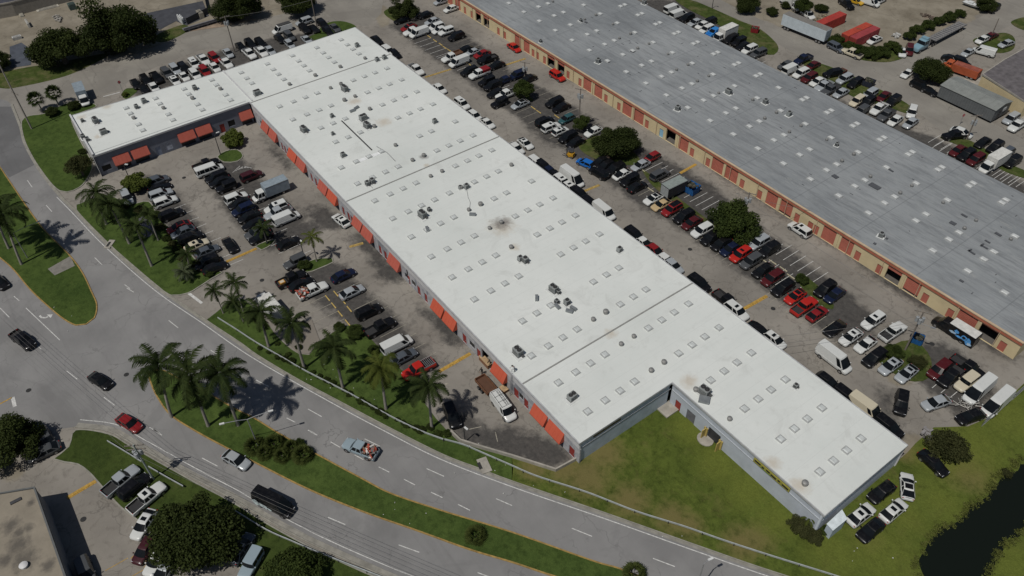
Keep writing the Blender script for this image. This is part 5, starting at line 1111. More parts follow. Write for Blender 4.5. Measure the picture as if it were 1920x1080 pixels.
row('F', 'in the lower front lot', 'coconut palm', g_, 90, [('jeep', 'grey', 290, 882, '', 270), ('pickup', 'black', 265, 1008, 'Y'), ('sedan', 'black', 340, 1050), ('pickup', 'white', 425, 1095, 'L'), ('sedan', 'navy', 655, 985), ('sedan', 'silver', 720, 30, '', None, 'J'), ('suv', 'black', 845, 172, '', None, 'J'), ('pickup', 'black', 930, 290, '', None, 'J'), ('van', 'white', 1055, 418, '', None, 'J'), ('sedan', 'slate', 1110, 515, '', None, 'J'), ('pickup', 'bright_red', 1218, 605, 'G', 270, 'J'), ('suv', 'black', 1470, 950, '', (70, 170), 'J')])
row('J', 'by the awnings, hitched to a dump trailer', 'awnings', None, (110, 150), [('van', 'white', 1855, 885, 'K')])
row('E', 'on the drive under the lawn palms', 'drive', None, (40, 85), [('suv', 'silver', 950, 398)])
row('J', 'tucked behind the front palms', 'palms', None, (-60, -70), [('box_truck', 'white', 86, 120)])
# --- moving traffic
g_ = 'vehicles driving on the boulevard'
row('I', 'driving on the lower carriageway', 'crossing', g_, 0, [('pickup', 'black', 168, 385, '', (150, 112)), ('sedan', 'black', 752, 694, '', (135, 85)), ('sedan', 'red', 966, 1012, '', (150, 92)), ('sedan', 'silver', 1770, 208, '', (150, 82), 'M'), ('high_van', 'black', 130, 525, 'V', (260, 130), 'N'), ('coupe', 'black', 0, 1035, '', (90, 90), 'E')])
row('N', 'driving up the upper carriageway', 'road', g_, 0, [('pickup', 'pale_blue', 780, 122, 'L', (-220, -88))])
row('E', 'rolling down the front lot lane', 'lane', None, 0, [('sedan', 'black', 1725, 757, '', (80, 108))])
row('F', 'driving past the orange awnings', 'awnings', None, 0, [('sedan', 'white', 638, 572, 'S', (-100, -82))])
# --- lower left plot and canal bank
g_ = 'vehicles on the lower left verge'
row('M', 'on the verge by the lower left drive', 'power pole', g_, (150, -125), [('pickup', 'silver', 905, 362), ('suv', 'black', 1008, 405), ('pickup', 'white', 1100, 492, 'S'), ('sedan', 'white', 1080, 690, 'S', (-110, 165)), ('hatch', 'maroon', 1085, 882, '', (-110, 165)), ('sedan', 'white', 1180, 958, '', (-110, 165)), ('sedan', 'silver', 1235, 1038, '', (-110, 165)), ('sedan', 'slate', 1812, 872, '', (120, -190)), ('jeep', 'pale_blue', 1880, 985, '', (-100, 170)), ('suv', 'grey', 345, 50, '', (60, 100)), ('sedan', 'grey', 330, 150, '', (-170, 80)), ('suv', 'grey', 640, 1045, '', (60, 150))])  # first grey SUV and grey sedan: colour darkened to carry the left tree's shade
g_ = 'cars parked on the grass at the end wall'
row('P', 'on the end wall grass', 'lean-to shed', g_, (150, -118), [('sedan', 'white', 698, 620, 'S', (185, -145)), ('coupe', 'black', 770, 736, '', (-170, 142)), ('sedan', 'white', 942, 588, 'S', (165, -140)), ('sedan', 'black', 852, 448, '', (-170, 128)), ('coupe', 'white', 1045, 405, 'B', (-8, -190)), ('sedan', 'black', 1240, 232, '', (180, 165))])
# ------------------------------------------------------------------ odd vehicles and containers
def oriented(name, label, cat, p, ang, group=None): return thing(name, label, cat, (p.x, p.y, 0), ang, group)
# food truck
p = gt('L', 1405, 303, 1.3)
t = oriented('food_truck', 'black food truck with blue side art and a white roof by the storage doors', 'truck', p, rad(181))
k = KINDS['van']; b = link('body', k['body'], t); b.material_slots[0].link = 'OBJECT'; b.material_slots[0].material = mat_paint(COL['black']); b.location = (.9, 0, 0)
for n_, me in k['glass'].items():
    o = link('windshield' if n_ == 'windshield' else 'side_window', me, t); o.location = (.9, 0, 0)
for w in k['wheels']: o = link('wheel', k['wheel'], t); o.location = (w[0] + (.9 if w[0] > 0 else -.3), w[1], w[2])
mb = MB(); mb.box((-1.5, 0, 1.5), (4.6, 2.16, 2.1), 0); mb.box((-1.4, 0, 2.57), (4.5, 2.0, .05), 1); mb.obj('kitchen_box', [mat_paint(COL['black']), M('white_box', (.6, .6, .57))], t)
mb = MB(); rnd = random.Random(4)
for (x, z, a, b_, mi) in [(-2.9, 1.2, .55, .75, 0), (-2.2, 1.5, .6, .5, 0), (-2.1, 1.45, .35, .3, 1), (-.7, 1.8, .4, .4, 0), (-.2, 1.3, .6, .25, 2), (-1.3, 1.1, .7, .2, 0), (-3.2, .8, .4, .3, 2)]:
    for s in (1, -1):
        y = 1.085 + .003 * mi; q = [(x + a * math.cos(k_ * math.pi / 7) * rnd.uniform(.75, 1.1), s * y, z + b_ * math.sin(k_ * math.pi / 7) * rnd.uniform(.75, 1.1)) for k_ in range(14)]
        mb.add(q, [tuple(range(14))] if s < 0 else [tuple(range(13, -1, -1))], mi)
mb.obj('side_graphic', [M('blue_graphic', (.10, .34, .70), .4, 0, .4, 3), M('graphic_black', (.012, .014, .02), .4), M('graphic_pale', (.4, .55, .7), .4)], t)
# dump trailer behind the ladder van
a, b = gt('J', 1660, 650, .9), gt('J', 1790, 800, .9); d = b - a
t = oriented('dump_trailer', 'rusty brown dump trailer parked behind the white ladder van', 'trailer', (a + b) / 2, math.atan2(d.y, d.x))
mb = MB(); mb.box((0, 0, .62), (3.6, 1.8, .1), 1)
for s in (-.93, .93): mb.box((0, s, .95), (3.6, .06, .6))
for s in (-1.8, 1.8): mb.box((s, 0, .95), (.06, 1.8, .6))
for x in (-1.4, -.5, .5, 1.4):
    for s in (-.98, .98): mb.box((x, s, .92), (.08, .06, .62))
mb.obj('tipper_body', [RUST, M('rust_brown_load', (.10, .05, .03), .9)], t)
mb = MB(); mb.box((2.5, 0, .5), (1.5, .1, .1)); mb.box((3.2, 0, .4), (.1, .1, .8)); mb.obj('drawbar', DARKSTEEL, t)
for x in (-.5, .4):
    for s in (-1.1, 1.1): o = link('wheel', WHEEL[.33], t); o.location = (x, s, .33)
# semi trailer
P1, P2 = g(1464, 46, 1.1), g(1544.5, 78.5, 1.1); u = (P2 - P1).normalized(); L_ = (P2 - P1).length; nrm = Vector((-u.y, u.x, 0))
t = oriented('semi_trailer', 'long white semi trailer parked beside the container yard', 'trailer', (P1 + P2) / 2 + nrm * 1.3, math.atan2(u.y, u.x))
mb = MB(); mb.box((0, 0, 2.55), (L_, 2.6, 2.9), 0); mb.box((0, 0, 4.02), (L_ - .1, 2.5, .05), 1)
for k in range(int(L_ / 1.2)): mb.box((-L_ / 2 + .6 + k * 1.2, -1.31, 2.55), (.05, .03, 2.8), 0)
mb.obj('trailer_box', [M('pale_trailer_side', (.50, .56, .60), .5, 0, .1, .8), M('trailer_roof_grey', (.19, .18, .165), .8)], t)
mb = MB(); mb.box((0, 0, .95), (L_, 1.0, .25)); mb.obj('chassis', TRIM, t)
for x in (-L_ * .40, -L_ * .33, L_ * .40, L_ * .33):
    for s in (-1.05, 1.05): o = link('wheel', WHEEL[.46], t); o.location = (x, s, .46)
mb = MB()
for s in (-.65, .65): mb.box((L_ / 2 + .03, s, 2.5), (.05, 1.2, 2.7))
mb.obj('rear_door', M('trailer_door', (.4, .45, .48), .5), t)
# containers
def container(label, x0, x1, y0, y1, col, dent=False):
    t = oriented('shipping_container', label, 'container', Vector(((x0 + x1) / 2, (y0 + y1) / 2, 0)), 0, 'red shipping containers'); w, l = x1 - x0, y1 - y0
    mb = MB(); mb.box((0, 0, 1.3), (w, l, 2.55))
    n = int(l / .5)
    for k in range(n):
        y = -l / 2 + (k + .5) * l / n
        for s in (-1, 1): mb.box((s * (w / 2 + .02), y, 1.3), (.04, .2, 2.2))
        mb.box((0, y, 2.59), (w - .2, .2, .03))
    if dent: mb.box((.3, .3, 2.63), (.35, 1.3, .06), 1, -1.1)
    mb.obj('container_shell', [M('container_' + label[:6].strip(), col, .7, 0, .2, .7), RUST], t)
    mb = MB()
    for s in (-.5, .5): mb.box((s * w * .48, -l / 2 - .03, 1.3), (w * .45, .05, 2.4))
    for s in (-.7, -.25, .25, .7): mb.tube((s, -l / 2 - .07, .2), (s, -l / 2 - .07, 2.4), .03, n=6)
    mb.obj('container_door', M('container_door_red', (.25, .04, .03), .7), t)
container('red shipping container standing alone behind the white semi trailer', -113.9, -111.5, 181.2, 191.6, (.36, .045, .035))
container('bright red container of the touching pair', -105.6, -103.45, 181.6, 191.6, (.40, .06, .035), True)
container('dull crimson container of the touching pair', -103.3, -101.15, 181.8, 191.6, (.30, .05, .055))
# flatbed truck
t = oriented('flatbed_truck', 'pale blue conventional truck with an empty grey flatbed trailer along the hedge', 'truck', Vector((-90.6, 197, 0)), rad(271))
PB_ = mat_paint((.20, .33, .40))
mb = MB(); st = [(5.6, .75, .6, 1.3, None), (5.5, 1.0, .5, 1.5, None), (4.2, 1.05, .5, 1.75, None), (3.6, 1.1, .5, 1.8, None), (1.6, 1.1, .5, 1.8, None), (1.5, 1.08, .5, 1.7, None)]
mb = shell(st); G_, pts = cabin(mb, (3.5, 3.1), (1.5, 1.55), (1.08, .95), (1.75, 2.75), SFp, (1, 1), 0); mb.box((1.95, 0, 2.95), (1.1, 1.7, .5), 0)
mb.obj('cab', [PB_, TRIM, LINER], t, 38)
for n_, v_ in G_.items():
    if v_.f: v_.obj('windshield' if n_ == 'windshield' else 'side_window', GLASS, t)
mb = MB(); mb.box((-1.2, 0, .85), (6.0, .9, .3)); mb.obj('chassis', TRIM, t)
mb = MB(); mb.box((-9.0, 0, 1.35), (14.5, 2.5, .16))
for k in range(14): mb.box((-15.8 + k * 1.05, 0, 1.44), (.5, 2.4, .03), 1)
for s in (-.85, .85): mb.box((-9.0, s, 1.47), (14.4, .25, .06), 1)
mb.obj('flatbed', [M('flatbed_steel', (.12, .125, .13), .7, .2), M('flatbed_planks', (.21, .205, .20), .85, 0, .3, 2)], t)
for x in (4.6, -1.2, -2.3, -13.5, -14.6):
    for s in (-1.0, 1.0): o = link('wheel', WHEEL[.46], t); o.location = (x, s, .46)
mb = MB()
for s in (-1.15, 1.15): mb.tube((1.35, s, .9), (1.35, s, 3.2), .08, n=8)
mb.obj('exhaust_stack', STEEL, t)
# orange truck behind the portable building
t = oriented('tipper_truck', 'orange tipper truck body standing behind the long portable building', 'truck', gt('D', 1470, 520, 1.4), rad(188))
mb = MB(); mb.box((-.6, 0, 1.5), (6.2, 2.5, 1.7), 0); mb.box((-.6, 0, 2.38), (5.8, 2.1, .06), 1); mb.obj('tipper_body', [M('orange_paint', (.36, .085, .035), .6, 0, .2, .7), M('orange_load', (.26, .075, .05), .9, 0, .4, 1)], t)
k = KINDS['truck_cab']; o = link('cab', k['body'], t); o.material_slots[0].link = 'OBJECT'; o.material_slots[0].material = mat_paint(COL['orange']); o.location = (3.9, 0, .2)
for x in (3.8, -1.5, -2.6):
    for s in (-1.0, 1.0): o = link('wheel', WHEEL[.46], t); o.location = (x, s, .46)
# dumpsters and bins
def dumpster(label, p, ang, col, fill=True, s=1.0):
    t = oriented('dumpster', label, 'dumpster', p, ang); t.scale = (s, s, s)
    mb = MB(); w0, w1 = .75, .95
    mb.add([(-.9, -w0, .1), (.9, -w0, .1), (.9, w0, .1), (-.9, w0, .1), (-1.0, -w1, 1.3), (1.0, -w1, 1.3), (1.0, w1, 1.3), (-1.0, w1, 1.3)], [(3, 2, 1, 0), (0, 1, 5, 4), (1, 2, 6, 5), (2, 3, 7, 6), (3, 0, 4, 7)])
    for x in (-.6, 0, .6):
        for q in (-1, 1): mb.box((x, q * .88, .75), (.08, .12, 1.1))
    mb.obj('bin_body', col, t)
    mb = MB(); rnd = random.Random(int(p.x * 10))
    for k in range(16): mb.box((rnd.uniform(-.7, .7), rnd.uniform(-.65, .65), rnd.uniform(1.1, 1.35)), (rnd.uniform(.2, .6), rnd.uniform(.2, .5), rnd.uniform(.1, .3)), rnd.randrange(2), rnd.uniform(0, 3))
    mb.obj('rubbish_pile', [M('dark_rubbish', (.04, .045, .03), .9), M('pale_rubbish', (.09, .08, .06), .9)], t)
dumpster('blue dumpster heaped with rubbish beside the dark sided box truck', gt('G', 1345, 340, .7), rad(5), M('blue_bin', (.02, .12, .34), .6, 0, .2), s=1.35)
dumpster('small blue bin by the power pole on the grass island', gt('L', 1118, 388, .5), rad(20), M('blue_bin', (.02, .12, .34), .6), s=.95)
dumpster('dark navy dumpster on the grass behind the grey block', gt('D', 755, 625, .7), rad(10), M('navy_bin', (.03, .035, .055), .7), s=1.2)
dumpster('small rusty red bin on the rear grass strip', gt('D', 560, 535, .6), rad(0), M('rust_red_bin', (.16, .035, .025), .8), s=.8)
dumpster('red skip at the edge of the rear street grass', gt('C', 1822, 222, .7), rad(30), M('red_bin', (.26, .02, .025), .7), s=1.0)
# forklift
t = oriented('forklift', 'small yellow forklift near the blue hatchback in the alley', 'forklift', gt('G', 432, 72, .8), rad(200))
mb = MB(); mb.box((-.3, 0, .6), (1.5, 1.0, .6)); mb.box((-.8, 0, 1.0), (.5, .95, .4)); mb.obj('body', M('yellow_machine_paint', (.50, .27, .02), .5, 0, .2), t)
mb = MB()
for x, y in ((.35, .42), (.35, -.42), (-.75, .42), (-.75, -.42)): mb.tube((x, y, .8), (x, y, 2.0), .04)
mb.box((-.2, 0, 2.02), (1.3, 1.0, .06)); mb.obj('overhead_guard', DARKSTEEL, t)
mb = MB()
for y in (-.3, .3): mb.box((.62, y, 1.1), (.1, .1, 2.1)); mb.box((1.15, y, .12), (1.0, .12, .05))
mb.obj('mast', DARKSTEEL, t)
for x in (-.75, .35):
    for s in (-.5, .5): o = link('wheel', WHEEL[.33], t); o.location = (x, s, .3); o.scale = (.85, .85, .85)
# scrap frame and oddments
t = oriented('scrap_frame', 'pile of pale scrap framework in front of the parked high vans', 'scrap', gt('L', 1470, 862, .4), 0)
mb = MB(); rnd = random.Random(2)
for k in range(26):
    a_ = Vector((rnd.uniform(-1.7, 1.7), rnd.uniform(-1.3, 1.3), rnd.uniform(.08, .6))); b_ = a_ + Vector((rnd.uniform(-1.2, 1.2), rnd.uniform(-1.2, 1.2), rnd.uniform(-.1, .4))); b_.z = max(b_.z, .07); mb.tube(a_, b_, .06, n=6)
mb.obj('scrap_tubes', M('pale_scrap_metal', (.42, .41, .38), .6, .3, .3), t)
for nm, lab, t_, x, y, w, d, h, c in [('pallet_stack', 'pale stack of sheet goods by the dark yard wall', 'A', 1505, 118, 2.6, 1.2, 1.6, (.34, .32, .27)), ('tank_group', 'row of white gas cylinders standing in the dark yard', 'A', 1355, 158, 0, 0, 0, (.6, .62, .62)), ('flat_wagon', 'low grey flat wagon along the back street fence', 'A', 1520, 190, 6.8, 1.6, .9, (.17, .17, .19)), ('green_tank', 'dark green square tank in the dirt yard at the top left', 'A', 545, 58, 2.0, 1.8, 1.6, (.07, .10, .09)),
        ('wall_fragment', 'white topped low wall fragment in the dirt yard', 'A', 210, 185, 3.4, .5, 1.3, (.55, .54, .5)), ('concrete_slab', 'long pale concrete slab lying in the dirt yard', 'A', 355, 55, 1.6, 6.0, .15, (.40, .38, .33)), ('concrete_block', 'short pale block lying left in the dirt yard', 'A', 160, 110, 2.0, 1.0, .35, (.42, .40, .34)), ('rubble_heap', 'white rubble heap above the big dark trees', 'A', 430, 140, 3.4, 1.6, .6, (.42, .40, .36)), ('white_crate', 'white crate pair standing in the dirt yard', 'A', 128, 285, 1.2, 2.2, .8, (.5, .5, .48)), ('timber_pile', 'pile of pale timber beside the lone red container', 'D', 410, 140, 2.4, 4.0, .8, (.36, .29, .2)), ('boat', 'small white boat on the street corner at the top right', 'D', 1525, 48, 0, 0, 0, (.6, .62, .62)), ('barrel_group', 'scattered white scrap by the hedge end of the yard', 'D', 965, 265, 0, 0, 0, (.5, .5, .48)), ('junk_pile', 'heap of junk along the top of the long hedge', 'D', 1225, 130, 5.0, 1.6, .8, (.25, .2, .16)), ('parts_pile', 'oily engine parts heaped at the tree by the corner yard', 'P', 1195, 35, 1.8, 1.2, .8, (.25, .24, .24))]:
    p = gt(t_, x, y, .3); p.z = 0; mb = MB(); rnd = random.Random(len(lab) * 7)
    if nm == 'tank_group':
        for k in range(7): mb.tube((p.x + .5 * k - 1.5, p.y + .5 * (k % 2), 0), (p.x + .5 * k - 1.5, p.y + .5 * (k % 2), 1.5), .26, n=10); mb.tube((p.x + .5 * k - 1.5, p.y + .5 * (k % 2), 1.5), (p.x + .5 * k - 1.5, p.y + .5 * (k % 2), 1.75), .26, .08, n=10)
    elif nm == 'boat':
        st = [(2.6, .1, .9, 1.1), (1.6, .7, .55, 1.15), (0, .95, .45, 1.1), (-2.4, .9, .45, 1.05)]
        vs = []; fs = []
        for (x_, w_, zb_, zt_) in st: vs += [(x_, -w_, zt_), (x_, -w_ * .7, zb_ + .15), (x_, 0, zb_), (x_, w_ * .7, zb_ + .15), (x_, w_, zt_)]
        for i in range(3): fs += [(i * 5 + j, i * 5 + j + 1, i * 5 + 6 + j, i * 5 + 5 + j) for j in range(4)] + [(i * 5, i * 5 + 5, i * 5 + 9, i * 5 + 4)]
        fs.append((15, 16, 17, 18, 19)); mb.add([(v[0] + p.x, v[1] + p.y, v[2]) for v in vs], fs); mb.box((p.x - .5, p.y, 1.3), (1.4, 1.1, .45))
    elif nm in ('barrel_group', 'timber_pile', 'junk_pile', 'parts_pile', 'rubble_heap'):
        for k in range(30):
            mb.box((p.x + rnd.gauss(0, .28) * max(w, 1.6), p.y + rnd.gauss(0, .28) * max(d, 1.6), rnd.uniform(.1, max(h, .6))), (rnd.uniform(.3, 1.1), rnd.uniform(.15, .5), rnd.uniform(.1, .4)), rnd.randrange(2), rnd.uniform(0, 3))
    elif nm == 'flat_wagon':
        mb.box((p.x, p.y, .7), (1.5, w + 4, .18), 0)
        for k in range(4):
            for s in (-.6, .6): mb.tube((p.x + s - .1, p.y - 4 + k * 2.6, .3), (p.x + s + .1, p.y - 4 + k * 2.6, .3), .3, n=12, mi=1)
        mb.box((p.x + .7, p.y, 1.0), (.06, w + 4, .5), 1)
    else:
        mb.box((p.x, p.y, h / 2), (w, d, h)); mb.box((p.x, p.y, h + .05), (w * .8, d * .8, .1), 1)
        for s in (-.35, .35): mb.box((p.x + s * w, p.y, h * .5), (.12, d + .06, h * .96), 1)
    tag(mb.obj(nm, [M(nm + '_pale', c, .85, 0, .2), M(nm + '_second', tuple(x_ * .6 for x_ in c), .85, 0, .3)]), lab, nm.replace('_', ' '))

# ------------------------------------------------------------------ vegetation
rng = np.random.default_rng(11); CL = []
def leaf_cloud(mb_arrays, centres, radii, n_each, size, squash=.8):
    V, F = mb_arrays[:2]
    for c, r in zip(centres, radii):
        n = int(n_each * r * r)
        d = rng.normal(size=(n, 3)); d /= np.linalg.norm(d, axis=1)[:, None]
        q = np.array(c) + d * (r * (rng.random((n, 1)) ** .35)) * np.array([1, 1, squash])
        nrm = d * .7 + rng.normal(size=(n, 3)) * .7 + np.array([0, 0, .35]); nrm /= np.linalg.norm(nrm, axis=1)[:, None]
        a = np.cross(nrm, rng.normal(size=(n, 3))); a /= np.linalg.norm(a, axis=1)[:, None]; b = np.cross(nrm, a)
        s = size * rng.uniform(.6, 1.3, (n, 1))
        o = sum(len(v) for v in V)
        quad = np.stack([q - a * s, q - b * s * .55, q + a * s, q + b * s * .55], 1).reshape(-1, 3)
        V.append(quad); CL.append(np.full(n, rng.random())); idx = np.arange(n * 4).reshape(n, 4) + o; F.append(idx)
def cloud_mesh(name, arrays, mat):
    V = np.concatenate(arrays[0]); F = np.concatenate(arrays[1])
    me = bpy.data.meshes.new(name); me.vertices.add(len(V)); me.vertices.foreach_set('co', V.ravel().astype(np.float32))
    me.loops.add(F.size); me.loops.foreach_set('vertex_index', F.ravel().astype(np.int32))
    me.polygons.add(len(F)); me.polygons.foreach_set('loop_start', np.arange(0, F.size, 4, dtype=np.int32))
    me.update(calc_edges=True); me.materials.append(mat)
    if CL:
        at = me.attributes.new('clump', 'FLOAT', 'FACE'); at.data.foreach_set('value', np.concatenate(CL).astype(np.float32)); CL.clear()
    return me
LEAF_DARK = mat_leaf('dark_leaf', (.013, .021, .006), (.050, .066, .018))
LEAF_MID = mat_leaf('mid_leaf', (.018, .030, .008), (.062, .086, .021))
LEAF_LIGHT = mat_leaf('light_leaf', (.045, .065, .014), (.11, .135, .030))
LEAF_OLIVE = mat_leaf('olive_leaf', (.028, .034, .012), (.075, .080, .030))
BARK = M('tree_bark', (.10, .085, .07), .95, 0, .3, 3)
def tree_meshes(name, leaf, nclump, seed, dens=34, size=.05, sq=.75, flatc=.72):
    """unit crown: radius 1, centred at z = 0"""
    global rng
    rng = np.random.default_rng(seed)
    cs, rs = [], []
    for k in range(nclump):
        d = rng.normal(size=3); d /= np.linalg.norm(d); d[2] = abs(d[2]) * 1.15 - .55
        rr = rng.uniform(.45, .88); cs.append(d * rr * np.array([1, 1, flatc])); rs.append(rng.uniform(.17, .36))
    for k in range(6): cs.append(rng.normal(size=3) * .22); rs.append(.38)
    A_ = ([], []); leaf_cloud(A_, cs, rs, dens * 100, size, sq)
    mb = MB(); mb.tube((0, 0, -1.6), (.05, 0, -.5), .10, .065, 8); 
    for k in range(7):
        c = Vector(cs[k * 3 % len(cs)]); mb.tube((.05, 0, -.62), c * .8, .045, .012, 6)
    return cloud_mesh(name, A_, leaf), mb.mesh(name + '_trunk', [BARK], 40)
TREES = {'dark': [tree_meshes('crown', LEAF_DARK, 50, 1, 62, .034), tree_meshes('crown', LEAF_DARK, 44, 2, 62, .034)], 'mid': [tree_meshes('crown', LEAF_MID, 34, 3, 48, .044), tree_meshes('crown', LEAF_MID, 30, 4, 48, .044)], 'light': [tree_meshes('crown', LEAF_LIGHT, 22, 5, 26, .075)], 'olive': [tree_meshes('crown', LEAF_OLIVE, 30, 6, 26, .05)]}
def tree(label, x, y, rpx, kind='dark', zc=None, name='broadleaf_tree', cat='tree', group=None, h=1.0, v=0):
    p0 = g(x, y, 3.0); r = rpx / ppm(p0)
    zc = r * .62 if zc is None or zc > 3 else zc
    p = g(x, y, zc); p.z = 0
    t = thing(name, label, cat, p, random.uniform(0, 6), group)
    me, tr = TREES[kind][v % len(TREES[kind])]
    o = link('crown', me, t); o.location = (0, 0, zc); o.scale = (r, r, r * h)
    k = link('trunk', tr, t); k.location = (0, 0, zc); k.scale = (r, r, zc / 1.6)
    return t
tree('big dark spreading tree between the dirt yard and the back street', 110, 86, 56, 'dark', 6.5, v=0)
tree('largest dark tree overhanging the back street at the top left', 216, 52, 70, 'dark', 7.5, v=1)
tree('dark tree cut by the left frame edge above the wood pole', -4, 112, 26, 'dark', 5)
tree('dark tree at the far left of the depot roof', 4, 14, 16, 'dark', 4)
tree('dark tree right of the dark asphalt yard by the back street', 440, 8, 46, 'dark', 5, v=1)
tree('dark tree standing furthest right along the back street fence', 556, -2, 42, 'dark', 5)
tree('small bright green round tree in front of the wing awnings', 435, 258, 25, 'light', 3.6)
tree('yellow green tree at the wing end of the palm lawn', 254, 340, 29, 'light', 3.6)
tree('olive bushy tree on the grass at the wing corner', 146, 308, 26, 'olive', 3.0, v=0)
tree('large round dark tree in the middle of the alley', 1157, 264, 46, 'dark', 5.5, v=0)
tree('broad leafy tree wrapped round the alley power pole', 1377, 408, 52, 'mid', 6.0, v=1)
tree('small tree in the upper alley island beside the silver sedan', 983, 165, 23, 'mid', 3.0, v=0)
tree('spiky low tree at the foot of the middle alley pole', 1092, 227, 19, 'mid', 2.2, v=1)
tree('dark tree at the top corner of the alley', 757, 16, 28, 'dark', 4.0, v=1)
tree('big dark tree hanging over the corner by the portable building', 1747, 130, 36, 'dark', 5.0, v=0)
tree('dense dark tree at the side street stop line', 6, 826, 64, 'dark', 6.0, v=1)
tree('great dark green tree over the lower left parking', 360, 1000, 90, 'dark', 7.5, v=0)
tree('dark tree at the bottom edge beyond the lower guard rail', 552, 1068, 58, 'mid', 5.0, v=1)
tree('feathery dark tree by the black sedan on the canal bank', 1778, 836, 40, 'olive', 4.5, v=1)
tree('dark tree top at the upper edge beyond the rear street', 1403, 6, 26, 'dark', 4.0)
tree('dark tree at the top beside the white box truck', 1508, 8, 20, 'mid', 3.0)
tree('dark round tree on the top right street corner', 1850, 6, 22, 'dark', 3.5, v=1)
def shrub(label, x, y, rpx, kind='mid', group=None, h=.8, v=0): return tree(label, x, y, rpx, kind, rpx / ppm(g(x, y, 1)) * .6, 'shrub', 'shrub', group, h, v)
for i, (x, y, r) in enumerate([(1568, 74, 17), (1592, 84, 15), (1612, 92, 17), (1634, 96, 19), (1656, 96, 18), (1675, 84, 16), (1686, 94, 12)]): shrub('dense green shrub in the thicket round the red container pair', x, y, r, 'mid', 'shrubs round the red containers', .8, i)
for i, (x, y, r) in enumerate([(1706, 66, 14), (1722, 54, 15), (1742, 46, 15), (1762, 38, 15), (1782, 31, 15), (1800, 24, 13)]): shrub('clipped green shrub in the long hedge beside the flatbed truck', x, y, r, 'mid', 'hedge shrubs beside the flatbed', .9, i)
for i, (x, y, r) in enumerate([(1448, 20, 14), (1476, 8, 12), (1540, 14, 14)]): shrub('dark weedy shrub behind the white semi trailer', x, y, r, 'dark', 'shrubs behind the semi trailer', .8, i)
for lab, x, y, r, k in [('green bush growing in the stall line below the leafy tree', 1505, 523, 15, 'mid'), ('dark shrub on the near side of the corner grass island', 1676, 658, 22, 'mid'), ('olive shrub at the canal side of the corner grass island', 1722, 676, 18, 'olive'), ('round bush at the coconut palm island', 570, 496, 15, 'mid'), ('tall shrub beside the black pickup above the front palms', 665, 622, 20, 'mid'), ('leafy shrub behind the central front palm', 636, 612, 13, 'mid'), ('large bush at the corner of the long side wall', 1500, 985, 24, 'olive'), ('dark bush in front of the long side wall end', 1525, 1004, 20, 'olive'), ('small bush at the foot of the lean-to shed', 1549, 994, 13, 'mid'),
        ('low shrub under the fan palms at the street corner', 96, 208, 15, 'dark'), ('wide low shrub behind the fan palms by the blue box truck', 138, 196, 14, 'dark'), ('yellow green shrub at the lot end beside the stop sign', 234, 176, 8, 'light'), ('shrub in the shade against the wing end wall', 154, 283, 9, 'dark'), ('shrub behind the red pickup in the front lawn', 700, 655, 14, 'mid'), ('yellow flowering shrub on the median by the double lamp', 562, 830, 12, 'mid'), ('pale shrub on the canal bank', 1890, 888, 10, 'olive'), ('shrub at the retaining wall by the lot end', 838, 812, 10, 'mid')]:
    shrub(lab, x, y, r, k)
for i, (x, y) in enumerate([(487, 652), (520, 668), (545, 676), (586, 698), (612, 712), (634, 724), (655, 738), (676, 750), (700, 764), (722, 778), (745, 786), (764, 798), (790, 806), (540, 664), (806, 800), (503, 660), (532, 672), (566, 687), (599, 705), (623, 718), (645, 731), (688, 757), (711, 771), (755, 792), (780, 802), (520, 644), (560, 650), (820, 812)]): shrub('low dark shrub in the row behind the front guard rail', x, y, 6 + (i * 7) % 5, ['dark', 'mid'][i % 2], 'shrubs behind the front guard rail', .8, i)
shrub('tall reeds at the water edge of the canal', 1886, 884, 8, 'olive')
for i, (x, y, r) in enumerate([(292, 402, 10), (300, 424, 11), (312, 446, 10), (330, 468, 12), (344, 482, 12), (366, 494, 13), (392, 512, 11), (262, 392, 12), (232, 386, 10), (215, 380, 11), (322, 456, 9)]): shrub('low bushy shrub along the stall side of the palm lawn', x, y, r, ['mid', 'olive', 'dark'][i % 3], 'shrubs along the palm lawn', .8, i)
# reeds and weeds along the canal bank
RB = mat_leaf('reed_leaf', (.050, .066, .016), (.150, .165, .045), .2); A_ = ([], []); rng = np.random.default_rng(31)
wl = hole
wc = sum(wl, Vector((0, 0))) / len(wl); cs = []
for i, p in enumerate(wl):
    tn = (wl[(i + 1) % len(wl)] - wl[i - 1]).normalized(); nn_ = Vector((tn.y, -tn.x)); nn_ = nn_ if nn_.dot(p - wc) > 0 else nn_
    q = p + Vector((tn.y, -tn.x)) * .1; sgn = 1 if not pip(np.array([q.x]), np.array([q.y]), wl)[0] else -1
    for _ in range(4): e = rng.uniform(-.6, .25); cs.append((p.x + sgn * tn.y * e, p.y - sgn * tn.x * e, .2))
leaf_cloud(A_, cs, [rng.uniform(.25, .6) for _ in cs], 170, .10, .5)
o = link('bank_reeds', cloud_mesh('bank_reeds', A_, RB)); o['kind'] = 'stuff'
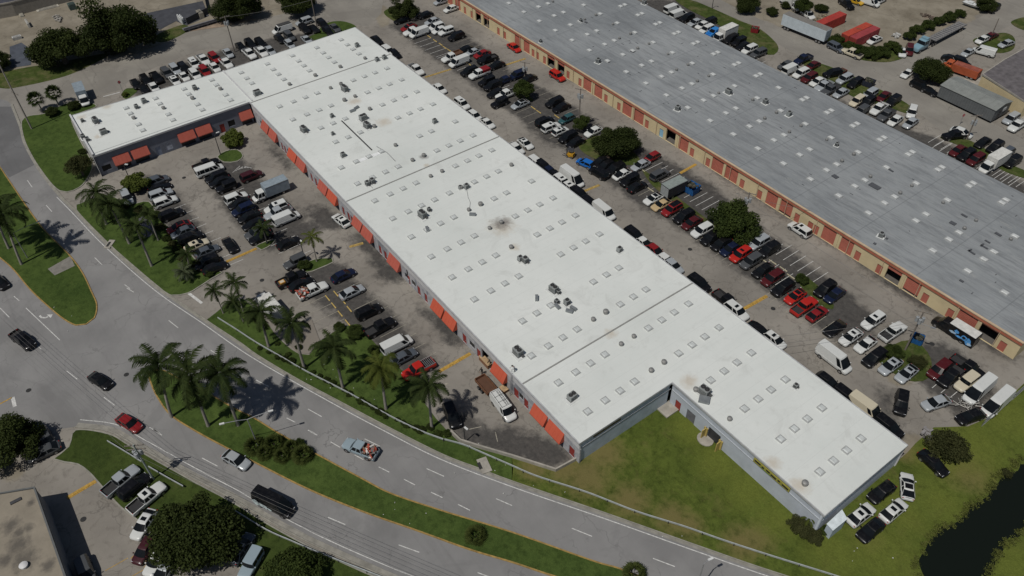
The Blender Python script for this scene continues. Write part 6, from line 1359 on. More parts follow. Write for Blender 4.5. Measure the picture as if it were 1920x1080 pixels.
# palms
FROND = mat_leaf('palm_frond', (.016, .028, .008), (.060, .080, .022), .2)
FROND_Y = mat_leaf('yellowing_palm_frond', (.050, .068, .012), (.115, .130, .028), .25)
FROND_G = mat_leaf('grey_green_frond', (.05, .065, .035), (.12, .14, .075), .2)
PTRUNK = M('royal_palm_trunk', (.27, .25, .22), .9, 0, .2, 2)
CSHAFT = M('palm_crownshaft', (.07, .12, .03), .6)
def frond_crown(name, n, Lf, mat, seed, droop=1.0, wid=.55, up=(.1, 1.2)):
    rnd = np.random.default_rng(seed); V, F = [], []; o = 0
    for k in range(n):
        az = k * 2.39996 + rnd.uniform(-.2, .2); e = up[0] + (up[1] - up[0]) * (k / n) ** .9
        L = Lf * rnd.uniform(.85, 1.1); ca, sa = math.cos(az), math.sin(az); seg = 16; pts = []
        x, z, an = 0.0, 0.0, e
        for s in range(seg + 1):
            pts.append((x, z)); x += math.cos(an) * L / seg; z += math.sin(an) * L / seg; an -= droop * (1.9 / seg) * (.5 + s / seg)
        tw = rnd.uniform(-.25, .25)
        for s in range(1, seg):
            w = wid * L * .42 * math.sin(math.pi * min(1, (s + 1.2) / (seg + 1))) ** .7
            (x0, z0), (x1, z1) = pts[s], pts[s + 1]; t_ = np.array([x1 - x0, 0, z1 - z0]); t_ /= np.linalg.norm(t_)
            for sd_ in (-1, 1):
                for half in (0, .5):
                    b = np.array([x0 + (x1 - x0) * half, 0, z0 + (z1 - z0) * half]); hang = rnd.uniform(.25, .75) + tw * sd_
                    tip = b + t_ * w * .55 + np.array([0, sd_ * w * .85, -w * hang]); wd = t_ * .5 * L / seg * 1.15
                    q = np.array([b - wd * .5, b + wd * .5, tip + wd * .15, tip - wd * .15])
                    q = np.stack([q[:, 0] * ca - q[:, 1] * sa, q[:, 0] * sa + q[:, 1] * ca, q[:, 2]], 1); V.append(q); F.append(np.arange(4)[None] + o); o += 4
            b0, b1 = np.array([x0, 0, z0]), np.array([x1, 0, z1]); r_ = .035
            q = np.array([b0 + [0, -r_, 0], b0 + [0, r_, 0], b1 + [0, r_, 0], b1 + [0, -r_, 0]]); q = np.stack([q[:, 0] * ca - q[:, 1] * sa, q[:, 0] * sa + q[:, 1] * ca, q[:, 2]], 1); V.append(q); F.append(np.arange(4)[None] + o); o += 4
    return cloud_mesh(name, (V, F), mat)
PCROWN = {'royal': [frond_crown('fronds', 18, 4.3, FROND, s, 1.2, .40, (-.45, 1.4)) for s in (1, 2, 12, 21)], 'yellow': [frond_crown('fronds', 20, 3.9, FROND_Y, 3, 1.25, .5, (-.4, 1.4))], 'coconut': [frond_crown('fronds', 11, 2.7, FROND_Y, 4, 1.1, .42, (-.2, 1.1))], 'small': [frond_crown('fronds', 15, 2.5, FROND, 5, 1.0, .5, (0, 1.3))], 'grey': [frond_crown('fronds', 18, 2.3, FROND_G, 6, .9, .5, (0, 1.3))]}
def palm(label, base, crown, kind='royal', v=0, sc=1.0, thick=.2, group=None, name='royal_palm'):
    b = g(*base); h = rise(base, crown); c = g(crown[0], crown[1], h)
    t = thing(name, label, 'palm tree', b, 0, group); d = c - b
    mb = MB(); n = 10; pr = None
    mb_pts = [(Vector((d.x * (i / n) ** 1.3, d.y * (i / n) ** 1.3, h * i / n)), thick * (1.25 - .55 * i / n + (.25 if i == 0 else 0))) for i in range(n + 1)]
    for (p, r), (q, r2) in zip(mb_pts[:-1], mb_pts[1:]): mb.tube(p, q, r, r2, 10, cap=False)
    mb.obj('trunk', PTRUNK, t, 60)
    if kind in ('royal', 'yellow'):
        mb = MB(); mb.tube(Vector((d.x, d.y, h - .9)), Vector((d.x, d.y, h + .1)), thick * .85, thick * .4, 10); mb.obj('crownshaft', CSHAFT, t, 60)
    o = link('fronds', PCROWN[kind][random.randrange(len(PCROWN[kind]))], t); o.location = (d.x, d.y, h); o.rotation_euler = (random.uniform(-.12, .12), random.uniform(-.12, .12), random.uniform(0, 6)); s2 = sc * random.uniform(.9, 1.12); o.scale = (s2, s2, s2 * random.uniform(.85, 1.15))
    return t
gp = None
palm('royal palm at the upper nose end of the median trio', (322, 782), (299, 684), sc=1.25)
palm('royal palm in the middle of the median trio', (391, 799), (356, 702), v=1, sc=1.25)
palm('royal palm of the median trio nearest the double lamp', (447, 798), (412, 700), sc=1.25)
palm('royal palm with a guard post on the upper median', (41, 496), (6, 400), v=1, sc=1.25)
palm('royal palm at the left frame edge of the upper median', (17, 466), (-14, 388), sc=1.2)
palm('left royal palm of the front row by the white box truck', (504, 650), (488, 585))
palm('royal palm rising from the concrete pad edge in the front row', (571, 691), (547, 606), v=1)
palm('central royal palm of the front row before the shrubs', (643, 727), (626, 652))
palm('yellowish green royal palm of the front row', (724, 767), (714, 690), 'yellow')
palm('last royal palm of the front row before the dark lot end', (810, 803), (803, 724), v=1)
palm('slim coconut palm in the front lot island', (593.9, 490.6), (583.9, 444), 'coconut', thick=.11, name='coconut_palm')
palm('small palm on the centre island of the front lot', (501, 456), (492, 428), 'small', thick=.12, name='island_palm')
palm('tall dark palm leaning over the lawn drive', (243, 457), (205, 385), v=1, sc=1.05)
palm('dark palm at the driveway end of the palm lawn', (200, 421), (178, 362), sc=1.0)
palm('palm on the lawn opposite the red sedan', (285, 499), (254, 424), v=1, sc=.9)
palm('short palm in the lawn shade beside the grey manhole bed', (297, 451), (278, 402), 'small', sc=1.1, thick=.13)
palm('palm at the lower corner of the palm lawn by the black SUVs', (358, 512), (350, 476), 'small', thick=.12, name='island_palm')
palm('silvery low palm at the lower tip of the palm lawn', (347, 524), (344, 510), 'grey', thick=.12, name='silver_palm')
palm('small palm nearest the front lot driveway', (419, 588), (402, 546), 'small', thick=.1, name='driveway_palm')
palm('small palm second from the front lot driveway', (457, 604), (437, 566), 'small', sc=1.1, thick=.1, name='driveway_palm')
palm('small palm behind the driveway pair', (456, 584), (440, 530), 'small', sc=1.05, thick=.1, name='driveway_palm')
palm('young palm against the corner of the long side wall', (1518, 984), (1521, 970), 'coconut', sc=.6, thick=.08, name='young_palm')
# fan palms and palmettos
def fan_mesh_p(n, Lr, mat, seed, up):
    rnd = np.random.default_rng(seed); V, F = [], []; o = 0
    for k in range(n):
        az = k * 2.39996; e = up[0] + (up[1] - up[0]) * k / n; c = np.array([math.cos(e) * math.cos(az), math.cos(e) * math.sin(az), math.sin(e)]) * Lr * .55
        u = c / np.linalg.norm(c); w = np.cross(u, [0, 0, 1]); w /= np.linalg.norm(w) + 1e-6; nn = np.cross(w, u)
        for j in range(11):
            a = -1.5 + 3.0 * j / 10; d = u * math.cos(a) + w * math.sin(a); tip = c + d * Lr * .55 * rnd.uniform(.8, 1.1) - np.array([0, 0, .12 * Lr]) + nn * rnd.uniform(-.05, .05)
            q = np.array([c, c + (d + nn * .2) * Lr * .25 + np.cross(d, nn) * .07, tip, c + d * Lr * .25 - np.cross(d, nn) * .07]); V.append(q); F.append(np.arange(4)[None] + o); o += 4
    return cloud_mesh('fan_leaves', (V, F), mat)
FAN = fan_mesh_p(26, 1.25, FROND, 8, (-.5, 1.4)); FAN2 = fan_mesh_p(26, 1.7, mat_leaf('palmetto_leaf', (.030, .042, .010), (.095, .115, .030), .2), 9, (-.1, 1.4))
for lab, b, c in [('left fan palm of the pair at the back street corner', (80, 209), (67, 186)), ('right fan palm of the pair at the back street corner', (110, 198), (101, 174))]:
    t = palm(lab, b, c, 'small', thick=.14, name='fan_palm'); 
    for ch in t.children:
        if ch.name.startswith('fronds'): ch.data = FAN; ch.name = 'fan_leaves'; ch.scale = (1.7,) * 3
def palmetto(lab, x, y, s, group=None):
    p = g(x, y, .6); p.z = 0; t = thing('palmetto', lab, 'shrub', p, random.uniform(0, 6), group); o = link('fan_leaves', FAN2, t); o.location = (0, 0, .35); o.scale = (s, s, s)
    mb = MB(); mb.tube((0, 0, 0), (0, 0, .6), .14, .08); mb.obj('stem', BARK, t)
for x, y in [(478, 836), (497, 848), (514, 832), (529, 854), (547, 838), (568, 852)]: palmetto('bushy palmetto in the clump below the double lamp', x, y, random.uniform(.85, 1.15), 'palmettos on the median')
palmetto('single palmetto alone on the lower median', 892, 1003, 1.0)
palmetto('palmetto at the bottom edge of the median', 1190, 1076, 1.1)

# ------------------------------------------------------------------ poles, lamps, rails, fences, signs
def power_pole(label, base, top, bars=1, xf=False, ang=0.0, arm=False, mat=WOOD, r=.16, h=None, mid=0):
    b = g(*base); h = h or rise(base, top); t = thing('power_pole', label, 'utility pole', b, ang)
    mb = MB(); mb.tube((0, 0, 0), (0, 0, h), r, r * .65, 10); mb.obj('pole', mat, t, 40)
    for k in range(bars):
        mb = MB(); z = h - .3 - .9 * k; mb.box((0, .12, z), (2.6, .11, .13))
        for x in (-1.15, -.5, .5, 1.15): mb.tube((x, .12, z + .06), (x, .12, z + .26), .05, .03, 6, 1)
        mb.obj('crossarm', [WOOD, M('insulator', (.3, .3, .3), .4)], t)
    if mid:
        mb = MB(); mb.box((0, .16, h * mid), (2.6, .11, .13))
        for x in (-1.15, 0, 1.15): mb.tube((x, .16, h * mid + .06), (x, .16, h * mid + .26), .05, .03, 6, 1)
        mb.obj('crossarm', [WOOD, M('insulator', (.3, .3, .3), .4)], t)
    if xf:
        for s in ((-.42, 0), (.42, .1), (0, -.5)):
            mb = MB(); mb.tube((s[0], s[1], h - 2.3), (s[0], s[1], h - 1.4), .26, n=12); mb.tube((s[0], s[1], h - 1.4), (s[0], s[1], h - 1.2), .1, .05, n=8); mb.obj('transformer', M('transformer_grey', (.36, .38, .39), .5, .2), t, 40)
    if arm:
        mb = MB(); mb.tube((0, 0, h - 2.6), (1.8, -.6, h - 2.2), .04); mb.box((2.1, -.7, h - 2.2), (.7, .25, .12)); mb.obj('lamp_arm', STEEL, t)
    return t
GREENPOLE = M('grey_green_concrete_pole', (.30, .34, .32), .8)
power_pole('tall wood power pole at the far left street corner', (60, 242), (2, 108), 1, False, rad(20), mat=M('grey_wood_pole', (.30, .27, .24), .9), r=.2, mid=.52)
power_pole('power pole with transformers at the back street grass', (440, 98), (422, 30), 1, True, rad(90))
power_pole('slim power pole among the back street cars', (594, 50), (583, -2), 0, False)
power_pole('power pole with transformer rising from the middle alley shrub', (1085, 242), (1085, 166), 1, True, rad(30))
power_pole('power pole at the upper alley island tree', (984, 148), (984, 116), 1, True, rad(30))
power_pole('power pole standing in the leafy alley tree', (1392, 418), (1380, 356), 1, True, rad(30))
power_pole('power pole on the corner grass island', (1697, 656), (1735, 585), 1, True, rad(30), True)
power_pole('power pole with transformers beside the rear street', (1812, 262), (1824, 213), 1, True, rad(60))
power_pole('leaning wood pole in the far corner lot', (1857, 72), (1866, 33), 0)
power_pole('green concrete power pole on the lower left verge', (288.3, 899.2), (252, 833), 2, True, rad(60), mat=GREENPOLE)
def double_lamp(label, base, h, ang, single=False, reach=3.2, mat=STEEL):
    t = thing('street_lamp', label, 'street lamp', g(*base), ang)
    mb = MB(); mb.tube((0, 0, 0), (0, 0, h), .11, .07, 10); mb.obj('pole', mat, t, 40)
    for s in ((1,) if single else (1, -1)):
        mb = MB(); mb.path([(0, 0, h), (s * reach * .4, 0, h + .3), (s * reach, 0, h + .5)], .05); a_ = mb.obj('arm', mat, t)
        mb = MB(); mb.box((s * (reach + .25), 0, h + .5), (.7, .28, .14)); mb.obj('lamp_head', M('lamp_head_pale', (.62, .63, .62), .5), a_)
double_lamp('double armed street lamp on the median by the palm trio', (484, 836), 6.6, rad(72))
double_lamp('single armed street lamp on the upper median', (52, 484), 6.2, rad(88), True, 4.4)
double_lamp('street lamp beside the guard rail at the bottom edge', (1300, 1120), 9.0, rad(78), True, .6)
double_lamp('slim lamp post beside the coconut palm island', (571, 484), 4.2, rad(0), True, .5, DARKSTEEL)
double_lamp('lamp post in front of the small bright green tree', (414, 291), 5.0, rad(90), True, .6, DARKSTEEL)
double_lamp('dark lamp post at the lot end beside the black SUV', (872, 829), 3.5, rad(10), True, .3, DARKSTEEL)
double_lamp('lamp post beside the yellow green lawn tree', (247, 345), 4.6, rad(40), True, .5, DARKSTEEL)
double_lamp('thin post at the cream storage block upper end', (1335, 16), 3.5, rad(0), True, .3, DARKSTEEL)
def guard_rail(label, px, h=.75, post=4.0, mat=STEEL):
    pts = dense(G2(px), 1.0); p0 = pts[0]; t = thing('guard_rail', label, 'guard rail', (p0.x, p0.y, 0))
    loc = [p - p0 for p in pts]
    mb = MB(); ribbon(mb, loc, -.05, .05, h - .32, h); mb.obj('rail', mat, t)
    pm = MB(); pm.box((0, 0, h / 2 - .05), (.12, .16, h - .1)); pm = pm.mesh('post', [M('dark_post', (.05, .045, .04), .9)])
    acc = 0.0; last = loc[0]
    for q in loc:
        acc += (q - last).length; last = q
        if acc >= post: o = link('post', pm, t); o.location = (q.x, q.y, 0); acc = 0
WRAIL = M('pale_guard_rail', (.50, .53, .53), .5, .3)
guard_rail('long pale guard rail between the front palms and the boulevard', [(410, 600), (445, 622), (480, 645), (530, 674), (575, 700), (655, 741), (730, 783), (787, 811), (832, 828)], mat=WRAIL)
guard_rail('curving pale guard rail below the courtyard grass', [(834, 828), (870, 838), (905, 853), (960, 877), (1007, 897), (1100, 927), (1190, 962), (1282, 991), (1350, 1015), (1435, 1043), (1560, 1082), (1640, 1108)], mat=WRAIL)
guard_rail('short pale rail on the verge behind the power pole', [(204, 831), (236, 850), (268, 870)], mat=WRAIL)
guard_rail('short pale rail on the verge above the great tree', [(281, 879), (312, 897), (346, 916)], mat=WRAIL)
guard_rail('pale rail along the verge at the bottom edge', [(440, 960), (501, 997), (548, 1018), (592, 1037), (650, 1060), (702, 1080), (760, 1102)], mat=WRAIL)
pts = [g(1940, 712), g(1900, 748), g(1876, 768), g(1840, 800)]
t = thing('chain_link_fence', 'chain link fence between the corner yard and the canal grass', 'fence', pts[0])
mb = MB()
for a, b in zip(pts[:-1], pts[1:]):
    for z in (.1, 1.0, 1.9): mb.tube(a - pts[0] + Vector((0, 0, z)), b - pts[0] + Vector((0, 0, z)), .045, n=6)
    k = int((b - a).length / .35)
    for i in range(k):
        q = a.lerp(b, i / k) - pts[0]; mb.tube(q + Vector((0, 0, .1)), q + Vector((0, 0, 1.9)), .012, n=4)
mb.obj('wire_mesh', STEEL, t)
for a in pts + [pts[0].lerp(pts[1], .5), pts[2].lerp(pts[3], .5)]:
    mb = MB(); q = a - pts[0]; mb.tube(q, q + Vector((0, 0, 2.0)), .06); mb.obj('post', STEEL, t)
def board_fence(label, px, h, mat):
    P_ = [g(*p) for p in px]; t = thing('board_fence', label, 'fence', P_[0]); mb = MB(); ribbon(mb, [Vector((p - P_[0])[:2]) for p in P_], -.04, .04, .05, h); mb.obj('fence_panel', mat, t)
    for p in P_: mb = MB(); q = p - P_[0]; mb.tube(q, q + Vector((0, 0, h + .1)), .07); mb.obj('post', DARKSTEEL, t)
board_fence('dark screened fence round the asphalt yard at the top', [(385, 0), (391, 26), (352, 46)], 1.8, M('dark_screen_fence', (.06, .065, .075), .8))
board_fence('dark fence line along the dirt yard front', [(-20, 26), (60, 12), (130, 2)], 1.2, M('dark_screen_fence', (.06, .065, .075), .8))
# stop signs
def stop_sign(label, base, ang):
    t = thing('stop_sign', label, 'sign', g(*base), ang); mb = MB(); mb.tube((0, 0, 0), (0, 0, 2.9), .05); mb.obj('post', STEEL, t)
    mb = MB(); oc = [(.06, .42 * math.cos(math.pi / 8 + k * math.pi / 4), 2.5 + .42 * math.sin(math.pi / 8 + k * math.pi / 4)) for k in range(8)]
    ic = [(.065, .37 * math.cos(math.pi / 8 + k * math.pi / 4), 2.5 + .37 * math.sin(math.pi / 8 + k * math.pi / 4)) for k in range(8)]
    mb.add(oc, [tuple(range(8))], 1); mb.add(ic, [tuple(range(8))], 0); mb.add([(.05, y, z) for _, y, z in oc], [tuple(range(7, -1, -1))], 2); o = mb.obj('sign_face', [M('stop_sign_red', (.45, .03, .03), .5), M('sign_white', (.6, .6, .6), .5), DARKSTEEL], t)
    cu = bpy.data.curves.new('sign_text', 'FONT'); cu.body = 'STOP'; cu.size = .3; cu.align_x = 'CENTER'; cu.align_y = 'CENTER'; cu.extrude = .002
    tx = bpy.data.objects.new('lettering', cu); C.objects.link(tx); dg = bpy.context.evaluated_depsgraph_get(); mt = bpy.data.meshes.new_from_object(tx.evaluated_get(dg)); bpy.data.objects.remove(tx)
    mt.materials.clear(); mt.materials.append(M('sign_white', (.6, .6, .6), .5)); x = link('lettering', mt, o); x.location = (.075, 0, 2.5); x.rotation_euler = (math.pi / 2, 0, math.pi / 2)
stop_sign('stop sign at the end of the back street lot', (230, 171), rad(0)); stop_sign('stop sign on the rear street opposite the portable building', (1799, 234), rad(-20))
# speed bumps
for lab, a, b, m_ in [('yellow speed bump across the front lot lane', (422, 492), (481, 466), YELPAINT), ('worn yellow speed bump by the single awning', (655, 463), (681, 456), WORNYEL), ('yellow speed bump near the open bay', (823, 697), (882, 663), YELPAINT), ('yellow speed bump in the upper alley lane', (797, 145), (845, 130), WORNYEL), ('orange yellow speed bump near the storage doors', (1275, 325), (1305, 308), YELPAINT), ('worn yellow speed bump beside the high van', (1094, 359), (1124, 347), WORNYEL), ('bright yellow speed bump by the long stall line', (1390, 582), (1438, 555), YELPAINT), ('faded speed bump by the upper storage doors', (945, 123), (985, 110), WORNYEL), ('orange yellow bar across the lower left drive', (126, 934), (180, 902), YELPAINT)]:
    A_, B_ = g(*a), g(*b); mb = MB(); P_ = [Vector(A_[:2]), Vector(B_[:2])]
    ribbon(mb, P_, -.34, .34, .014, .03); ribbon(mb, P_, -.16, .16, .03, .09); tag(mb.obj('speed_bump', m_), lab, 'speed bump', 'yellow speed bumps')
# wheel stops
ws = MB(); ws.box((0, 0, .07), (1.7, .16, .14)); ws = ws.mesh('wheel_stop', [M('pale_wheel_stop', (.46, .42, .30), .85, 0, .25, 2)])
wy = MB(); wy.box((0, 0, .07), (1.7, .16, .14)); wy = wy.mesh('wheel_stop', [M('yellow_wheel_stop', (.52, .38, .12), .85, 0, .25, 2)])
def stops(label, group, tile, me, pts):
    for x, y in pts:
        o = link('wheel_stop', me); o.location = gt(tile, x, y); tag(o, label, 'wheel stop', group)
stops('yellow wheel stop in the empty front lot stalls', 'front lot wheel stops', 'J', wy, [(537, 78), (583, 133), (632, 195), (687, 262), (655, 102), (700, 160), (600, 45)])
stops('pale wheel stop in the empty upper alley stalls', 'upper alley wheel stops', 'B', wy, [(1300, 277), (1343, 307), (1385, 334), (1415, 358), (1448, 378), (1612, 492)])
stops('wheel stop beside the middle alley shrubs', 'middle alley wheel stops', 'C', wy, [(160, 812), (200, 840), (335, 875), (375, 905)])
stops('white wheel stop in the far alley stalls', 'far alley wheel stops', 'G', ws, [(1610, 800), (1880, 870), (975, 195), (1040, 345)])
stops('white wheel stop opposite the red coupes', 'lower alley wheel stops', 'H', ws, [(35, 888), (115, 940), (170, 995)])
# manholes and drains
mh = MB(); mh.tube((0, 0, .014), (0, 0, .03), .42, n=16); mh = mh.mesh('manhole_cover', [M('iron_cover', (.03, .03, .03), .7)])
for lab, t_, x, y in [('dark drain cover in the upper end of the front lot', 'E', 1380, 253), ('drain cover in the boulevard crossing', 'I', 948, 650), ('pale manhole in the boulevard crossing near the side street', 'I', 215, 768), ('drain grate by the red coupes', 'L', 38, 155), ('manhole beside the food truck', 'L', 1230, 420), ('drain cover on the lower left drive', 'M', 625, 655), ('drain in the open alley near the tan coupe', 'G', 1135, 165), ('drain grate in the lower lot by the black pickup', 'F', 45, 1022), ('drain in the alley before the silver SUV', 'G', 1335, 790)]:
    o = link('manhole_cover', mh); o.location = gt(t_, x, y); tag(o, lab, 'manhole cover', 'manhole covers')
mb = MB(); p = gt('N', 1700, 262); mb.box((p.x, p.y + .3, .12), (2.6, 1.5, .2), 0, -.25); mb.box((p.x - .3, p.y - .3, .225), (1.2, .5, .02), 1, -.25); tag(mb.obj('storm_drain_inlet', [CONC, M('iron_cover', (.03, .03, .03), .7)]), 'concrete storm drain inlet at the boulevard kerb', 'storm drain')
mb = MB(); p = gt('E', 825, 755); mb.box((p.x, p.y, .12), (2.4, 1.2, .2), 0, -.75); mb.box((p.x, p.y - .2, .225), (1.4, .5, .02), 1, -.75); tag(mb.obj('storm_drain_inlet', [CONC, M('iron_cover', (.03, .03, .03), .7)]), 'concrete storm drain inlet at the palm lawn kerb', 'storm drain')
mb = MB(); sheet([tuple(gt('E', x, y)[:2]) for x, y in [(1040, 560), (1075, 545), (1115, 580), (1160, 665), (1120, 700), (1065, 705)]], .13, 0, mb); mb.prism([tuple(gt('E', x, y)[:2]) for x, y in [(1050, 570), (1080, 555), (1110, 590), (1145, 660), (1110, 688), (1075, 690)]], .13, .2); tag(mb.obj('paved_bed', M('grey_purple_paving', (.13, .125, .15), .9)), 'grey oval paved bed in the palm lawn', 'paved bed')
# litter
lit = MB(); rnd = random.Random(8)
for k in range(46):
    c0 = rnd.choice([(690, 760), (620, 720), (760, 960), (560, 690), (400, 960), (1240, 1000), (1640, 1040), (100, 600), (880, 860), (1000, 900)]); p = g(c0[0] + rnd.uniform(-60, 60), c0[1] + rnd.uniform(-28, 28)); lit.box((p.x, p.y, .14), (rnd.uniform(.06, .18), rnd.uniform(.06, .14), .04), 0, rnd.uniform(0, 3))
struct('litter', lit, M('pale_litter', (.5, .5, .47), .8), 'stuff')
# wires
WIRE = M('bare_wire', (.20, .195, .19), .6, .2)
def wire(label, a, b, za, zb, sag, off=0.0, r=.022, group=None):
    A_, B_ = g(a[0], a[1], za), g(b[0], b[1], zb); d = (B_ - A_).normalized(); n_ = Vector((-d.y, d.x, 0)) * off; pts = []
    for i in range(15):
        s = i / 14; p = A_.lerp(B_, s) + n_; p.z -= 4 * sag * s * (1 - s); pts.append(p)
    mb = MB(); mb.path(pts, r, 5); tag(mb.obj('power_line', WIRE), label, 'cable', group)
DK = M('dark_cable', (.03, .03, .03), .7)
for k, of in enumerate((-1.1, -.5, .1, .7, 1.2)):
    wire('overhead wire slung from the green concrete pole toward the left edge', (-60, 560), (252, 836), 6.4, 6.3, .5, of, .014, 'overhead wires left of the green pole')
    wire('overhead wire slung from the green concrete pole along the lower carriageway', (252, 836), (860, 1110), 6.3, 6.4, .6, of, .016, 'overhead wires right of the green pole')
wire('cable crossing the leafy tree to the cream storage roof', (1380, 362), (1520, 395), 6.5, 4.2, .3, 0, .025); wire('cable from the leafy tree pole toward the stall line', (1380, 362), (1735, 588), 6.5, 6.5, .6, 0, .025)
wire('cable over the white building toward the corner pole', (1450, 632), (1735, 590), 5.3, 6.0, .5, 0, .025); wire('lower cable over the alley toward the corner pole', (1460, 645), (1730, 600), 5.3, 5.0, .5, 0, .025)
wire('cable along the back street poles', (422, 32), (583, 0), 6.0, 6.0, .5, 0, .03)

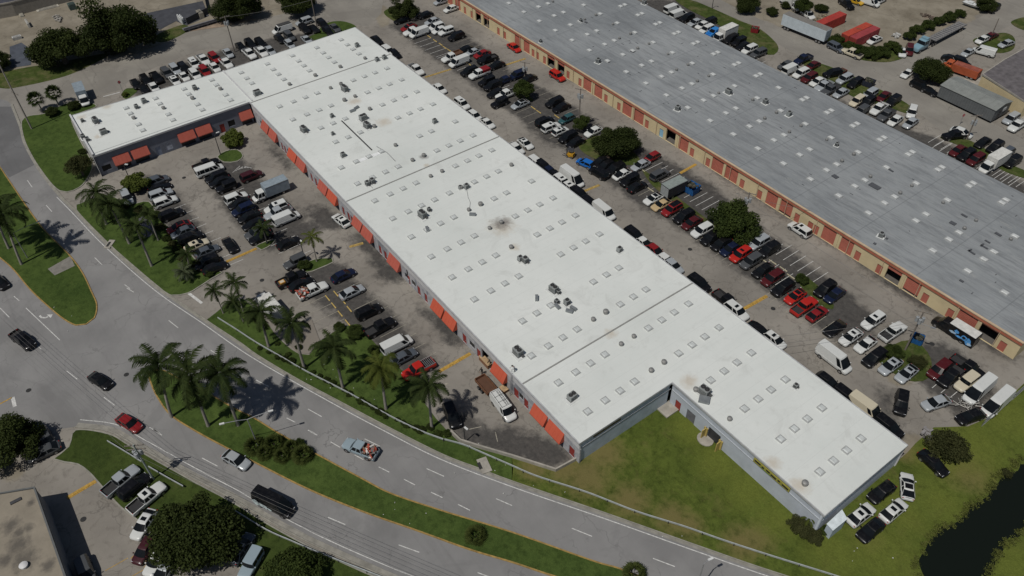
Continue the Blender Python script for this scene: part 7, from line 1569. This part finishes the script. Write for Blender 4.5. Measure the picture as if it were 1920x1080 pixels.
# ------------------------------------------------------------------ people
SKIN = M('skin', (.30, .18, .12), .6); HAIR = M('dark_hair', (.02, .015, .012), .8)
def person(label, p, ang, shirt, trousers, bend=0.0, arm=.5):
    t = thing('person', label, 'person', p, ang)
    J = {'pelvis': (0, 0, .95), 'waist': (.03 + bend * .1, 0, 1.12), 'chest': (.04 + bend * .32, 0, 1.36 - bend * .1), 'neck': (.05 + bend * .46, 0, 1.52 - bend * .2), 'chin': (.07 + bend * .5, 0, 1.60 - bend * .22), 'head': (.06 + bend * .55, 0, 1.74 - bend * .24)}
    for s, n in ((1, 'l'), (-1, 'r')):
        J['sh' + n] = (J['chest'][0] + .02, .19 * s, J['chest'][2] + .08); J['el' + n] = (J['chest'][0] + .12 + arm * .12, .27 * s, J['chest'][2] - .18); J['wr' + n] = (J['el' + n][0] + .12 + arm * .1, .22 * s, J['el' + n][2] - .16 + arm * .08)
        J['ha' + n] = (J['wr' + n][0] + .08, .20 * s, J['wr' + n][2] - .05)
        J['hip' + n] = (0, .10 * s, .90); J['kn' + n] = (.05 + .05 * s, .12 * s, .50); J['an' + n] = (-.02 + .06 * s, .12 * s, .09); J['to' + n] = (.14 + .06 * s, .14 * s, .04)
    E_ = [('pelvis', 'waist'), ('waist', 'chest'), ('chest', 'neck'), ('neck', 'chin'), ('chin', 'head')]
    for n in 'lr': E_ += [('chest', 'sh' + n), ('sh' + n, 'el' + n), ('el' + n, 'wr' + n), ('wr' + n, 'ha' + n), ('pelvis', 'hip' + n), ('hip' + n, 'kn' + n), ('kn' + n, 'an' + n), ('an' + n, 'to' + n)]
    rad_ = {'pelvis': .145, 'waist': .13, 'chest': .155, 'neck': .06, 'chin': .085, 'head': .105}
    pre = {'sh': .075, 'el': .05, 'wr': .034, 'ha': .035, 'hip': .095, 'kn': .065, 'an': .045, 'to': .04}
    names = list(J); V = [J[k] for k in names]; Ed = [(names.index(a), names.index(b)) for a, b in E_]
    for n, s in (('l', 1), ('r', -1)):                       # five fingers on each hand
        h = J['ha' + n]; hi = names.index('ha' + n)
        for k, (dy, L) in enumerate([(-.03, .07), (-.01, .085), (.01, .08), (.03, .065), (.05 * s, .05)]):
            a_ = len(V); V.append((h[0] + L * .5, h[1] + dy, h[2] - .02)); V.append((h[0] + L * .85, h[1] + dy, h[2] - .05)); Ed += [(hi, a_), (a_, a_ + 1)]
    me = bpy.data.meshes.new('body'); me.from_pydata(V, Ed, []); o = link('body', me, t)
    sk = o.modifiers.new('skin', 'SKIN'); dat = me.skin_vertices[0].data
    for i in range(len(V)):
        r = .009
        if i < len(names): k = names[i]; r = rad_.get(k, pre.get(k[:2] if k[:3] != 'hip' else 'hip', .05))
        dat[i].radius = (r, r)
    dat[0].use_root = True
    sb = o.modifiers.new('sub', 'SUBSURF'); sb.levels = 1; sb.render_levels = 1
    dg = bpy.context.evaluated_depsgraph_get(); m2 = bpy.data.meshes.new_from_object(o.evaluated_get(dg)); o.modifiers.clear(); o.data = m2
    m2.materials.clear()
    for x in (shirt, trousers, SKIN, DARKSTEEL): m2.materials.append(x)
    cz = J['neck'][2]
    for f in m2.polygons:
        c_ = f.center; f.use_smooth = True
        hand = any((c_ - Vector(J['ha' + n])).length < .13 for n in 'lr')
        f.material_index = 2 if (c_.z > cz or hand) else (3 if c_.z < .09 else (1 if c_.z < .98 else 0))
    hd = J['head']; mb = MB(); 
    for i in range(5):
        for j in range(10):
            pass
    ring = []
    for i in range(6):
        th = i * .30
        for j in range(12): ph = j * math.pi / 6; ring.append((hd[0] - .015 + .118 * math.sin(th) * math.cos(ph), .112 * math.sin(th) * math.sin(ph), hd[2] + .01 + .125 * math.cos(th)))
    mb.add(ring, [(i * 12 + j, i * 12 + (j + 1) % 12, (i + 1) * 12 + (j + 1) % 12, (i + 1) * 12 + j) for i in range(5) for j in range(12)]); mb.obj('hair', HAIR, t, 60)
    mb = MB(); mb.box((hd[0] + .125, 0, hd[2] - .02), (.04, .03, .05))
    mb.obj('nose', SKIN, t)
    mb = MB()
    for s in (-1, 1): mb.box((hd[0] + .105, .04 * s, hd[2] + .015), (.012, .026, .012))
    mb.box((hd[0] + .105, 0, hd[2] - .075), (.012, .05, .01), 1); mb.obj('face_features', [HAIR, M('lips', (.22, .08, .07), .6)], t)
    return t
pz = g(960.5, 699, 5.2)
person('person in a white shirt stooping at the roof edge above the ladder', Vector((pz.x, max(pz.y, 46.2), 5.21)), rad(-100), M('white_shirt', (.65, .65, .66), .8), M('grey_trousers', (.16, .16, .17), .9), .7)
person('person in dark clothes at the open bay beside the timber', g(920, 687), rad(-90), M('black_shirt', (.02, .02, .022), .9), M('black_trousers', (.02, .02, .02), .9), .2)
person('person in black walking behind the dump trailer', g(904, 702), rad(-60), M('black_shirt', (.02, .02, .022), .9), M('black_trousers', (.02, .02, .02), .9), .1)
t = thing('ladder', 'aluminium ladder leaning from a wooden platform to the roof edge', 'ladder', (0, 0, 0)); b0, b1 = g(956, 740), Vector((pz.x, 45.7, 5.5)); t.location = b0; d = b1 - b0; sd_ = d.cross(Vector((0, 0, 1))).normalized() * .22
mb = MB()
for s in (-1, 1): mb.tube(sd_ * s, d + sd_ * s, .035)
mb.obj('rails', STEEL, t); mb = MB()
for k in range(1, 16): mb.tube(d * (k / 16) - sd_, d * (k / 16) + sd_, .02)
mb.obj('rungs', STEEL, t)
mb = MB(); p = g(953, 738); mb.box((p.x - .9, p.y - .2, .3), (1.2, .9, .6)); mb.box((p.x - .9, p.y - .2, .63), (1.3, 1.0, .06), 1); tag(mb.obj('wooden_crate', [M('brown_timber', (.22, .11, .06), .8, 0, .3, 2), M('pale_timber', (.40, .28, .16), .8, 0, .3, 2)]), 'brown timber crate under the ladder', 'crate')
mb = MB(); p = g(913, 680); mb.box((p.x, p.y - .3, .45), (2.6, .8, .9)); mb.box((p.x, p.y - .3, .93), (2.7, .9, .05), 1); tag(mb.obj('timber_bench', [M('brown_timber', (.22, .11, .06), .8), M('pale_timber', (.40, .28, .16), .8)]), 'pale timber workbench standing at the open bay', 'workbench')
